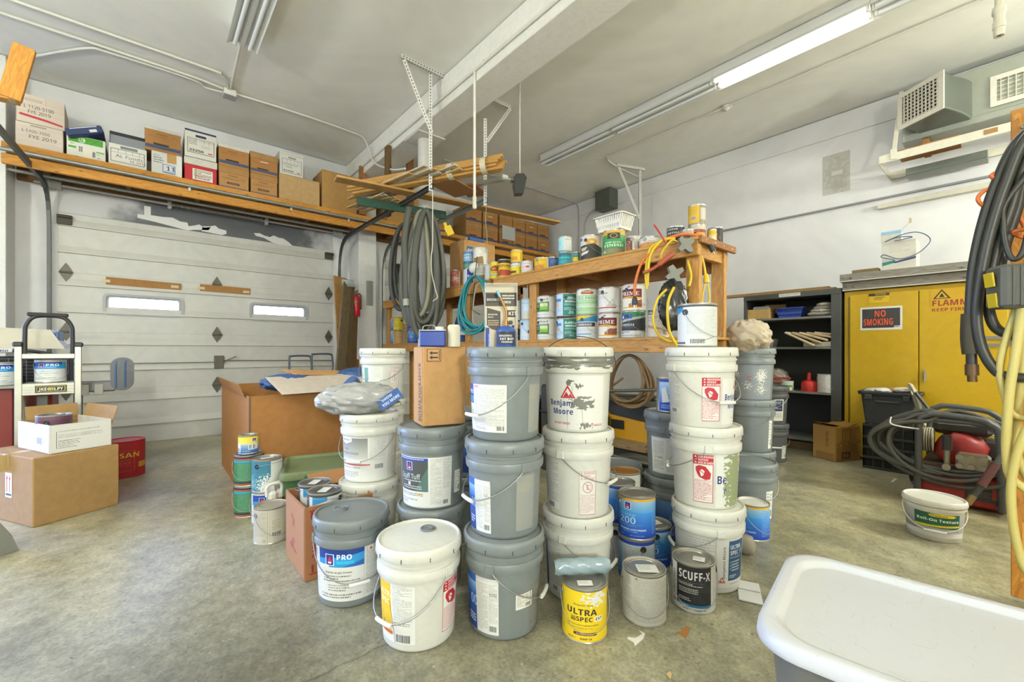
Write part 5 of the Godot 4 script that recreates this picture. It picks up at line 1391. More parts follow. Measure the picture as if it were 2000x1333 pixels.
	can("blue gallon can with a paper on its lid, right behind the yellow-rimmed pair", 1.918, 0, -1.16, "pm200_1", {"turn": 20.0, "sticker": [0.07, 0.05, 20]})
	can("blue gallon can left behind the yellow-rimmed pair, upper", 1.82, 0.194, -1.30, "pm200_1", {"turn": -60.0, "bail": 40.0})
	can("off-white printed gallon can left behind the yellow-rimmed pair, lower", 1.82, 0, -1.30, "whitetext", {})
	can("gallon can with a rusty orange lid in the gap between stacks", 2.005, 0.194, -1.39, "whitetext", {"lidmat": worn("rust", "9a6a2c", 0.7, 0.3, 8.0)})
	can("gallon can under the rusty-lidded one", 2.005, 0, -1.39, "whitetext", {})
	can("blue gallon can with white spills on its lid, right of the third white stack", 2.61, 0, -0.955, "pm200_0", {"turn": -20.0, "lidmat": worn("spilt lid", "cfcfc8", 0.5)})
	can("white gallon can with blue corner and black ear, atop the third white stack", 1.91, P * 2 + 0.360, -0.935, "bluewhitegal", {"turn": -12.0, "bail": 66.0})
	can("blue gallon can leaning on the grey pail behind the third stack", 2.235, P * 2 + 0.004, -1.25, "pm200label", {"turn": 10.0, "ears": false, "span": 60.0, "r": 0.072, "h": 0.188})
	# cans at the left
	can("upper green gallon can with the small yellow quart on its lid", 0.50, 0.194, -3.19, "greengal", {"bail": -10.0})
	can("lower green gallon can on the floor beside the huge carton", 0.50, 0, -3.19, "greengal", {"bail": -10.0})
	can("small yellow and blue quart can on the green cans", 0.497, 0.388, -3.20, "yellowquart", {"r": 0.0555, "h": 0.118, "ears": false})
	can("gallon can with teal label smeared with white paint", 0.565, 0.194, -2.99, "bluedrip", {"turn": -10.0, "bail": 60.0, "drop": -0.02, "sticker": [0.07, 0.03, 30]})
	can("gallon can with blue brand block under the white-smeared one", 0.565, 0, -2.99, "progal", {"turn": 14.0, "bail": -30.0})
	can("beige dusty gallon can before the red-printed carton", 0.525, 0, -2.68, "beigegal", {"bail": 30.0, "metalear": true, "lidmat": worn("dusty lid", "9a9484", 0.7)})
# ---------- timber bench shelves along the aisle ----------
const TOP := 1.75
const LOW := 1.135

func build_bench():
	var w := wood("bench pine", "dba457")
	var wd := wood("bench pine dark", "b57f42")
	for b in 2:
		var z0 := -1.25 if b == 0 else -3.36   # near end
		var z1 := -3.30 if b == 0 else -5.86
		var L := z0 - z1
		var zc := (z0 + z1) / 2
		var t := thing("timber_shelf", "near timber shelf bench crowded with paint cans, extension cords hung on its end" if b == 0 else "far timber shelf bench behind the hanging grey hoses", "workbench")
		# top: boards laid along, planed edge at the front
		for k in 3:
			part(t, "top_board", bx(Vector3(0.165, 0.020, L), Vector3(2.655 + 0.168 * k, TOP - 0.010, zc), 0.003), w)
		part(t, "front_rail", bx(Vector3(0.04, 0.092, L - 0.01), Vector3(2.592, TOP - 0.067, zc), 0.004), w)
		part(t, "back_rail", bx(Vector3(0.04, 0.14, L - 0.06), Vector3(3.03, TOP - 0.092, zc), 0.004), wd)
		part(t, "end_rail", bx(Vector3(0.45, 0.092, 0.04), Vector3(2.83, TOP - 0.067, z0 - 0.05), 0.004), w)
		part(t, "end_cap", bx(Vector3(0.50, 0.045, 0.022), Vector3(2.82, TOP - 0.018, z0 + 0.010), 0.003), wood("cap board", "a9713c"))
		part(t, "middle_rail", bx(Vector3(0.40, 0.09, 0.04), Vector3(2.82, TOP - 0.067, zc), 0.004), wd)
		part(t, "low_front_rail", bx(Vector3(0.04, 0.085, L - 0.01), Vector3(2.592, LOW - 0.0605, zc), 0.004), w)
		part(t, "low_back_rail", bx(Vector3(0.04, 0.085, L - 0.06), Vector3(3.03, LOW - 0.0605, zc), 0.004), wd)
		for k in 3:
			part(t, "low_board", bx(Vector3(0.165, 0.018, L), Vector3(2.655 + 0.168 * k, LOW - 0.009, zc), 0.003), w)
		for zz in ([z0 - 0.06, -2.78] if b == 0 else [-3.80, -4.75, -5.78]):
			for xx in [2.635, 3.0]:
				for yy in [[0.0, LOW - 0.020], [LOW, TOP - 0.022]]:
					part(t, "leg", bx(Vector3(0.04, yy[1] - yy[0], 0.088), Vector3(xx - (0.0 if xx < 2.8 else 0.012), (yy[0] + yy[1]) / 2, zz), 0.003), w)
		if b == 0:
			for k in 4:
				var sc := MB.new()
				lathe(sc, [Vector2(0.005, 0), Vector2(0.004, 0.002), Vector2(0, 0.0025)], 8, Transform3D(Basis(Vector3.RIGHT, PI / 2), Vector3(2.63 + k * 0.125, TOP - 0.018, z0 + 0.021)))
				part(t, "screw", sc, std("screw", "c9c5ba", 0.4, 0.5))
	under_bench()
	cords()
	teal_hose()

func coil(c: Vector3, n: int, ry: float, rh: float, across: Vector3, out: Vector3, spread: float, s: int, per := 26, top := 1.0) -> PackedVector3Array:
	# a hank of hose: n turns hanging from a point, wide along `across`, jostling along `out`
	var r := rng(s)
	var pts := []
	for k in n:
		var w := rh * r.randf_range(0.78, 1.08)
		var h := ry * r.randf_range(0.88, 1.04)
		var o := r.randf_range(-1, 1) * spread
		var sh := r.randf_range(-0.12, 0.12) * rh
		for i in per:
			if k == n - 1 and i > per * 0.6:
				break
			var a := TAU * i / per
			var wob := 0.03 * rh * sin(a * 3.0 + k)
			pts.append(c + across * (sin(a) * w * (1.0 - 0.25 * cos(a) * top) + sh * (1.0 - cos(a)) + wob) + Vector3.UP * (-h * (1.0 - cos(a)) ) + out * (o * (1.0 - cos(a)) * 0.5 + spread * 0.3 * sin(a + k)))
	return curve(pts, 2)

func teal_hose():
	var mb := MB.new()
	tube(mb, coil(Vector3(2.50, 1.79, -3.50), 9, 0.285, 0.20, Vector3(0.25, 0, 0.97), Vector3(-1, 0, 0.1), 0.05, 12), 0.0115, 7)
	var h := one("air_hose", "teal air hose coiled and hung on the front of the timber shelves", "hose", mb, worn("teal rubber", "2b8a92", 0.45, 0.0, 4.0))
	part(h, "hanging_wire", tb([Vector3(2.50, 1.98, -3.46), Vector3(2.47, 1.75, -3.46), Vector3(2.45, 1.45, -3.48), Vector3(2.52, 1.40, -3.44)], 0.004, 6), std("black wire", "2b2b2a", 0.5))
	var g := MB.new()
	tube(g, coil(Vector3(2.53, 1.72, -3.47), 2, 0.23, 0.10, Vector3(0.25, 0, 0.97), Vector3(-1, 0, 0.1), 0.02, 31), 0.007, 6)
	one("power_cord", "pale grey cord looped inside the teal hose", "cord", g, std("cord grey", "b5b3a6", 0.55))

func triple_tap(p: Vector3, x: Basis, label: String):
	var o := thing("triple_tap", label, "outlet")
	o.transform = Transform3D(x, p)
	var mb := MB.new()
	prism(mb, PackedVector2Array([Vector2(-0.012, -0.05), Vector2(0.012, -0.05), Vector2(0.018, -0.02), Vector2(0.055, -0.01), Vector2(0.058, 0.012), Vector2(0.022, 0.02), Vector2(0.016, 0.055), Vector2(-0.016, 0.055), Vector2(-0.022, 0.02), Vector2(-0.058, 0.012), Vector2(-0.055, -0.01), Vector2(-0.018, -0.02)]), -0.017, 0.017)
	part(o, "body", mb, worn("grey rubber", "7d7e76", 0.6, 0.0, 6.0))
	for s in [[0.058, 0.001, 0.0], [-0.058, 0.001, 0.0], [0.0, 0.0555, 1.0]]:
		part(o, "socket", bx(Vector3(0.003, 0.016, 0.020) if s[2] == 0.0 else Vector3(0.020, 0.003, 0.016), Vector3(s[0], s[1], 0), 0.001), std("socket", "35362f", 0.6))

func plug(p: Vector3, x: Basis, label: String, m: Material):
	var o := thing("plug", label, "plug")
	o.transform = Transform3D(x, p)
	part(o, "body", lt([Vector2(0, 0), Vector2(0.008, 0), Vector2(0.011, 0.01), Vector2(0.016, 0.022), Vector2(0.018, 0.05), Vector2(0.017, 0.058), Vector2(0, 0.058)], 14), m)
	for s in [-0.007, 0.007]:
		part(o, "prong", bx(Vector3(0.0015, 0.018, 0.006), Vector3(s, 0.067, 0.003), 0.0), std("prong", "c0beb2", 0.3, 0.8))
	part(o, "prong", tb([Vector3(0, 0.058, -0.006), Vector3(0, 0.078, -0.006)], 0.0022), std("prong", "c0beb2", 0.3, 0.8))

func cords():
	# bunch of extension cords tied to the front rail near the end
	var c := Vector3(2.50, 1.755, -1.42)
	var ac := Vector3(0.72, 0, 0.69)
	var out := Vector3(-0.69, 0, 0.72)
	var y := std("yellow cord", "d2b21c", 0.5)
	var mb := MB.new()
	tube(mb, curve([c + Vector3(0, -0.01, 0), c + ac * -0.10 + Vector3(0, -0.06, 0), c + ac * -0.13 + Vector3(0, -0.2, 0), c + ac * -0.125 + Vector3(0, -0.32, 0)], 8), 0.009, 8)
	tube(mb, curve([c + ac * 0.05 + Vector3(0, 0.0, 0), c + ac * -0.04 + out * 0.01 + Vector3(0, -0.02, 0), c + ac * -0.11 + out * 0.02 + Vector3(0, -0.12, 0), c + ac * -0.12 + Vector3(0, -0.30, 0)], 8), 0.009, 8)
	tube(mb, curve([c + ac * 0.06 + Vector3(0, -0.02, 0), c + ac * 0.02 + out * 0.02 + Vector3(0, -0.02, 0), c + ac * -0.04 + out * 0.03 + Vector3(0, -0.10, 0), c + ac * -0.03 + Vector3(0, -0.16, 0)], 8), 0.007, 8)
	# the long loop down to the shelf
	tube(mb, curve([c + ac * -0.02 + out * 0.06 + Vector3(0, -0.33, 0), c + ac * -0.08 + out * 0.07 + Vector3(0, -0.40, 0), c + ac * -0.10 + out * 0.06 + Vector3(0, -0.52, 0), c + ac * -0.06 + out * 0.06 + Vector3(0, -0.62, 0), c + ac * 0.03 + out * 0.05 + Vector3(0, -0.655, 0), c + ac * 0.10 + out * 0.04 + Vector3(0, -0.62, 0)], 8), 0.008, 8)
	tube(mb, curve([c + ac * 0.02 + out * 0.08 + Vector3(0, -0.32, 0), c + ac * -0.02 + out * 0.09 + Vector3(0, -0.42, 0), c + ac * -0.01 + out * 0.08 + Vector3(0, -0.58, 0), c + ac * 0.05 + out * 0.06 + Vector3(0, -0.69, 0)], 8), 0.0085, 8)
	tube(mb, curve([c + ac * 0.13 + Vector3(0, -0.14, 0), c + ac * 0.14 + out * 0.03 + Vector3(0, -0.24, 0), c + ac * 0.12 + out * 0.05 + Vector3(0, -0.31, 0)], 8), 0.008, 8)
	tube(mb, curve([c + ac * 0.17 + Vector3(0, -0.07, 0), c + ac * 0.215 + Vector3(0, -0.12, 0), c + ac * 0.235 + Vector3(0, -0.20, 0), c + ac * 0.24 + Vector3(0, -0.26, 0)], 8), 0.008, 8)
	tube(mb, curve([c + ac * 0.235 + Vector3(0, -0.29, 0), c + ac * 0.22 + Vector3(0, -0.38, 0), c + ac * 0.225 + Vector3(0, -0.47, 0)], 8), 0.006, 8)
	tube(mb, curve([c + ac * 0.255 + Vector3(0, -0.29, 0), c + ac * 0.265 + Vector3(0, -0.38, 0), c + ac * 0.255 + Vector3(0, -0.47, 0)], 8), 0.006, 8)
	one("extension_cord", "yellow extension cords looped and tied to the near end of the timber shelf", "cord", mb, y)
	var ob := MB.new()
	tube(ob, curve([c + ac * -0.06 + Vector3(0, -0.05, 0.01), c + ac * -0.15 + Vector3(0, -0.14, 0), c + ac * -0.195 + Vector3(0, -0.27, 0), c + ac * -0.20 + Vector3(0, -0.37, 0)], 8), 0.009, 8)
	tube(ob, curve([c + ac * 0.0 + Vector3(0, 0.0, 0), c + ac * 0.10 + Vector3(0, 0.025, 0), c + ac * 0.20 + Vector3(0, 0.01, 0), c + ac * 0.265 + Vector3(0, -0.04, 0)], 8), 0.010, 8)
	one("power_cord", "orange extension cord arching over the bunch on the timber shelf", "cord", ob, std("orange rubber", "c9692f", 0.5))
	var bb := MB.new()
	tube(bb, curve([c + ac * -0.16 + out * 0.05 + Vector3(0, -0.225, 0), c + ac * -0.10 + out * 0.06 + Vector3(0, -0.20, 0), c + ac * -0.02 + out * 0.07 + Vector3(0, -0.14, 0), c + ac * 0.0 + out * 0.07 + Vector3(0, -0.12, 0)], 6), 0.010, 8)
	rod(bb, c + ac * -0.07 + out * 0.062 + Vector3(0, -0.178, 0), c + ac * 0.015 + out * 0.075 + Vector3(0, -0.115, 0), 0.017, 10)
	one("power_cord", "red brown cord end with a fat connector in the bunch of cords", "cord", bb, std("red rubber", "a04a30", 0.5))
	var X := Basis(ac, Vector3.UP, out)
	triple_tap(c + ac * 0.09 + out * 0.07 + Vector3(0, -0.06, 0), X * Basis(Vector3.BACK, -0.9), "upper grey triple outlet among the hanging cords")
	triple_tap(c + ac * 0.02 + out * 0.085 + Vector3(0, -0.24, 0), X * Basis(Vector3.BACK, 0.5), "lower grey triple outlet among the hanging cords")
	plug(c + ac * -0.20 + Vector3(0, -0.36, 0), X * Basis(Vector3.BACK, PI), "black plug at the hanging left end of the orange cord", std("plug black", "33332f", 0.5))
	plug(c + ac * 0.26 + Vector3(0, -0.035, 0), X * Basis(Vector3.BACK, -2.6), "black plug with bright prongs right of the hanging cords", std("plug black", "33332f", 0.5))
	plug(c + ac * 0.245 + Vector3(0, -0.225, 0), X * Basis(Vector3.BACK, PI), "yellow plug hanging at the right of the cord bunch", y)
	plug(c + ac * 0.05 + out * 0.06 + Vector3(0, -0.68, 0), X * Basis(Vector3.BACK, PI + 0.4), "dark plug end lowest in the cord bunch", std("plug grey", "55564e", 0.5))
	var st := MB.new()
	tube(st, curve([c + ac * -0.08 + Vector3(0, 0.09, 0.0), c + ac * -0.055 + Vector3(0, 0.03, 0.015), c + ac * -0.03 + Vector3(0, -0.04, 0.03)], 6), 0.006, 6)
	one("red_tie", "red cord tie holding the extension cords to the shelf", "tie", st, std("red tie", "a82a26", 0.5))
	# black polythene bag in the middle of the bunch
	blob("plastic_bag", "black polythene bag wrapped among the hanging cords", "bag", c + ac * 0.04 + Vector3(0, -0.42, 0), Vector3(0.10, 0.17, 0.05), 9, std("black film", "2c2d29", 0.22), atan2(out.x, out.z))

func blob(called: String, label: String, cat: String, at: Vector3, size: Vector3, s: int, m: Material, turn := 0.0, rough := 0.28, flatten := -2.0) -> MeshInstance3D:
	# a crumpled closed bag or cloth
	var nz := FastNoiseLite.new()
	nz.seed = s
	nz.frequency = 1.0
	nz.fractal_octaves = 3
	nz.fractal_type = FastNoiseLite.FRACTAL_RIDGED
	var mb := MB.new()
	var rows := []
	for j in 25:
		var th := PI * j / 24.0
		var rw := []
		for i in 40:
			var a := TAU * i / 40.0
			var d := Vector3(sin(th) * sin(a), cos(th), sin(th) * cos(a))
			var k := 0.88 + 0.55 * rough * nz.get_noise_3d(d.x * 1.6, d.y * 1.6, d.z * 1.6)
			var p := d * k
			p.y = maxf(p.y, flatten)
			rw.append(p * size)
		rows.append(rw)
	loft(mb, rows)
	return one(called, label, cat, mb, m, "", at, rad_to_deg(turn))

func under_bench():
	# the things stowed below the near bench
	var yel := worn("tool yellow", "d39c14", 0.45, 0.0, 4.0)
	var blk := worn("tool black", "37372f", 0.5, 0.0, 4.0)
	var t := thing("table_saw", "yellow and black portable table saw under the timber shelf", "saw", Vector3(3.06, 0.36, -2.06), 0.0)
	var sb := MB.new()
	prism(sb, PackedVector2Array([Vector2(-0.30, 0), Vector2(0.30, -0.02), Vector2(0.30, 0.14), Vector2(-0.06, 0.17), Vector2(-0.17, 0.25), Vector2(-0.30, 0.25)]), -0.21, 0.21, Transform3D(Basis(Vector3.UP, PI / 2), Vector3.ZERO) * Transform3D(Basis(Vector3.UP, PI), Vector3.ZERO))
	part(t, "housing", sb, yel)
	var sb2 := MB.new()
	prism(sb2, PackedVector2Array([Vector2(-0.17, 0.252), Vector2(-0.055, 0.172), Vector2(0.30, 0.142), Vector2(0.30, 0.26), Vector2(-0.14, 0.285)]), -0.20, 0.20, Transform3D(Basis(Vector3.UP, PI / 2), Vector3.ZERO) * Transform3D(Basis(Vector3.UP, PI), Vector3.ZERO))
	part(t, "table", sb2, blk)
	part(t, "handle", bx(Vector3(0.012, 0.07, 0.12), Vector3(-0.214, 0.10, 0.02), 0.004), std("handle black", "2b2b28", 0.5))
	part(t, "warning_sticker", bx(Vector3(0.003, 0.04, 0.11), Vector3(-0.212, 0.17, -0.22), 0.0), std("sticker pale", "d3b9a0", 0.5))
	var rl := MB.new()
	rod(rl, Vector3(-0.22, 0.30, -0.34), Vector3(-0.20, 0.32, 0.34), 0.012)
	rod(rl, Vector3(-0.10, 0.31, -0.34), Vector3(-0.08, 0.33, 0.34), 0.012)
	part(t, "rail", rl, worn("dusty steel", "6a675a", 0.5, 0.5, 4.0))
	# planks that carry it
	for k in 5:
		one("thin_board", "thin board in the pile below the yellow table saw", "board", bx(Vector3(0.55, 0.012, 0.62), Vector3(3.05, 0.297 + k * 0.0125, -2.06 + 0.006 * (k % 3)), 0.001), wood("thin boards", "b5996a"), "thin boards under the table saw")
	one("crate", "dark crate under the boards of the table saw", "crate", bx(Vector3(0.5, 0.28, 0.58), Vector3(3.06, 0.145, -2.06), 0.01), worn("dark crate", "3b3a34", 0.7))
	var mt := thing("motor", "dark green motor housing on the floor under the timber shelf", "motor", Vector3(2.72, 0.0, -2.22))
	var mm := MB.new()
	box(mm, Vector3(0.26, 0.20, 0.24), Vector3(0, 0.44, 0), 0.03)
	box(mm, Vector3(0.20, 0.34, 0.2), Vector3(0, 0.17, 0), 0.02)
	part(mt, "housing", mm, worn("dark olive", "44453a", 0.6))
	part(mt, "cable", tb(curve([Vector3(-0.13, 0.36, 0.1), Vector3(-0.05, 0.34, 0.135), Vector3(0.08, 0.35, 0.135), Vector3(0.15, 0.4, 0.08)], 6), 0.007), std("cord grey", "b5b3a6", 0.55))
	# hanks of hose hanging below the low shelf
	var br := MB.new()
	tube(br, coil(Vector3(2.74, 1.01, -1.86), 8, 0.185, 0.14, Vector3(0.45, 0, 0.9), Vector3(-0.9, 0, 0.45), 0.05, 77), 0.011, 7)
	tube(br, curve([Vector3(2.70, 0.98, -2.0), Vector3(2.62, 0.90, -2.12), Vector3(2.62, 0.80, -2.14), Vector3(2.68, 0.76, -2.02), Vector3(2.72, 0.84, -1.9)], 8), 0.009, 7)
	one("brown_hose", "brown air hose coiled below the low shelf of the near bench", "hose", br, worn("brown rubber", "8a704c", 0.5, 0.0, 6.0))
	var bl := MB.new()
	tube(bl, coil(Vector3(2.66, 1.0, -2.28), 6, 0.18, 0.07, Vector3(0.4, 0, 0.9), Vector3(-0.9, 0, 0.4), 0.03, 5), 0.008, 6)
	one("blue_rope", "blue hank of cord beside the white taped pail", "cord", bl, std("blue cord", "3f4f86", 0.6))
	var tn := MB.new()
	tube(tn, coil(Vector3(2.56, 1.02, -2.38), 6, 0.20, 0.06, Vector3(0.4, 0, 0.9), Vector3(-0.9, 0, 0.4), 0.03, 8), 0.008, 6)
	one("tan_rope", "tan hank of hose just right of the white taped pail", "cord", tn, worn("tan rubber", "a5875a", 0.5, 0.0, 6.0))
	var dk := MB.new()
	tube(dk, coil(Vector3(2.72, 0.27, -1.80), 9, 0.05, 0.16, Vector3(0.3, 0, 0.95), Vector3(-0.9, 0.0, 0.3), 0.17, 21), 0.013, 7)
	one("black_hose", "tangle of dusty black hose on the floor under the bench", "hose", dk, worn("dusty black hose", "4a473c", 0.6, 0.0, 6.0))
	var fr := thing("wire_frame", "dark steel stand and tubes between the white stacks under the shelf", "stand")
	var fm := MB.new()
	for s in [[Vector3(2.60, 0.72, -2.2), Vector3(2.66, 0.78, -1.55)], [Vector3(2.60, 0.28, -2.3), Vector3(2.66, 0.25, -1.5)], [Vector3(2.62, 0.0, -2.3), Vector3(2.62, 0.74, -2.3)], [Vector3(2.66, 0.0, -1.5), Vector3(2.66, 0.78, -1.5)]]:
		rod(fm, s[0], s[1], 0.012)
	part(fr, "frame", fm, mats["dusty steel"])
	# grey wall of clutter further back below the shelf
	for s in [[2.80, 0.0, -2.62, 0.35, 0.75, 0.16, "3a3b38", "dark equipment case standing under the shelf"], [2.85, 0.0, -2.95, 0.34, 0.6, 0.28, "494a45", "second dark equipment case under the shelf"]]:
		var cs := thing("equipment_case", s[7], "case", Vector3(s[0], s[1], s[2]))
		part(cs, "shell", bx(Vector3(s[3], s[4], s[5]), Vector3(0, s[4] / 2, 0), 0.02), worn("case " + s[6], s[6], 0.55))
		part(cs, "handle", tb(curve([Vector3(-s[3] / 2 - 0.004, s[4] * 0.7, -0.05), Vector3(-s[3] / 2 - 0.035, s[4] * 0.7, -0.03), Vector3(-s[3] / 2 - 0.035, s[4] * 0.7, 0.03), Vector3(-s[3] / 2 - 0.004, s[4] * 0.7, 0.05)], 4), 0.008), std("handle black", "2b2b28", 0.5))
# ---------- storage loft over the doors, timber overhead ----------
func bank_box(label: String, x0: float, x1: float, y: float, h: float, z: float, key: String, o := {}) -> Node3D:
	# archive box: body, lid with a skirt, printed front
	var w := x1 - x0
	var d: float = o.get("d", 0.40)
	var t := thing("storage_box", label, "box", Vector3((x0 + x1) / 2, y, z), o.get("turn", 0.0), o.get("group", ""))
	var m: Material = card("archive brown", "b08550") if not o.has("m") else o.m
	var lid: float = o.get("lid", 0.07)
	part(t, "body", bx(Vector3(w - 0.012, h - 0.004, d - 0.01), Vector3(0, h / 2 - 0.002, -d / 2), 0.003), m)
	if lid > 0.0:
		part(t, "lid", bx(Vector3(w - 0.003, lid, d), Vector3(0, h - lid / 2, -d / 2), 0.003), o.get("lidm", m))
	if key:
		var hh := h - lid - 0.004
		flat_print(t, "printed_front", key, w - 0.016, hh, Transform3D(Basis(), Vector3(0, hh / 2 + 0.002, -0.0048)))
	return t

func build_loft():
	var w := wood("loft pine", "e7a341")
	var wd := wood("loft joist", "c89a58")
	var t := thing("storage_loft", "timber storage loft over the garage doors carrying archive boxes", "loft")
	part(t, "deck", bx(Vector3(7.05, 0.018, 0.585), Vector3(2.55, 2.886, -6.10), 0.002), wd)
	part(t, "edge_board", bx(Vector3(7.05, 0.055, 0.038), Vector3(2.55, 2.868, -5.79), 0.004), w)
	part(t, "front_beam", bx(Vector3(7.05, 0.088, 0.04), Vector3(2.55, 2.745, -5.79), 0.004), w)
	part(t, "rear_beam", bx(Vector3(7.05, 0.14, 0.038), Vector3(2.55, 2.80, -6.375), 0.004), wood("rear joist", "8f6a3c"))
	for k in 12:
		part(t, "joist", bx(Vector3(0.038, 0.086, 0.53), Vector3(-0.75 + k * 0.6, 2.832, -6.085), 0.003), wood("rear joist", "8f6a3c"))
	part(t, "post", bx(Vector3(0.09, 0.66, 0.04), Vector3(2.235, 3.22, -5.75), 0.003), wood("post wood", "a9743a"))
	# pipes along the loft
	var gp := worn("galvanised", "9da3a2", 0.4, 0.7)
	var p1 := MB.new()
	rod(p1, Vector3(-1.0, 2.815, -5.745), Vector3(2.9, 2.815, -5.745), 0.017, 12)
	var pipe := one("conduit_pipe", "galvanised pipe strapped along the front of the storage loft", "pipe", p1, gp)
	for k in [0.35, 1.35, 2.05]:
		part(pipe, "strap", bx(Vector3(0.022, 0.075, 0.012), Vector3(k, 2.80, -5.757), 0.002), std("strap", "cfcfca", 0.4, 0.5))
	part(pipe, "coupling", tb([Vector3(-0.42, 2.815, -5.745), Vector3(-0.31, 2.815, -5.745)], 0.021, 12), gp)
	var p2 := MB.new()
	rod(p2, Vector3(-1.0, 2.735, -6.08), Vector3(2.27, 2.72, -6.08), 0.016, 12)
	one("conduit_pipe", "grey pipe running under the storage loft above the door spring", "pipe", p2, worn("pipe paint", "8f938f", 0.45, 0.2))
	# archive boxes on the near part, left to right
	var Y := 2.896
	var Z := -5.82
	var tan_ := card("archive tan", "cdbfae")
	var white := card("archive white", "d6d3c6")
	bank_box("lower pinkish archive box with red rules, leftmost on the loft", -0.905, -0.595, Y, 0.225, Z, "box_tan2", {"m": tan_, "lid": 0.0})
	bank_box("upper pinkish archive box with red stripe, leftmost on the loft", -0.90, -0.585, Y + 0.227, 0.26, Z, "box_tan1", {"m": tan_, "lid": 0.0, "turn": 2.0})
	var pb := bank_box("white paper carton with green band, blue binder sticking out", -0.585, -0.305, Y, 0.215, Z, "box_paper", {"m": white, "lid": 0.0})
	binder("navy ring binder leaning out of the green-banded carton", Vector3(-0.44, Y + 0.225, Z - 0.08), 24.0, "2a3760")
	bank_box("white archive box with handwritten form and files standing out of it", -0.295, 0.005, Y, 0.22, Z, "box_forms", {"m": white, "lid": 0.0, "d": 0.38})
	for k in 4:
		one("file_folder", "grey file folder in the open white archive box, number %s from the front" % ["one", "two", "three", "four"][k], "folder", bx(Vector3(0.27, 0.10 + 0.018 * k, 0.012), Vector3(-0.145, Y + 0.27 + 0.009 * k, Z - 0.05 - 0.05 * k), 0.002), std("folder %d" % k, ["85898f", "b9b8ac", "c3c0b2", "b0ad9f"][k], 0.7))
	one("black_tray", "black file frame behind the folders on the loft", "tray", bx(Vector3(0.30, 0.16, 0.012), Vector3(-0.145, Y + 0.36, Z - 0.28), 0.003, Transform3D(Basis(Vector3.BACK, 0.0), Vector3.ZERO)), std("tray black", "2f302c", 0.5))
	bank_box("white carton marked eleven with tan tape", 0.03, 0.295, Y, 0.24, Z, "box_cards", {"m": white, "lid": 0.0, "d": 0.30})
	bank_box("open brown archive box standing on the carton marked eleven", -0.02, 0.285, Y + 0.243, 0.25, Z - 0.02, "bank_brown", {"lid": 0.03, "lidm": white, "d": 0.36})
	bank_box("red box with a pale label and white lid", 0.305, 0.605, Y, 0.26, Z, "box_red", {"m": card("archive red", "b8242c"), "lid": 0.075, "lidm": white})
	bank_box("white archive box with blue top band standing on the red box", 0.305, 0.60, Y + 0.263, 0.30, Z + 0.01, "box33250", {"m": white, "lid": 0.0})
	bank_box("lower brown archive box right of the red box", 0.615, 0.915, Y, 0.25, Z, "bank_brown3", {})
	bank_box("upper brown archive box right of the white blue-banded box", 0.612, 0.918, Y + 0.252, 0.25, Z, "bank_brown", {"lidm": white, "lid": 0.04})
	bank_box("lower brown archive box next to the tan carton", 0.925, 1.215, Y, 0.25, Z, "bank_brown3", {})
	bank_box("upper brown archive box with pale handle slot beside the white open box", 0.922, 1.218, Y + 0.252, 0.25, Z, "bank_brown2", {})
	carton("tan moving carton under the white open archive box", 1.23, 1.70, Y, 0.32, Z, 0.40, "c3a06c")
	bank_box("white archive box with loose lid on top of the tan carton", 1.235, 1.515, Y + 0.323, 0.29, Z - 0.03, "box33250b", {"m": white, "lid": 0.03, "d": 0.34})
	carton("large brown carton with a white-taped corner at the end of the near loft", 1.73, 2.185, Y, 0.50, Z, 0.42, "b58a4e")
	# the far part of the loft: two rows
	for k in 6:
		var x0: float = [3.99, 4.34, 4.70, 5.01, 5.32, 5.63][k]
		for r in 2:
			bank_box("%s brown archive box in the %s row over the second garage door" % [["first", "second", "third", "fourth", "fifth", "last"][k] + " from the column", ["lower", "upper"][r]], x0, x0 + (0.33 if k < 2 else 0.305), Y + 0.277 * r, 0.274, Z - 0.02, "bank_brown2" if (k + r) % 3 == 2 else "bank_brown", {})
	one("notice", "grey paper notice hung on the brown archive boxes", "paper", bx(Vector3(0.30, 0.24, 0.003), Vector3(4.89, Y + 0.23, Z + 0.004), 0.0), std("notice paper", "b3b6b0", 0.7))
	# two more cartons seen past the column
	carton("brown carton on the loft behind the hanging hoses", 2.62, 3.15, Y, 0.42, Z, 0.4, "b58a4e")
	bank_box("brown archive box at the left of the far loft row", 3.30, 3.62, Y, 0.26, Z - 0.05, "bank_brown", {})

func binder(label: String, at: Vector3, tilt: float, c: String):
	var t := thing("ring_binder", label, "binder", at)
	t.rotation_degrees = Vector3(0, 0, tilt)
	part(t, "cover", bx(Vector3(0.27, 0.075, 0.29), Vector3(0, 0.03, 0), 0.01), std("binder " + c, c, 0.4))
	part(t, "stripe", bx(Vector3(0.20, 0.008, 0.002), Vector3(0.0, 0.056, 0.146), 0.0), std("binder stripe", "b9c0d0", 0.4))
	part(t, "spine_label", bx(Vector3(0.055, 0.025, 0.002), Vector3(0.06, 0.02, 0.146), 0.0), std("spine label", "cfd0d0", 0.5))

func carton(label: String, x0: float, x1: float, y: float, h: float, z: float, d: float, c: String, turn := 0.0) -> Node3D:
	# closed cardboard carton with flap seams and tape; front face at z
	var w := x1 - x0
	var t := thing("cardboard_carton", label, "carton", Vector3((x0 + x1) / 2, y, z), turn)
	var m := card("carton " + c, c)
	part(t, "body", bx(Vector3(w, h, d), Vector3(0, h / 2, -d / 2), 0.005), m)
	for s in [-1, 1]:
		part(t, "top_flap", bx(Vector3(w - 0.004, 0.004, d / 2 - 0.002), Vector3(0, h + 0.002, -d / 2 + s * d / 4), 0.001), m)
	part(t, "tape", bx(Vector3(w + 0.001, 0.0012, 0.05), Vector3(0, h + 0.0045, -d / 2), 0.0), std("parcel tape", "b39a68", 0.3))
	return t

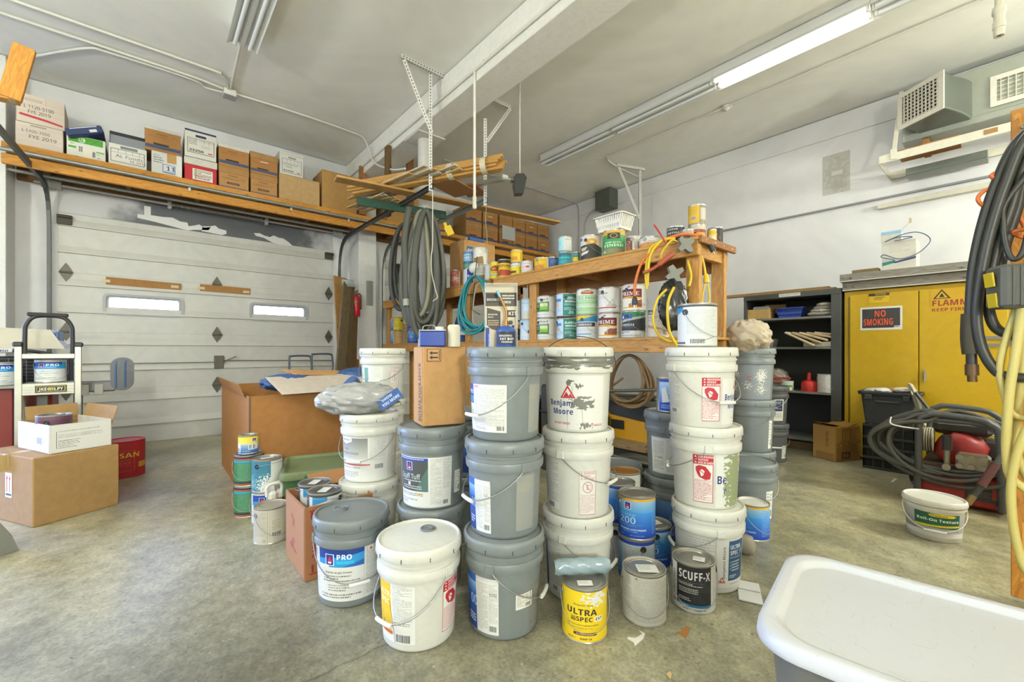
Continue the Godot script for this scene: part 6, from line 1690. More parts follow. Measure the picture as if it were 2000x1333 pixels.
func perforated(mb: MB, sl: MB, a: Vector3, b: Vector3, up: Vector3):
	# slotted steel angle: two legs, with dark slots on the broad one
	var z := (b - a).normalized()
	var s := up.cross(z).normalized()
	bar(mb, a, b, 0.032, 0.003, up, 0.0)
	bar(mb, a + s * 0.0155 + up * -0.015, b + s * 0.0155 + up * -0.015, 0.003, 0.032, up, 0.0)
	var n := int(a.distance_to(b) / 0.03)
	for i in n:
		var p := a + z * (0.02 + i * 0.03)
		for e in [1.0]:
			bar(sl, p + up * 0.0018 * e, p + z * 0.014 + up * 0.0018 * e, 0.009, 0.0012, up, 0.0)
			bar(sl, p + s * 0.0173 + up * -0.015, p + s * 0.0173 + up * -0.015 + z * 0.014, 0.0012, 0.009, up, 0.0)

func hanger(label: String, parts: Array):
	var t := thing("ceiling_hanger", label, "hanger")
	var sl := MB.new()
	for p in parts:
		var mb := MB.new()
		perforated(mb, sl, p[0], p[1], p[2])
		part(t, "slotted_angle", mb, std("hanger paint", "d6d5cd", 0.5))
	var o := part(t, "slots", sl, std("slot dark", "55544e", 0.8))
	o.set_meta("kind", "stuff")

func build_overhead():
	var front := Vector3(0.64, 0, 0.77).normalized() * -1.0
	front = Vector3(-0.5, 0, 0.87)
	hanger("white slotted steel hanger left of the ceiling beam holding the door track", [[Vector3(1.78, 3.752, -3.67), Vector3(2.24, 3.752, -3.67), Vector3(0, -1, 0)], [Vector3(2.10, 2.60, -3.68), Vector3(2.10, 3.74, -3.68), front], [Vector3(1.81, 3.74, -3.66), Vector3(2.10, 3.16, -3.66), front]])
	hanger("white slotted steel hanger right of the ceiling beam", [[Vector3(2.85, 3.752, -3.66), Vector3(3.10, 3.752, -3.66), Vector3(0, -1, 0)], [Vector3(2.72, 2.58, -3.62), Vector3(2.72, 3.50, -3.62), front], [Vector3(3.08, 3.74, -3.64), Vector3(2.74, 3.26, -3.62), front]])
	hanger("white slotted steel brace by the right wall near the electrical box", [[Vector3(5.25, 3.752, -3.77), Vector3(5.70, 3.752, -3.60), Vector3(0, -1, 0)], [Vector3(5.62, 2.45, -3.62), Vector3(5.62, 3.74, -3.62), front], [Vector3(5.28, 3.74, -3.76), Vector3(5.60, 3.02, -3.62), front]])
	# timber uprights on the beam
	one("timber_upright", "dark timber upright nailed to the ceiling beam", "post", bx(Vector3(0.05, 0.84, 0.09), Vector3(2.205, 3.08, -4.88), 0.003), wood("dark upright", "7d6134"))
	one("timber_upright", "short timber upright right of the steel column", "post", bx(Vector3(0.09, 0.95, 0.045), Vector3(2.66, 3.29, -5.2), 0.003), wood("mid upright", "96642f"))
	# the long plank and what lies on it
	var pl := MB.new()
	bar(pl, Vector3(1.38, 2.705, -4.235), Vector3(4.06, 2.70, -3.845), 0.15, 0.022, Vector3.UP, 0.003)
	one("long_plank", "long pine plank laid level across the hanging door tracks", "plank", pl, wood("plank pine", "d9a860"))
	var gb := MB.new()
	bar(gb, Vector3(1.66, 2.60, -4.42), Vector3(2.62, 2.60, -4.24), 0.022, 0.09, Vector3.UP, 0.003)
	one("green_board", "dark green painted board on edge under the trim", "board", gb, wood("green paint board", "2f5a48"))
	var d := Vector3(-0.463, 0, -0.886)
	var sd := Vector3(0.886, 0, -0.463)
	var wr := wood("dowel pine", "e0ac5c")
	var k := 0
	var mb0 := MB.new()
	# the end is bored: round mouldings with a hollow
	lathe(mb0, [Vector2(0, 0), Vector2(0.0155, 0), Vector2(0.0155, 1.75), Vector2(0.007, 1.75), Vector2(0.007, 1.68), Vector2(0, 1.68)], 12, Transform3D(Basis(Quaternion(Vector3.UP, -d)), d * 1.75))
	var stick := mb0.done()
	for row in 5:
		var n: int = [3, 4, 5, 4, 3][row]
		for i in n:
			var o := one("dowel", "round pine moulding in the taped bundle pointing at the camera", "moulding", stick, wr, "round pine mouldings in the taped bundle")
			o.position = Vector3(2.52, 2.735 + 0.0275 * row, -3.06) + sd * ((i - (n - 1) / 2.0) * 0.0315) + d * (0.02 * ((row * 3 + i * 5) % 4))
	var tp := MB.new()
	for s in [0.16, 0.52]:
		var rr := []
		for i in 24:
			var a := TAU * i / 24.0
			rr.append(sd * cos(a) * 0.084 + Vector3.UP * sin(a) * 0.078)
		var r2 := []
		var r1 := []
		for q in rr:
			r1.append(Vector3(2.52, 2.79, -3.06) + d * s + q)
			r2.append(Vector3(2.52, 2.79, -3.06) + d * (s + 0.06) + q)
		loft(tp, [r1, r2])
	one("bundle_tape", "clear tape bands round the bundle of pine mouldings", "tape", tp, std("clear tape", "cfc4a4", 0.25))
	var wt := wood("white trim", "dfd6c2")
	for i in 7:
		var m := MB.new()
		var a0 := Vector3(1.93 + i * 0.052, 2.752 + 0.02 * (i % 2), -3.76 + 0.05 * ((i * 3) % 4) + i * 0.05)
		bar(m, a0, a0 + Vector3(-0.20, 0.0, -1.10), 0.046, 0.014, Vector3.UP, 0.003)
		one("trim_strip", "primed white trim strip lying in the pile on the overhead plank", "trim strip", m, wt if i % 3 else wood("bare trim", "e0bd7c"), "white trim strips overhead")
	for i in 5:
		var m := MB.new()
		var a0 := Vector3(1.86 + i * 0.05, 2.668 + 0.016 * (i % 2), -4.28)
		bar(m, a0, a0 + Vector3(-0.12, 0.0, -0.62), 0.042, 0.012, Vector3.UP, 0.002)
		one("trim_strip", "trim strip in the lower layer over the dark green board", "trim strip", m, wt if i % 2 else wood("bare trim", "e0bd7c"), "lower layer of trim strips")
	for s in [[2.42, 2.725, -3.75, 0.42, 0.30, 20.0, "sheet of brown particle board on the overhead plank"], [2.62, 2.742, -3.72, 0.34, 0.22, 34.0, "smaller particle board offcut at the hanger"]]:
		var m := MB.new()
		box(m, Vector3(s[3], 0.014, s[4]), Vector3.ZERO, 0.001)
		one("particle_board", s[6], "board", m, worn("particle board", "a9784a", 0.8, 0.0, 6.0), "", Vector3(s[0], s[1], s[2]), s[5])
	# aluminium channel with a white end, and the black opener head
	var ch := MB.new()
	bar(ch, Vector3(2.47, 2.77, -3.92), Vector3(2.71, 2.76, -3.30), 0.05, 0.035, Vector3.UP, 0.003)
	var co := one("metal_channel", "aluminium channel with white end cap sticking out below the mouldings", "channel", ch, worn("aluminium", "b3b3a6", 0.35, 0.6))
	part(co, "end_cap", bx(Vector3(0.07, 0.06, 0.025), Vector3(2.715, 2.765, -3.285), 0.006), std("end cap", "dcdcd8", 0.4))
	var op := thing("spotlight", "black double-headed work light hanging beside the pine mouldings", "lamp", Vector3(2.80, 2.68, -3.16), -30.0)
	part(op, "arm", tb([Vector3(-0.17, 0.05, 0), Vector3(0, 0.05, 0)], 0.012), mats["aluminium"])
	var hb := MB.new()
	prism(hb, PackedVector2Array([Vector2(-0.05, -0.10), Vector2(0.03, -0.09), Vector2(0.06, 0.06), Vector2(0.03, 0.10), Vector2(-0.05, 0.09), Vector2(-0.065, 0.0)]), -0.05, 0.05)
	part(op, "head", hb, worn("lamp black", "3a3b39", 0.35, 0.2))
	part(op, "bracket", bx(Vector3(0.02, 0.05, 0.06), Vector3(-0.075, 0.05, 0), 0.003), std("bracket grey", "77776f", 0.5, 0.5))
	part(op, "rod", tb([Vector3(0, 0.09, 0), Vector3(0, 1.085, 0)], 0.006), std("stem", "cfcfc8", 0.5))
	# the air drop on the beam
	var ad := MB.new()
	rod(ad, Vector3(2.225, 3.55, -3.12), Vector3(2.225, 2.42, -3.12), 0.012, 10)
	var dp := one("air_drop", "thin white pipe dropping straight from the ceiling beam", "pipe", ad, std("drop paint", "dcdace", 0.5))
	part(dp, "coupler", lt([Vector2(0, 0), Vector2(0.014, 0), Vector2(0.02, 0.02), Vector2(0.016, 0.06), Vector2(0.018, 0.1), Vector2(0.012, 0.12), Vector2(0, 0.12)], 14), std("coupler", "cfcbb8", 0.45)).position = Vector3(2.225, 2.31, -3.12)
	part(dp, "run", tb([Vector3(2.225, 3.55, -6.2), Vector3(2.225, 3.55, 2.5)], 0.013, 10), std("drop paint", "dcdace", 0.5))
	for z in [-4.9, -3.0, -1.8]:
		part(dp, "clip", bx(Vector3(0.012, 0.05, 0.02), Vector3(2.232, 3.56, z), 0.002), std("drop paint", "dcdace", 0.5))
	# conduits on the ceiling
	var cp := std("conduit paint", "d8d6ca", 0.5)
	var H := 3.757
	conduit("long conduit across the ceiling left of the junction box", [Vector3(-1.9, H, -5.03), Vector3(0.32, H, -5.02), Vector3(0.52, H, -5.05), Vector3(0.61, H, -5.15), Vector3(0.64, H, -5.28)], cp)
	conduit("second conduit on the ceiling, straight run above the loft boxes", [Vector3(-1.9, H, -5.28), Vector3(-0.25, H, -5.27), Vector3(0.34, H, -5.272), Vector3(0.60, H, -5.31)], cp)
	conduit("third conduit that bends across the ceiling over the timber bracket", [Vector3(-1.9, H, -6.2), Vector3(-1.04, H, -6.15), Vector3(-0.777, H, -5.838), Vector3(-0.42, H, -5.40), Vector3(-0.25, H, -5.335), Vector3(0.34, H, -5.325), Vector3(0.45, H, -5.40), Vector3(0.60, H, -5.385)], cp)
	conduit("short conduit from the junction box to the left light fixture", [Vector3(0.66, H, -5.27), Vector3(0.635, H, -4.55), Vector3(0.63, H, -4.30)], cp)
	conduit("conduit from the junction box to the beam, then down past it", [Vector3(0.72, H, -5.33), Vector3(1.3, H, -5.305), Vector3(1.93, H, -5.33), Vector3(2.10, 3.74, -5.36), Vector3(2.19, 3.62, -5.40), Vector3(2.20, 3.42, -5.25), Vector3(2.22, 3.20, -4.8), Vector3(2.24, 3.12, -4.5)], cp)
	conduit("conduit along the right of the long light strip with a bend at its end", [Vector3(4.90, H, 2.0), Vector3(4.90, H, -1.6), Vector3(4.90, H, -3.45), Vector3(4.93, H, -3.70), Vector3(5.2, H, -3.78), Vector3(5.9, H, -3.80)], cp)
	conduit("conduit on the right wall above the shelving", [Vector3(6.05, 2.70, -2.75), Vector3(6.05, 2.685, 2.0)], std("conduit dark", "8f9190", 0.5))
	conduit("conduit near the far corner dropping down the right wall", [Vector3(3.2, H, -5.25), Vector3(5.6, H, -5.2), Vector3(5.95, 3.745, -5.2), Vector3(6.04, 3.66, -5.2), Vector3(6.06, 3.4, -5.2), Vector3(6.06, 2.4, -5.2)], std("conduit grey", "a9aba8", 0.5))
	conduit("grey flexible conduit looping from the electrical box down the wall", [Vector3(5.98, 3.52, -4.66), Vector3(6.0, 3.50, -4.85), Vector3(6.04, 3.38, -5.02), Vector3(6.05, 3.1, -5.06), Vector3(6.05, 2.4, -5.1)], std("conduit grey", "a9aba8", 0.5))
	var jb := thing("junction_box", "small white junction box where the ceiling conduits meet", "junction box", Vector3(0.66, 3.735, -5.33))
	part(jb, "box", bx(Vector3(0.11, 0.065, 0.11), Vector3.ZERO, 0.005), cp)
	part(jb, "cover", bx(Vector3(0.115, 0.006, 0.115), Vector3(0, -0.034, 0), 0.002), std("cover grey", "a5a8aa", 0.4))
	for s in [[2.75, -2.26, "round white smoke detector on the ceiling right of the beam"], [4.93, -2.08, "round smoke detector on the conduit right of the light strip"]]:
		var sdv := thing("smoke_detector", s[2], "detector", Vector3(s[0], 3.77, s[1]))
		part(sdv, "base", lt([Vector2(0, -0.02), Vector2(0.055, -0.02), Vector2(0.06, -0.015), Vector2(0.06, 0), Vector2(0, 0)], 28), std("detector", "d3d0c4", 0.5))
		part(sdv, "sensor", lt([Vector2(0, -0.045), Vector2(0.014, -0.045), Vector2(0.02, -0.035), Vector2(0.036, -0.03), Vector2(0.04, -0.02), Vector2(0, -0.02)], 24), std("detector", "d3d0c4", 0.5))
	var eb := thing("electrical_box", "dark grey green electrical box high on the right wall", "electrical box", Vector3(5.96, 3.60, -4.50))
	part(eb, "case", bx(Vector3(0.22, 0.32, 0.32), Vector3.ZERO, 0.008), worn("electrical grey", "55594f", 0.5))
	part(eb, "door", bx(Vector3(0.006, 0.29, 0.28), Vector3(-0.113, 0, 0), 0.002), worn("electrical grey", "55594f", 0.5))
	column_hoses()

func conduit(label: String, pts: Array, m: Material):
	var mb := MB.new()
	tube(mb, curve(pts, 5), 0.0115, 8)
	one("conduit", label, "conduit", mb, m)

func column_hoses():
	var hk := Vector3(2.28, 2.56, -4.20)
	var ac := Vector3(0.877, 0, 0.48)
	var out := Vector3(-0.48, 0, 0.877)
	var g := worn("hose grey", "5f6058", 0.55, 0.0, 3.0)
	for s in [["thick grey vacuum hose hanging in long loops on the steel column", 6, 0.66, 0.20, 0.07, 41, 0.031, "hose grey", "5f6058", 0.02, 0.06], ["black rubber hose in shorter loops left of the hanging grey hoses", 4, 0.46, 0.13, 0.05, 17, 0.022, "hose black", "3c3d39", -0.19, 0.02], ["pale khaki hose threaded through the hanging grey hoses", 2, 0.60, 0.12, 0.05, 29, 0.026, "hose khaki", "8f8d78", 0.0, 0.11], ["slate hose at the right of the hanging bundle, yellow tag on it", 5, 0.60, 0.18, 0.06, 53, 0.026, "hose slate", "6b6d68", 0.06, 0.10], ["second dark grey hose in the front of the bundle on the column", 5, 0.66, 0.13, 0.05, 88, 0.028, "hose dark", "53544c", 0.05, 0.15]]:
		var mb := MB.new()
		tube(mb, coil(hk + ac * s[9] + out * s[10] - Vector3(0, 0.03 if s[9] > -0.1 else 0.16, 0), s[1], s[2], s[3], ac, out, s[4], s[5]), s[6], 10)
		one("vacuum_hose", s[0], "hose", mb, worn(s[7], s[8], 0.55, 0.0, 3.0))
	# one straight end with a pale cuff
	var e := MB.new()
	tube(e, curve([hk + ac * -0.12 + out * 0.12, hk + ac * -0.17 + out * 0.12 + Vector3(0, -0.35, 0), hk + ac * -0.155 + out * 0.12 + Vector3(0, -0.7, 0), hk + ac * -0.15 + out * 0.12 + Vector3(0, -0.98, 0)], 6), 0.036, 12)
	var ee := one("hose_end", "straight thick hose end with a pale cuff at the left of the bundle", "hose", e, worn("hose dark", "53544c", 0.55, 0.0, 3.0))
	part(ee, "cuff", tb([hk + ac * -0.15 + out * 0.12 + Vector3(0, -0.97, 0), hk + ac * -0.148 + out * 0.12 + Vector3(0, -1.04, 0)], 0.038, 12), std("cuff", "a9ab94", 0.5))
	var yt := thing("yellow_tag", "yellow tag taped to the hanging hose", "tag", hk + ac * 0.27 + out * 0.22 + Vector3(0, -0.20, 0), rad_to_deg(atan2(out.x, out.z)))
	yt.rotation_degrees.z = 25
	part(yt, "card", bx(Vector3(0.075, 0.10, 0.002), Vector3(0, -0.05, 0), 0.0), std("tag yellow", "d9b61c", 0.5))
	part(yt, "band", bx(Vector3(0.03, 0.05, 0.03), Vector3(-0.01, 0.02, -0.015), 0.004), std("tag yellow", "d9b61c", 0.5))
	var hook := thing("wall_hook", "steel hook on the column carrying the grey hoses", "hook", Vector3(2.37, 2.50, -4.28))
	part(hook, "arm", tb(curve([Vector3(0.0, 0.0, 0.0), Vector3(-0.06, 0.0, 0.10), Vector3(-0.12, 0.0, 0.20), Vector3(-0.13, 0.06, 0.24)], 5), 0.014), std("stem", "cfcfc8", 0.5))
	var wc := MB.new()
	tube(wc, curve([Vector3(2.10, 2.60, -3.64), Vector3(2.10, 2.1, -3.64), Vector3(2.085, 1.95, -3.64), Vector3(2.09, 1.8, -3.64), Vector3(2.13, 1.62, -3.63), Vector3(2.14, 1.56, -3.62), Vector3(2.09, 1.52, -3.62)], 6), 0.005, 6)
	one("pull_string", "thin white cord hanging from the door track in front of the hoses", "cord", wc, std("cord white", "cfcabb", 0.6))
	var wc2 := MB.new()
	tube(wc2, curve([Vector3(2.72, 2.58, -3.60), Vector3(2.71, 2.4, -3.60), Vector3(2.73, 2.2, -3.60), Vector3(2.70, 1.97, -3.62)], 6), 0.004, 6)
	one("pull_string", "thin green cord hanging from the far door track to the cans", "cord", wc2, std("cord green", "8f9a80", 0.6))
# ---------- right side: cabinet, shelving, washer, ducts, timber panel ----------
const FX := Vector3(-1, 0, 0)

func facing_left(p: Vector3) -> Transform3D:
	# a sheet on a face that looks along -x
	return Transform3D(Basis(Vector3(0, 0, 1), Vector3.UP, Vector3(-1, 0, 0)), p)

func build_right():
	var yel := worn("cabinet yellow", "c9a600", 0.5, 0.0, 1.4)
	var t := thing("safety_cabinet", "large yellow two-door flammable storage cabinet with a no smoking sign", "cabinet", Vector3(5.2, 0, -1.076))
	part(t, "body", bx(Vector3(0.82, 1.60, 1.10), Vector3(0.43, 0.82, 0.55), 0.006), yel)
	part(t, "plinth", bx(Vector3(0.78, 0.06, 1.06), Vector3(0.44, 0.03, 0.55), 0.002), worn("plinth", "4a3f2c", 0.7))
	var ld := part(t, "door", bx(Vector3(0.022, 1.50, 0.485), Vector3(0.006, 0.83, 0.290), 0.004), yel)
	part(ld, "hinge_rod", tb([Vector3(-0.006, 0.10, 0.042), Vector3(-0.006, 1.56, 0.042)], 0.004), std("hinge dark", "5a4a10", 0.6))
	var rd := part(t, "door", bx(Vector3(0.022, 1.50, 0.515), Vector3(0.006, 0.83, 0.797), 0.004), yel)
	var ho := MB.new()
	box(ho, Vector3(0.012, 0.08, 0.022), Vector3(-0.012, 0.83, 0.575), 0.004)
	box(ho, Vector3(0.026, 0.07, 0.014), Vector3(-0.022, 0.80, 0.575), 0.004)
	part(rd, "latch", ho, worn("latch", "a8a596", 0.3, 0.8))
	var pd := MB.new()
	ring(pd, rrect(0.20, 0.085, 0.02), rrect(0.10, 0.035, 0.016), -0.003, 0.006, facing_left(Vector3(-0.007, 1.12, 0.98)))
	part(rd, "paddle_plate", pd, worn("paddle", "8f9290", 0.35, 0.7))
	flat_print(ld, "no_smoking_sign", "nosmoking", 0.30, 0.215, facing_left(Vector3(-0.0055, 1.345, 0.279)), "black and orange sign reading NO SMOKING")
	flat_print(ld, "caution_label", "danger", 0.148, 0.09, facing_left(Vector3(-0.0055, 1.535, 0.266)))
	flat_print(rd, "warning_print", "flammable", 0.42, 0.20, facing_left(Vector3(-0.0055, 1.475, 0.82)))
	# weathered channels on top
	var gw := wood("weathered grey", "a3a199", 0.8)
	for s in [[5.19, 1.667, "lower weathered grey timber along the top of the yellow cabinet"], [5.16, 1.748, "upper weathered grey timber along the top of the yellow cabinet"]]:
		var h := 0.084 if s[1] < 1.7 else 0.076
		var b := thing("grey_timber", s[2], "timber", Vector3(s[0], s[1], -1.085 if s[1] < 1.7 else -1.10))
		part(b, "timber", bx(Vector3(0.80, h, 1.12), Vector3(0.40, 0, 0.56), 0.004), gw)
		part(b, "lip", bx(Vector3(0.004, 0.008, 1.12), Vector3(-0.001, -h / 2 + 0.006, 0.56), 0.0), std("lip", "c9c8c0", 0.5))
		var bo := MB.new()
		lathe(bo, [Vector2(0.012, 0), Vector2(0.010, 0.006), Vector2(0.0, 0.009)], 12, Transform3D(Basis(Vector3.BACK, PI / 2), Vector3(-0.001, 0.0, 0.09)))
		part(b, "bolt", bo, worn("bolt", "8a8880", 0.4, 0.6))
	var wbx := thing("white_carton", "white carton with teal stripe on top of the yellow cabinet", "carton", Vector3(5.22, 1.788, -0.675))
	part(wbx, "body", bx(Vector3(0.22, 0.26, 0.235), Vector3(0.11, 0.13, 0), 0.004), card("archive white", "d6d3c6"))
	flat_print(wbx, "printed_face", "whitecardbox", 0.23, 0.255, facing_left(Vector3(-0.0006, 0.13, 0)))
	var w2 := thing("open_white_box", "small torn white and blue box on the white carton", "box", Vector3(5.24, 2.05, -0.73))
	part(w2, "body", bx(Vector3(0.12, 0.10, 0.14), Vector3(0.06, 0.05, 0), 0.003), card("archive white", "d6d3c6"))
	part(w2, "blue_band", bx(Vector3(0.124, 0.026, 0.143), Vector3(0.06, 0.088, 0), 0.001), std("light blue", "8fbcdc", 0.5))
	var wire := MB.new()
	tube(wire, curve([Vector3(5.20, 2.055, -0.76), Vector3(5.19, 2.09, -0.66), Vector3(5.20, 2.10, -0.56), Vector3(5.23, 2.06, -0.49), Vector3(5.22, 2.0, -0.47), Vector3(5.20, 1.92, -0.53), Vector3(5.19, 1.885, -0.60), Vector3(5.19, 1.88, -0.68), Vector3(5.19, 1.93, -0.77), Vector3(5.19, 1.91, -0.79), Vector3(5.19, 1.875, -0.70)], 6), 0.004, 6)
	tube(wire, curve([Vector3(5.20, 2.05, -0.77), Vector3(5.19, 2.075, -0.68), Vector3(5.20, 2.06, -0.58), Vector3(5.19, 2.045, -0.70)], 6), 0.004, 6)
	var wo := one("network_cable", "blue cable tied round the white cartons on the cabinet", "cable", wire, std("cable blue", "3f5578", 0.5))
	part(wo, "tag", bx(Vector3(0.003, 0.045, 0.018), Vector3(5.24, 2.22, -0.60), 0.0, Transform3D(Basis(), Vector3.ZERO)), std("tag tan", "b9a98a", 0.6))
	part(wo, "string", tb([Vector3(5.24, 2.15, -0.655), Vector3(5.24, 2.205, -0.605)], 0.002, 5), std("tag tan", "b9a98a", 0.6))
	one("wood_offcut", "rough brown wood block on the cabinet beside the white carton", "block", bx(Vector3(0.10, 0.036, 0.20), Vector3(5.26, 1.805, -0.915), 0.003), wood("rough block", "8f7a55"))
	shelving()
	floor_right()
	washer()
	ducts()
	timber_panel()

func shelving():
	var dk := worn("shelf steel", "4d504e", 0.5, 0.2)
	var bk := std("shelf back", "35372f", 0.7)
	var t := thing("steel_shelving", "black steel shelf cabinet between the wall and the yellow cabinet", "shelving", Vector3(5.2, 0, -2.0))
	part(t, "side", bx(Vector3(0.44, 1.58, 0.025), Vector3(0.22, 0.87, 0.0125), 0.002), dk)
	part(t, "side", bx(Vector3(0.44, 1.58, 0.085), Vector3(0.22, 0.87, 0.8625), 0.002), dk)
	part(t, "back", bx(Vector3(0.01, 1.56, 0.80), Vector3(0.445, 0.87, 0.42), 0.0), bk)
	var tp := part(t, "top", bx(Vector3(0.45, 0.055, 0.905), Vector3(0.22, 1.635, 0.4525), 0.002), dk)
	flat_print(tp, "shelf_tag", "cabinettag", 0.20, 0.035, facing_left(Vector3(-0.0065, 1.637, 0.46)))
	for y in [0.115, 0.605, 1.07, 1.385]:
		part(t, "shelf", bx(Vector3(0.43, 0.022, 0.80), Vector3(0.215, y, 0.42), 0.002), worn("shelf edge", "7d807c", 0.45, 0.3))
	part(t, "kick_board", bx(Vector3(0.40, 0.085, 0.905), Vector3(0.23, 0.0425, 0.4525), 0.003), wood("old board", "8a7656"))
	for s in [[1.672, 0.02, "lower thin timber lying along the top of the black shelves"], [1.690, 0.05, "upper thin timber lying along the top of the black shelves"]]:
		one("thin_timber", s[2], "timber", bx(Vector3(0.07, 0.017, 1.28 - s[1] * 4), Vector3(5.24 + s[1], s[0], -1.75), 0.002), wood("thin timber", "b08a58"))
	# top shelf goods
	var tb1 := thing("tan_box", "tan open box on the top shelf of the black shelving", "box", Vector3(5.32, 1.397, -1.86))
	part(tb1, "body", bx(Vector3(0.16, 0.11, 0.23), Vector3(0, 0.055, 0), 0.003), card("tan box", "c6a366"))
	part(tb1, "flap", bx(Vector3(0.004, 0.10, 0.20), Vector3(0.10, 0.12, 0.15), 0.0, Transform3D(Basis(Vector3.UP, 0.4), Vector3.ZERO)), card("tan box", "c6a366"))
	part(tb1, "wrap", bx(Vector3(0.10, 0.04, 0.17), Vector3(0.01, 0.125, 0.01), 0.015), std("film", "b0b8ba", 0.3))
	basket("blue plastic basket on the top shelf of the black shelving", Vector3(5.34, 1.397, -1.565), 0.26, 0.16, 0.11, std("basket blue", "2344a0", 0.4), 0.0)
	for k in 4:
		blob("paper_bundle", "crumpled paper and film bundle at the right of the top shelf, layer %s" % ["one", "two", "three", "four"][k], "paper", Vector3(5.33, 1.425 + k * 0.030, -1.29 + 0.012 * k), Vector3(0.12, 0.03, 0.13 - k * 0.018), 100 + k, std("paper mix %d" % k, ["b9b5aa", "c4bfb2", "a9a49c", "bdb9b0"][k], 0.6))
	# middle shelf
	for k in 5:
		var m := MB.new()
		box(m, Vector3(0.26, 0.022, 0.30 - k * 0.02), Vector3.ZERO, 0.006, Transform3D(Basis(Vector3.RIGHT, 0.5 - k * 0.09), Vector3.ZERO))
		one("folded_bag", "folded paper sack lying aslant on the middle shelf, %s from the front" % ["first", "second", "third", "fourth", "fifth"][k], "sack", m, card("sack %d" % (k % 2), ["c9b795", "b9a585"][k % 2]), "", Vector3(5.27 + 0.02 * k, 1.165 + 0.012 * k, -1.44 + k * 0.055))
	one("paper_stack", "stack of pale papers at the right of the middle shelf", "paper", bx(Vector3(0.24, 0.055, 0.24), Vector3(5.33, 1.109, -1.30), 0.006), card("pale paper", "cfc9b9"))
	var gb := thing("grey_box", "small grey wedge box with a white label on the middle shelf", "box", Vector3(5.28, 1.081, -1.83))
	var gm := MB.new()
	prism(gm, PackedVector2Array([Vector2(-0.12, 0), Vector2(0.12, 0), Vector2(0.14, 0.09), Vector2(-0.06, 0.06)]), -0.07, 0.07, facing_left(Vector3.ZERO))
	part(gb, "body", gm, worn("grey card", "8f908a", 0.6))
	flat_print(gb, "white_label", "cabinettag", 0.12, 0.045, facing_left(Vector3(-0.0705, 0.03, -0.04)))
	# low shelf
	var S := 0.617
	blob("goods_bag", "clear bag of packets on the low shelf of the black shelving", "bag", Vector3(5.33, S + 0.115, -1.70), Vector3(0.10, 0.125, 0.13), 61, std("bag clear", "8a8478", 0.3), 0.0, 0.22, -0.9)
	for s in [[-1.64, S + 0.13, "b03a30", "red packet in front of the clear bag on the low shelf"], [-1.66, S + 0.085, "a55a3c", "brown packet in front of the clear bag on the low shelf"]]:
		one("packet", s[3], "packet", bx(Vector3(0.02, 0.02, 0.20), Vector3(5.225, s[1], s[0]), 0.004), std("packet " + s[2], s[2], 0.5))
	can("small white and green tub on the low shelf of the black shelving", 5.27, S, -1.585, "minicup", {"name": "tub", "cat": "tub", "r": 0.06, "h": 0.10, "ears": false, "tin": mats["white pail plastic"], "lidmat": std("tub lid", "a9cdb4", 0.4)})
	var rc := thing("red_funnel_can", "red plastic bottle with a spout on the low shelf", "bottle", Vector3(5.28, S, -1.385))
	part(rc, "body", lt([Vector2(0, 0), Vector2(0.07, 0), Vector2(0.072, 0.01), Vector2(0.072, 0.08), Vector2(0.06, 0.105), Vector2(0.022, 0.12), Vector2(0.022, 0.125), Vector2(0.016, 0.19), Vector2(0.012, 0.195), Vector2(0, 0.195)], 28), std("red plastic", "b8281f", 0.4))
	can("white crinkled pot with a lid on the low shelf", 5.30, S, -1.215, "finelines", {"r": 0.10, "h": 0.185, "metalear": true, "bail": 4.0, "tin": worn("white metal", "c9cac6", 0.4)})

func basket(label: String, at: Vector3, w: float, d: float, h: float, m: Material, turn: float):
	var t := thing("plastic_basket", label, "basket", at, turn)
	var rim := MB.new()
	var hx := d / 2
	var hz := w / 2
	ring(rim, rrect(d + 0.03, w + 0.03, 0.03), rrect(d - 0.002, w - 0.002, 0.025), h - 0.008, h, Transform3D(Basis(Vector3.RIGHT, Vector3(0, 0, 1), Vector3(0, 1, 0)), Vector3.ZERO))
	part(t, "rim", rim, m)
	var wl := MB.new()
	# slatted walls: posts all round, solid foot
	var per := []
	for s in [[-1, 0], [1, 0], [0, -1], [0, 1]]:
		var n := int((w if s[1] == 0 else d) / 0.02)
		for i in n:
			var f := (i + 0.5) / n * 2.0 - 1.0
			var top := Vector3(s[0] * hx if s[1] == 0 else f * hx, h, f * hz if s[1] == 0 else s[1] * hz)
			var bot := Vector3(top.x * 0.82, 0.02, top.z * 0.82)
			bar(wl, bot, top, 0.012, 0.003, Vector3(s[0], 0, s[1]), 0.0)
	part(t, "lattice_wall", wl, m)
	var ft := MB.new()
	box(ft, Vector3(d * 0.83, 0.024, w * 0.83), Vector3(0, 0.012, 0), 0.004)
	for s in [-1, 1]:
		box(ft, Vector3(0.003, 0.03, w * 0.88), Vector3(s * hx * 0.90, h * 0.5, 0), 0.0, Transform3D())
	part(t, "base", ft, m)

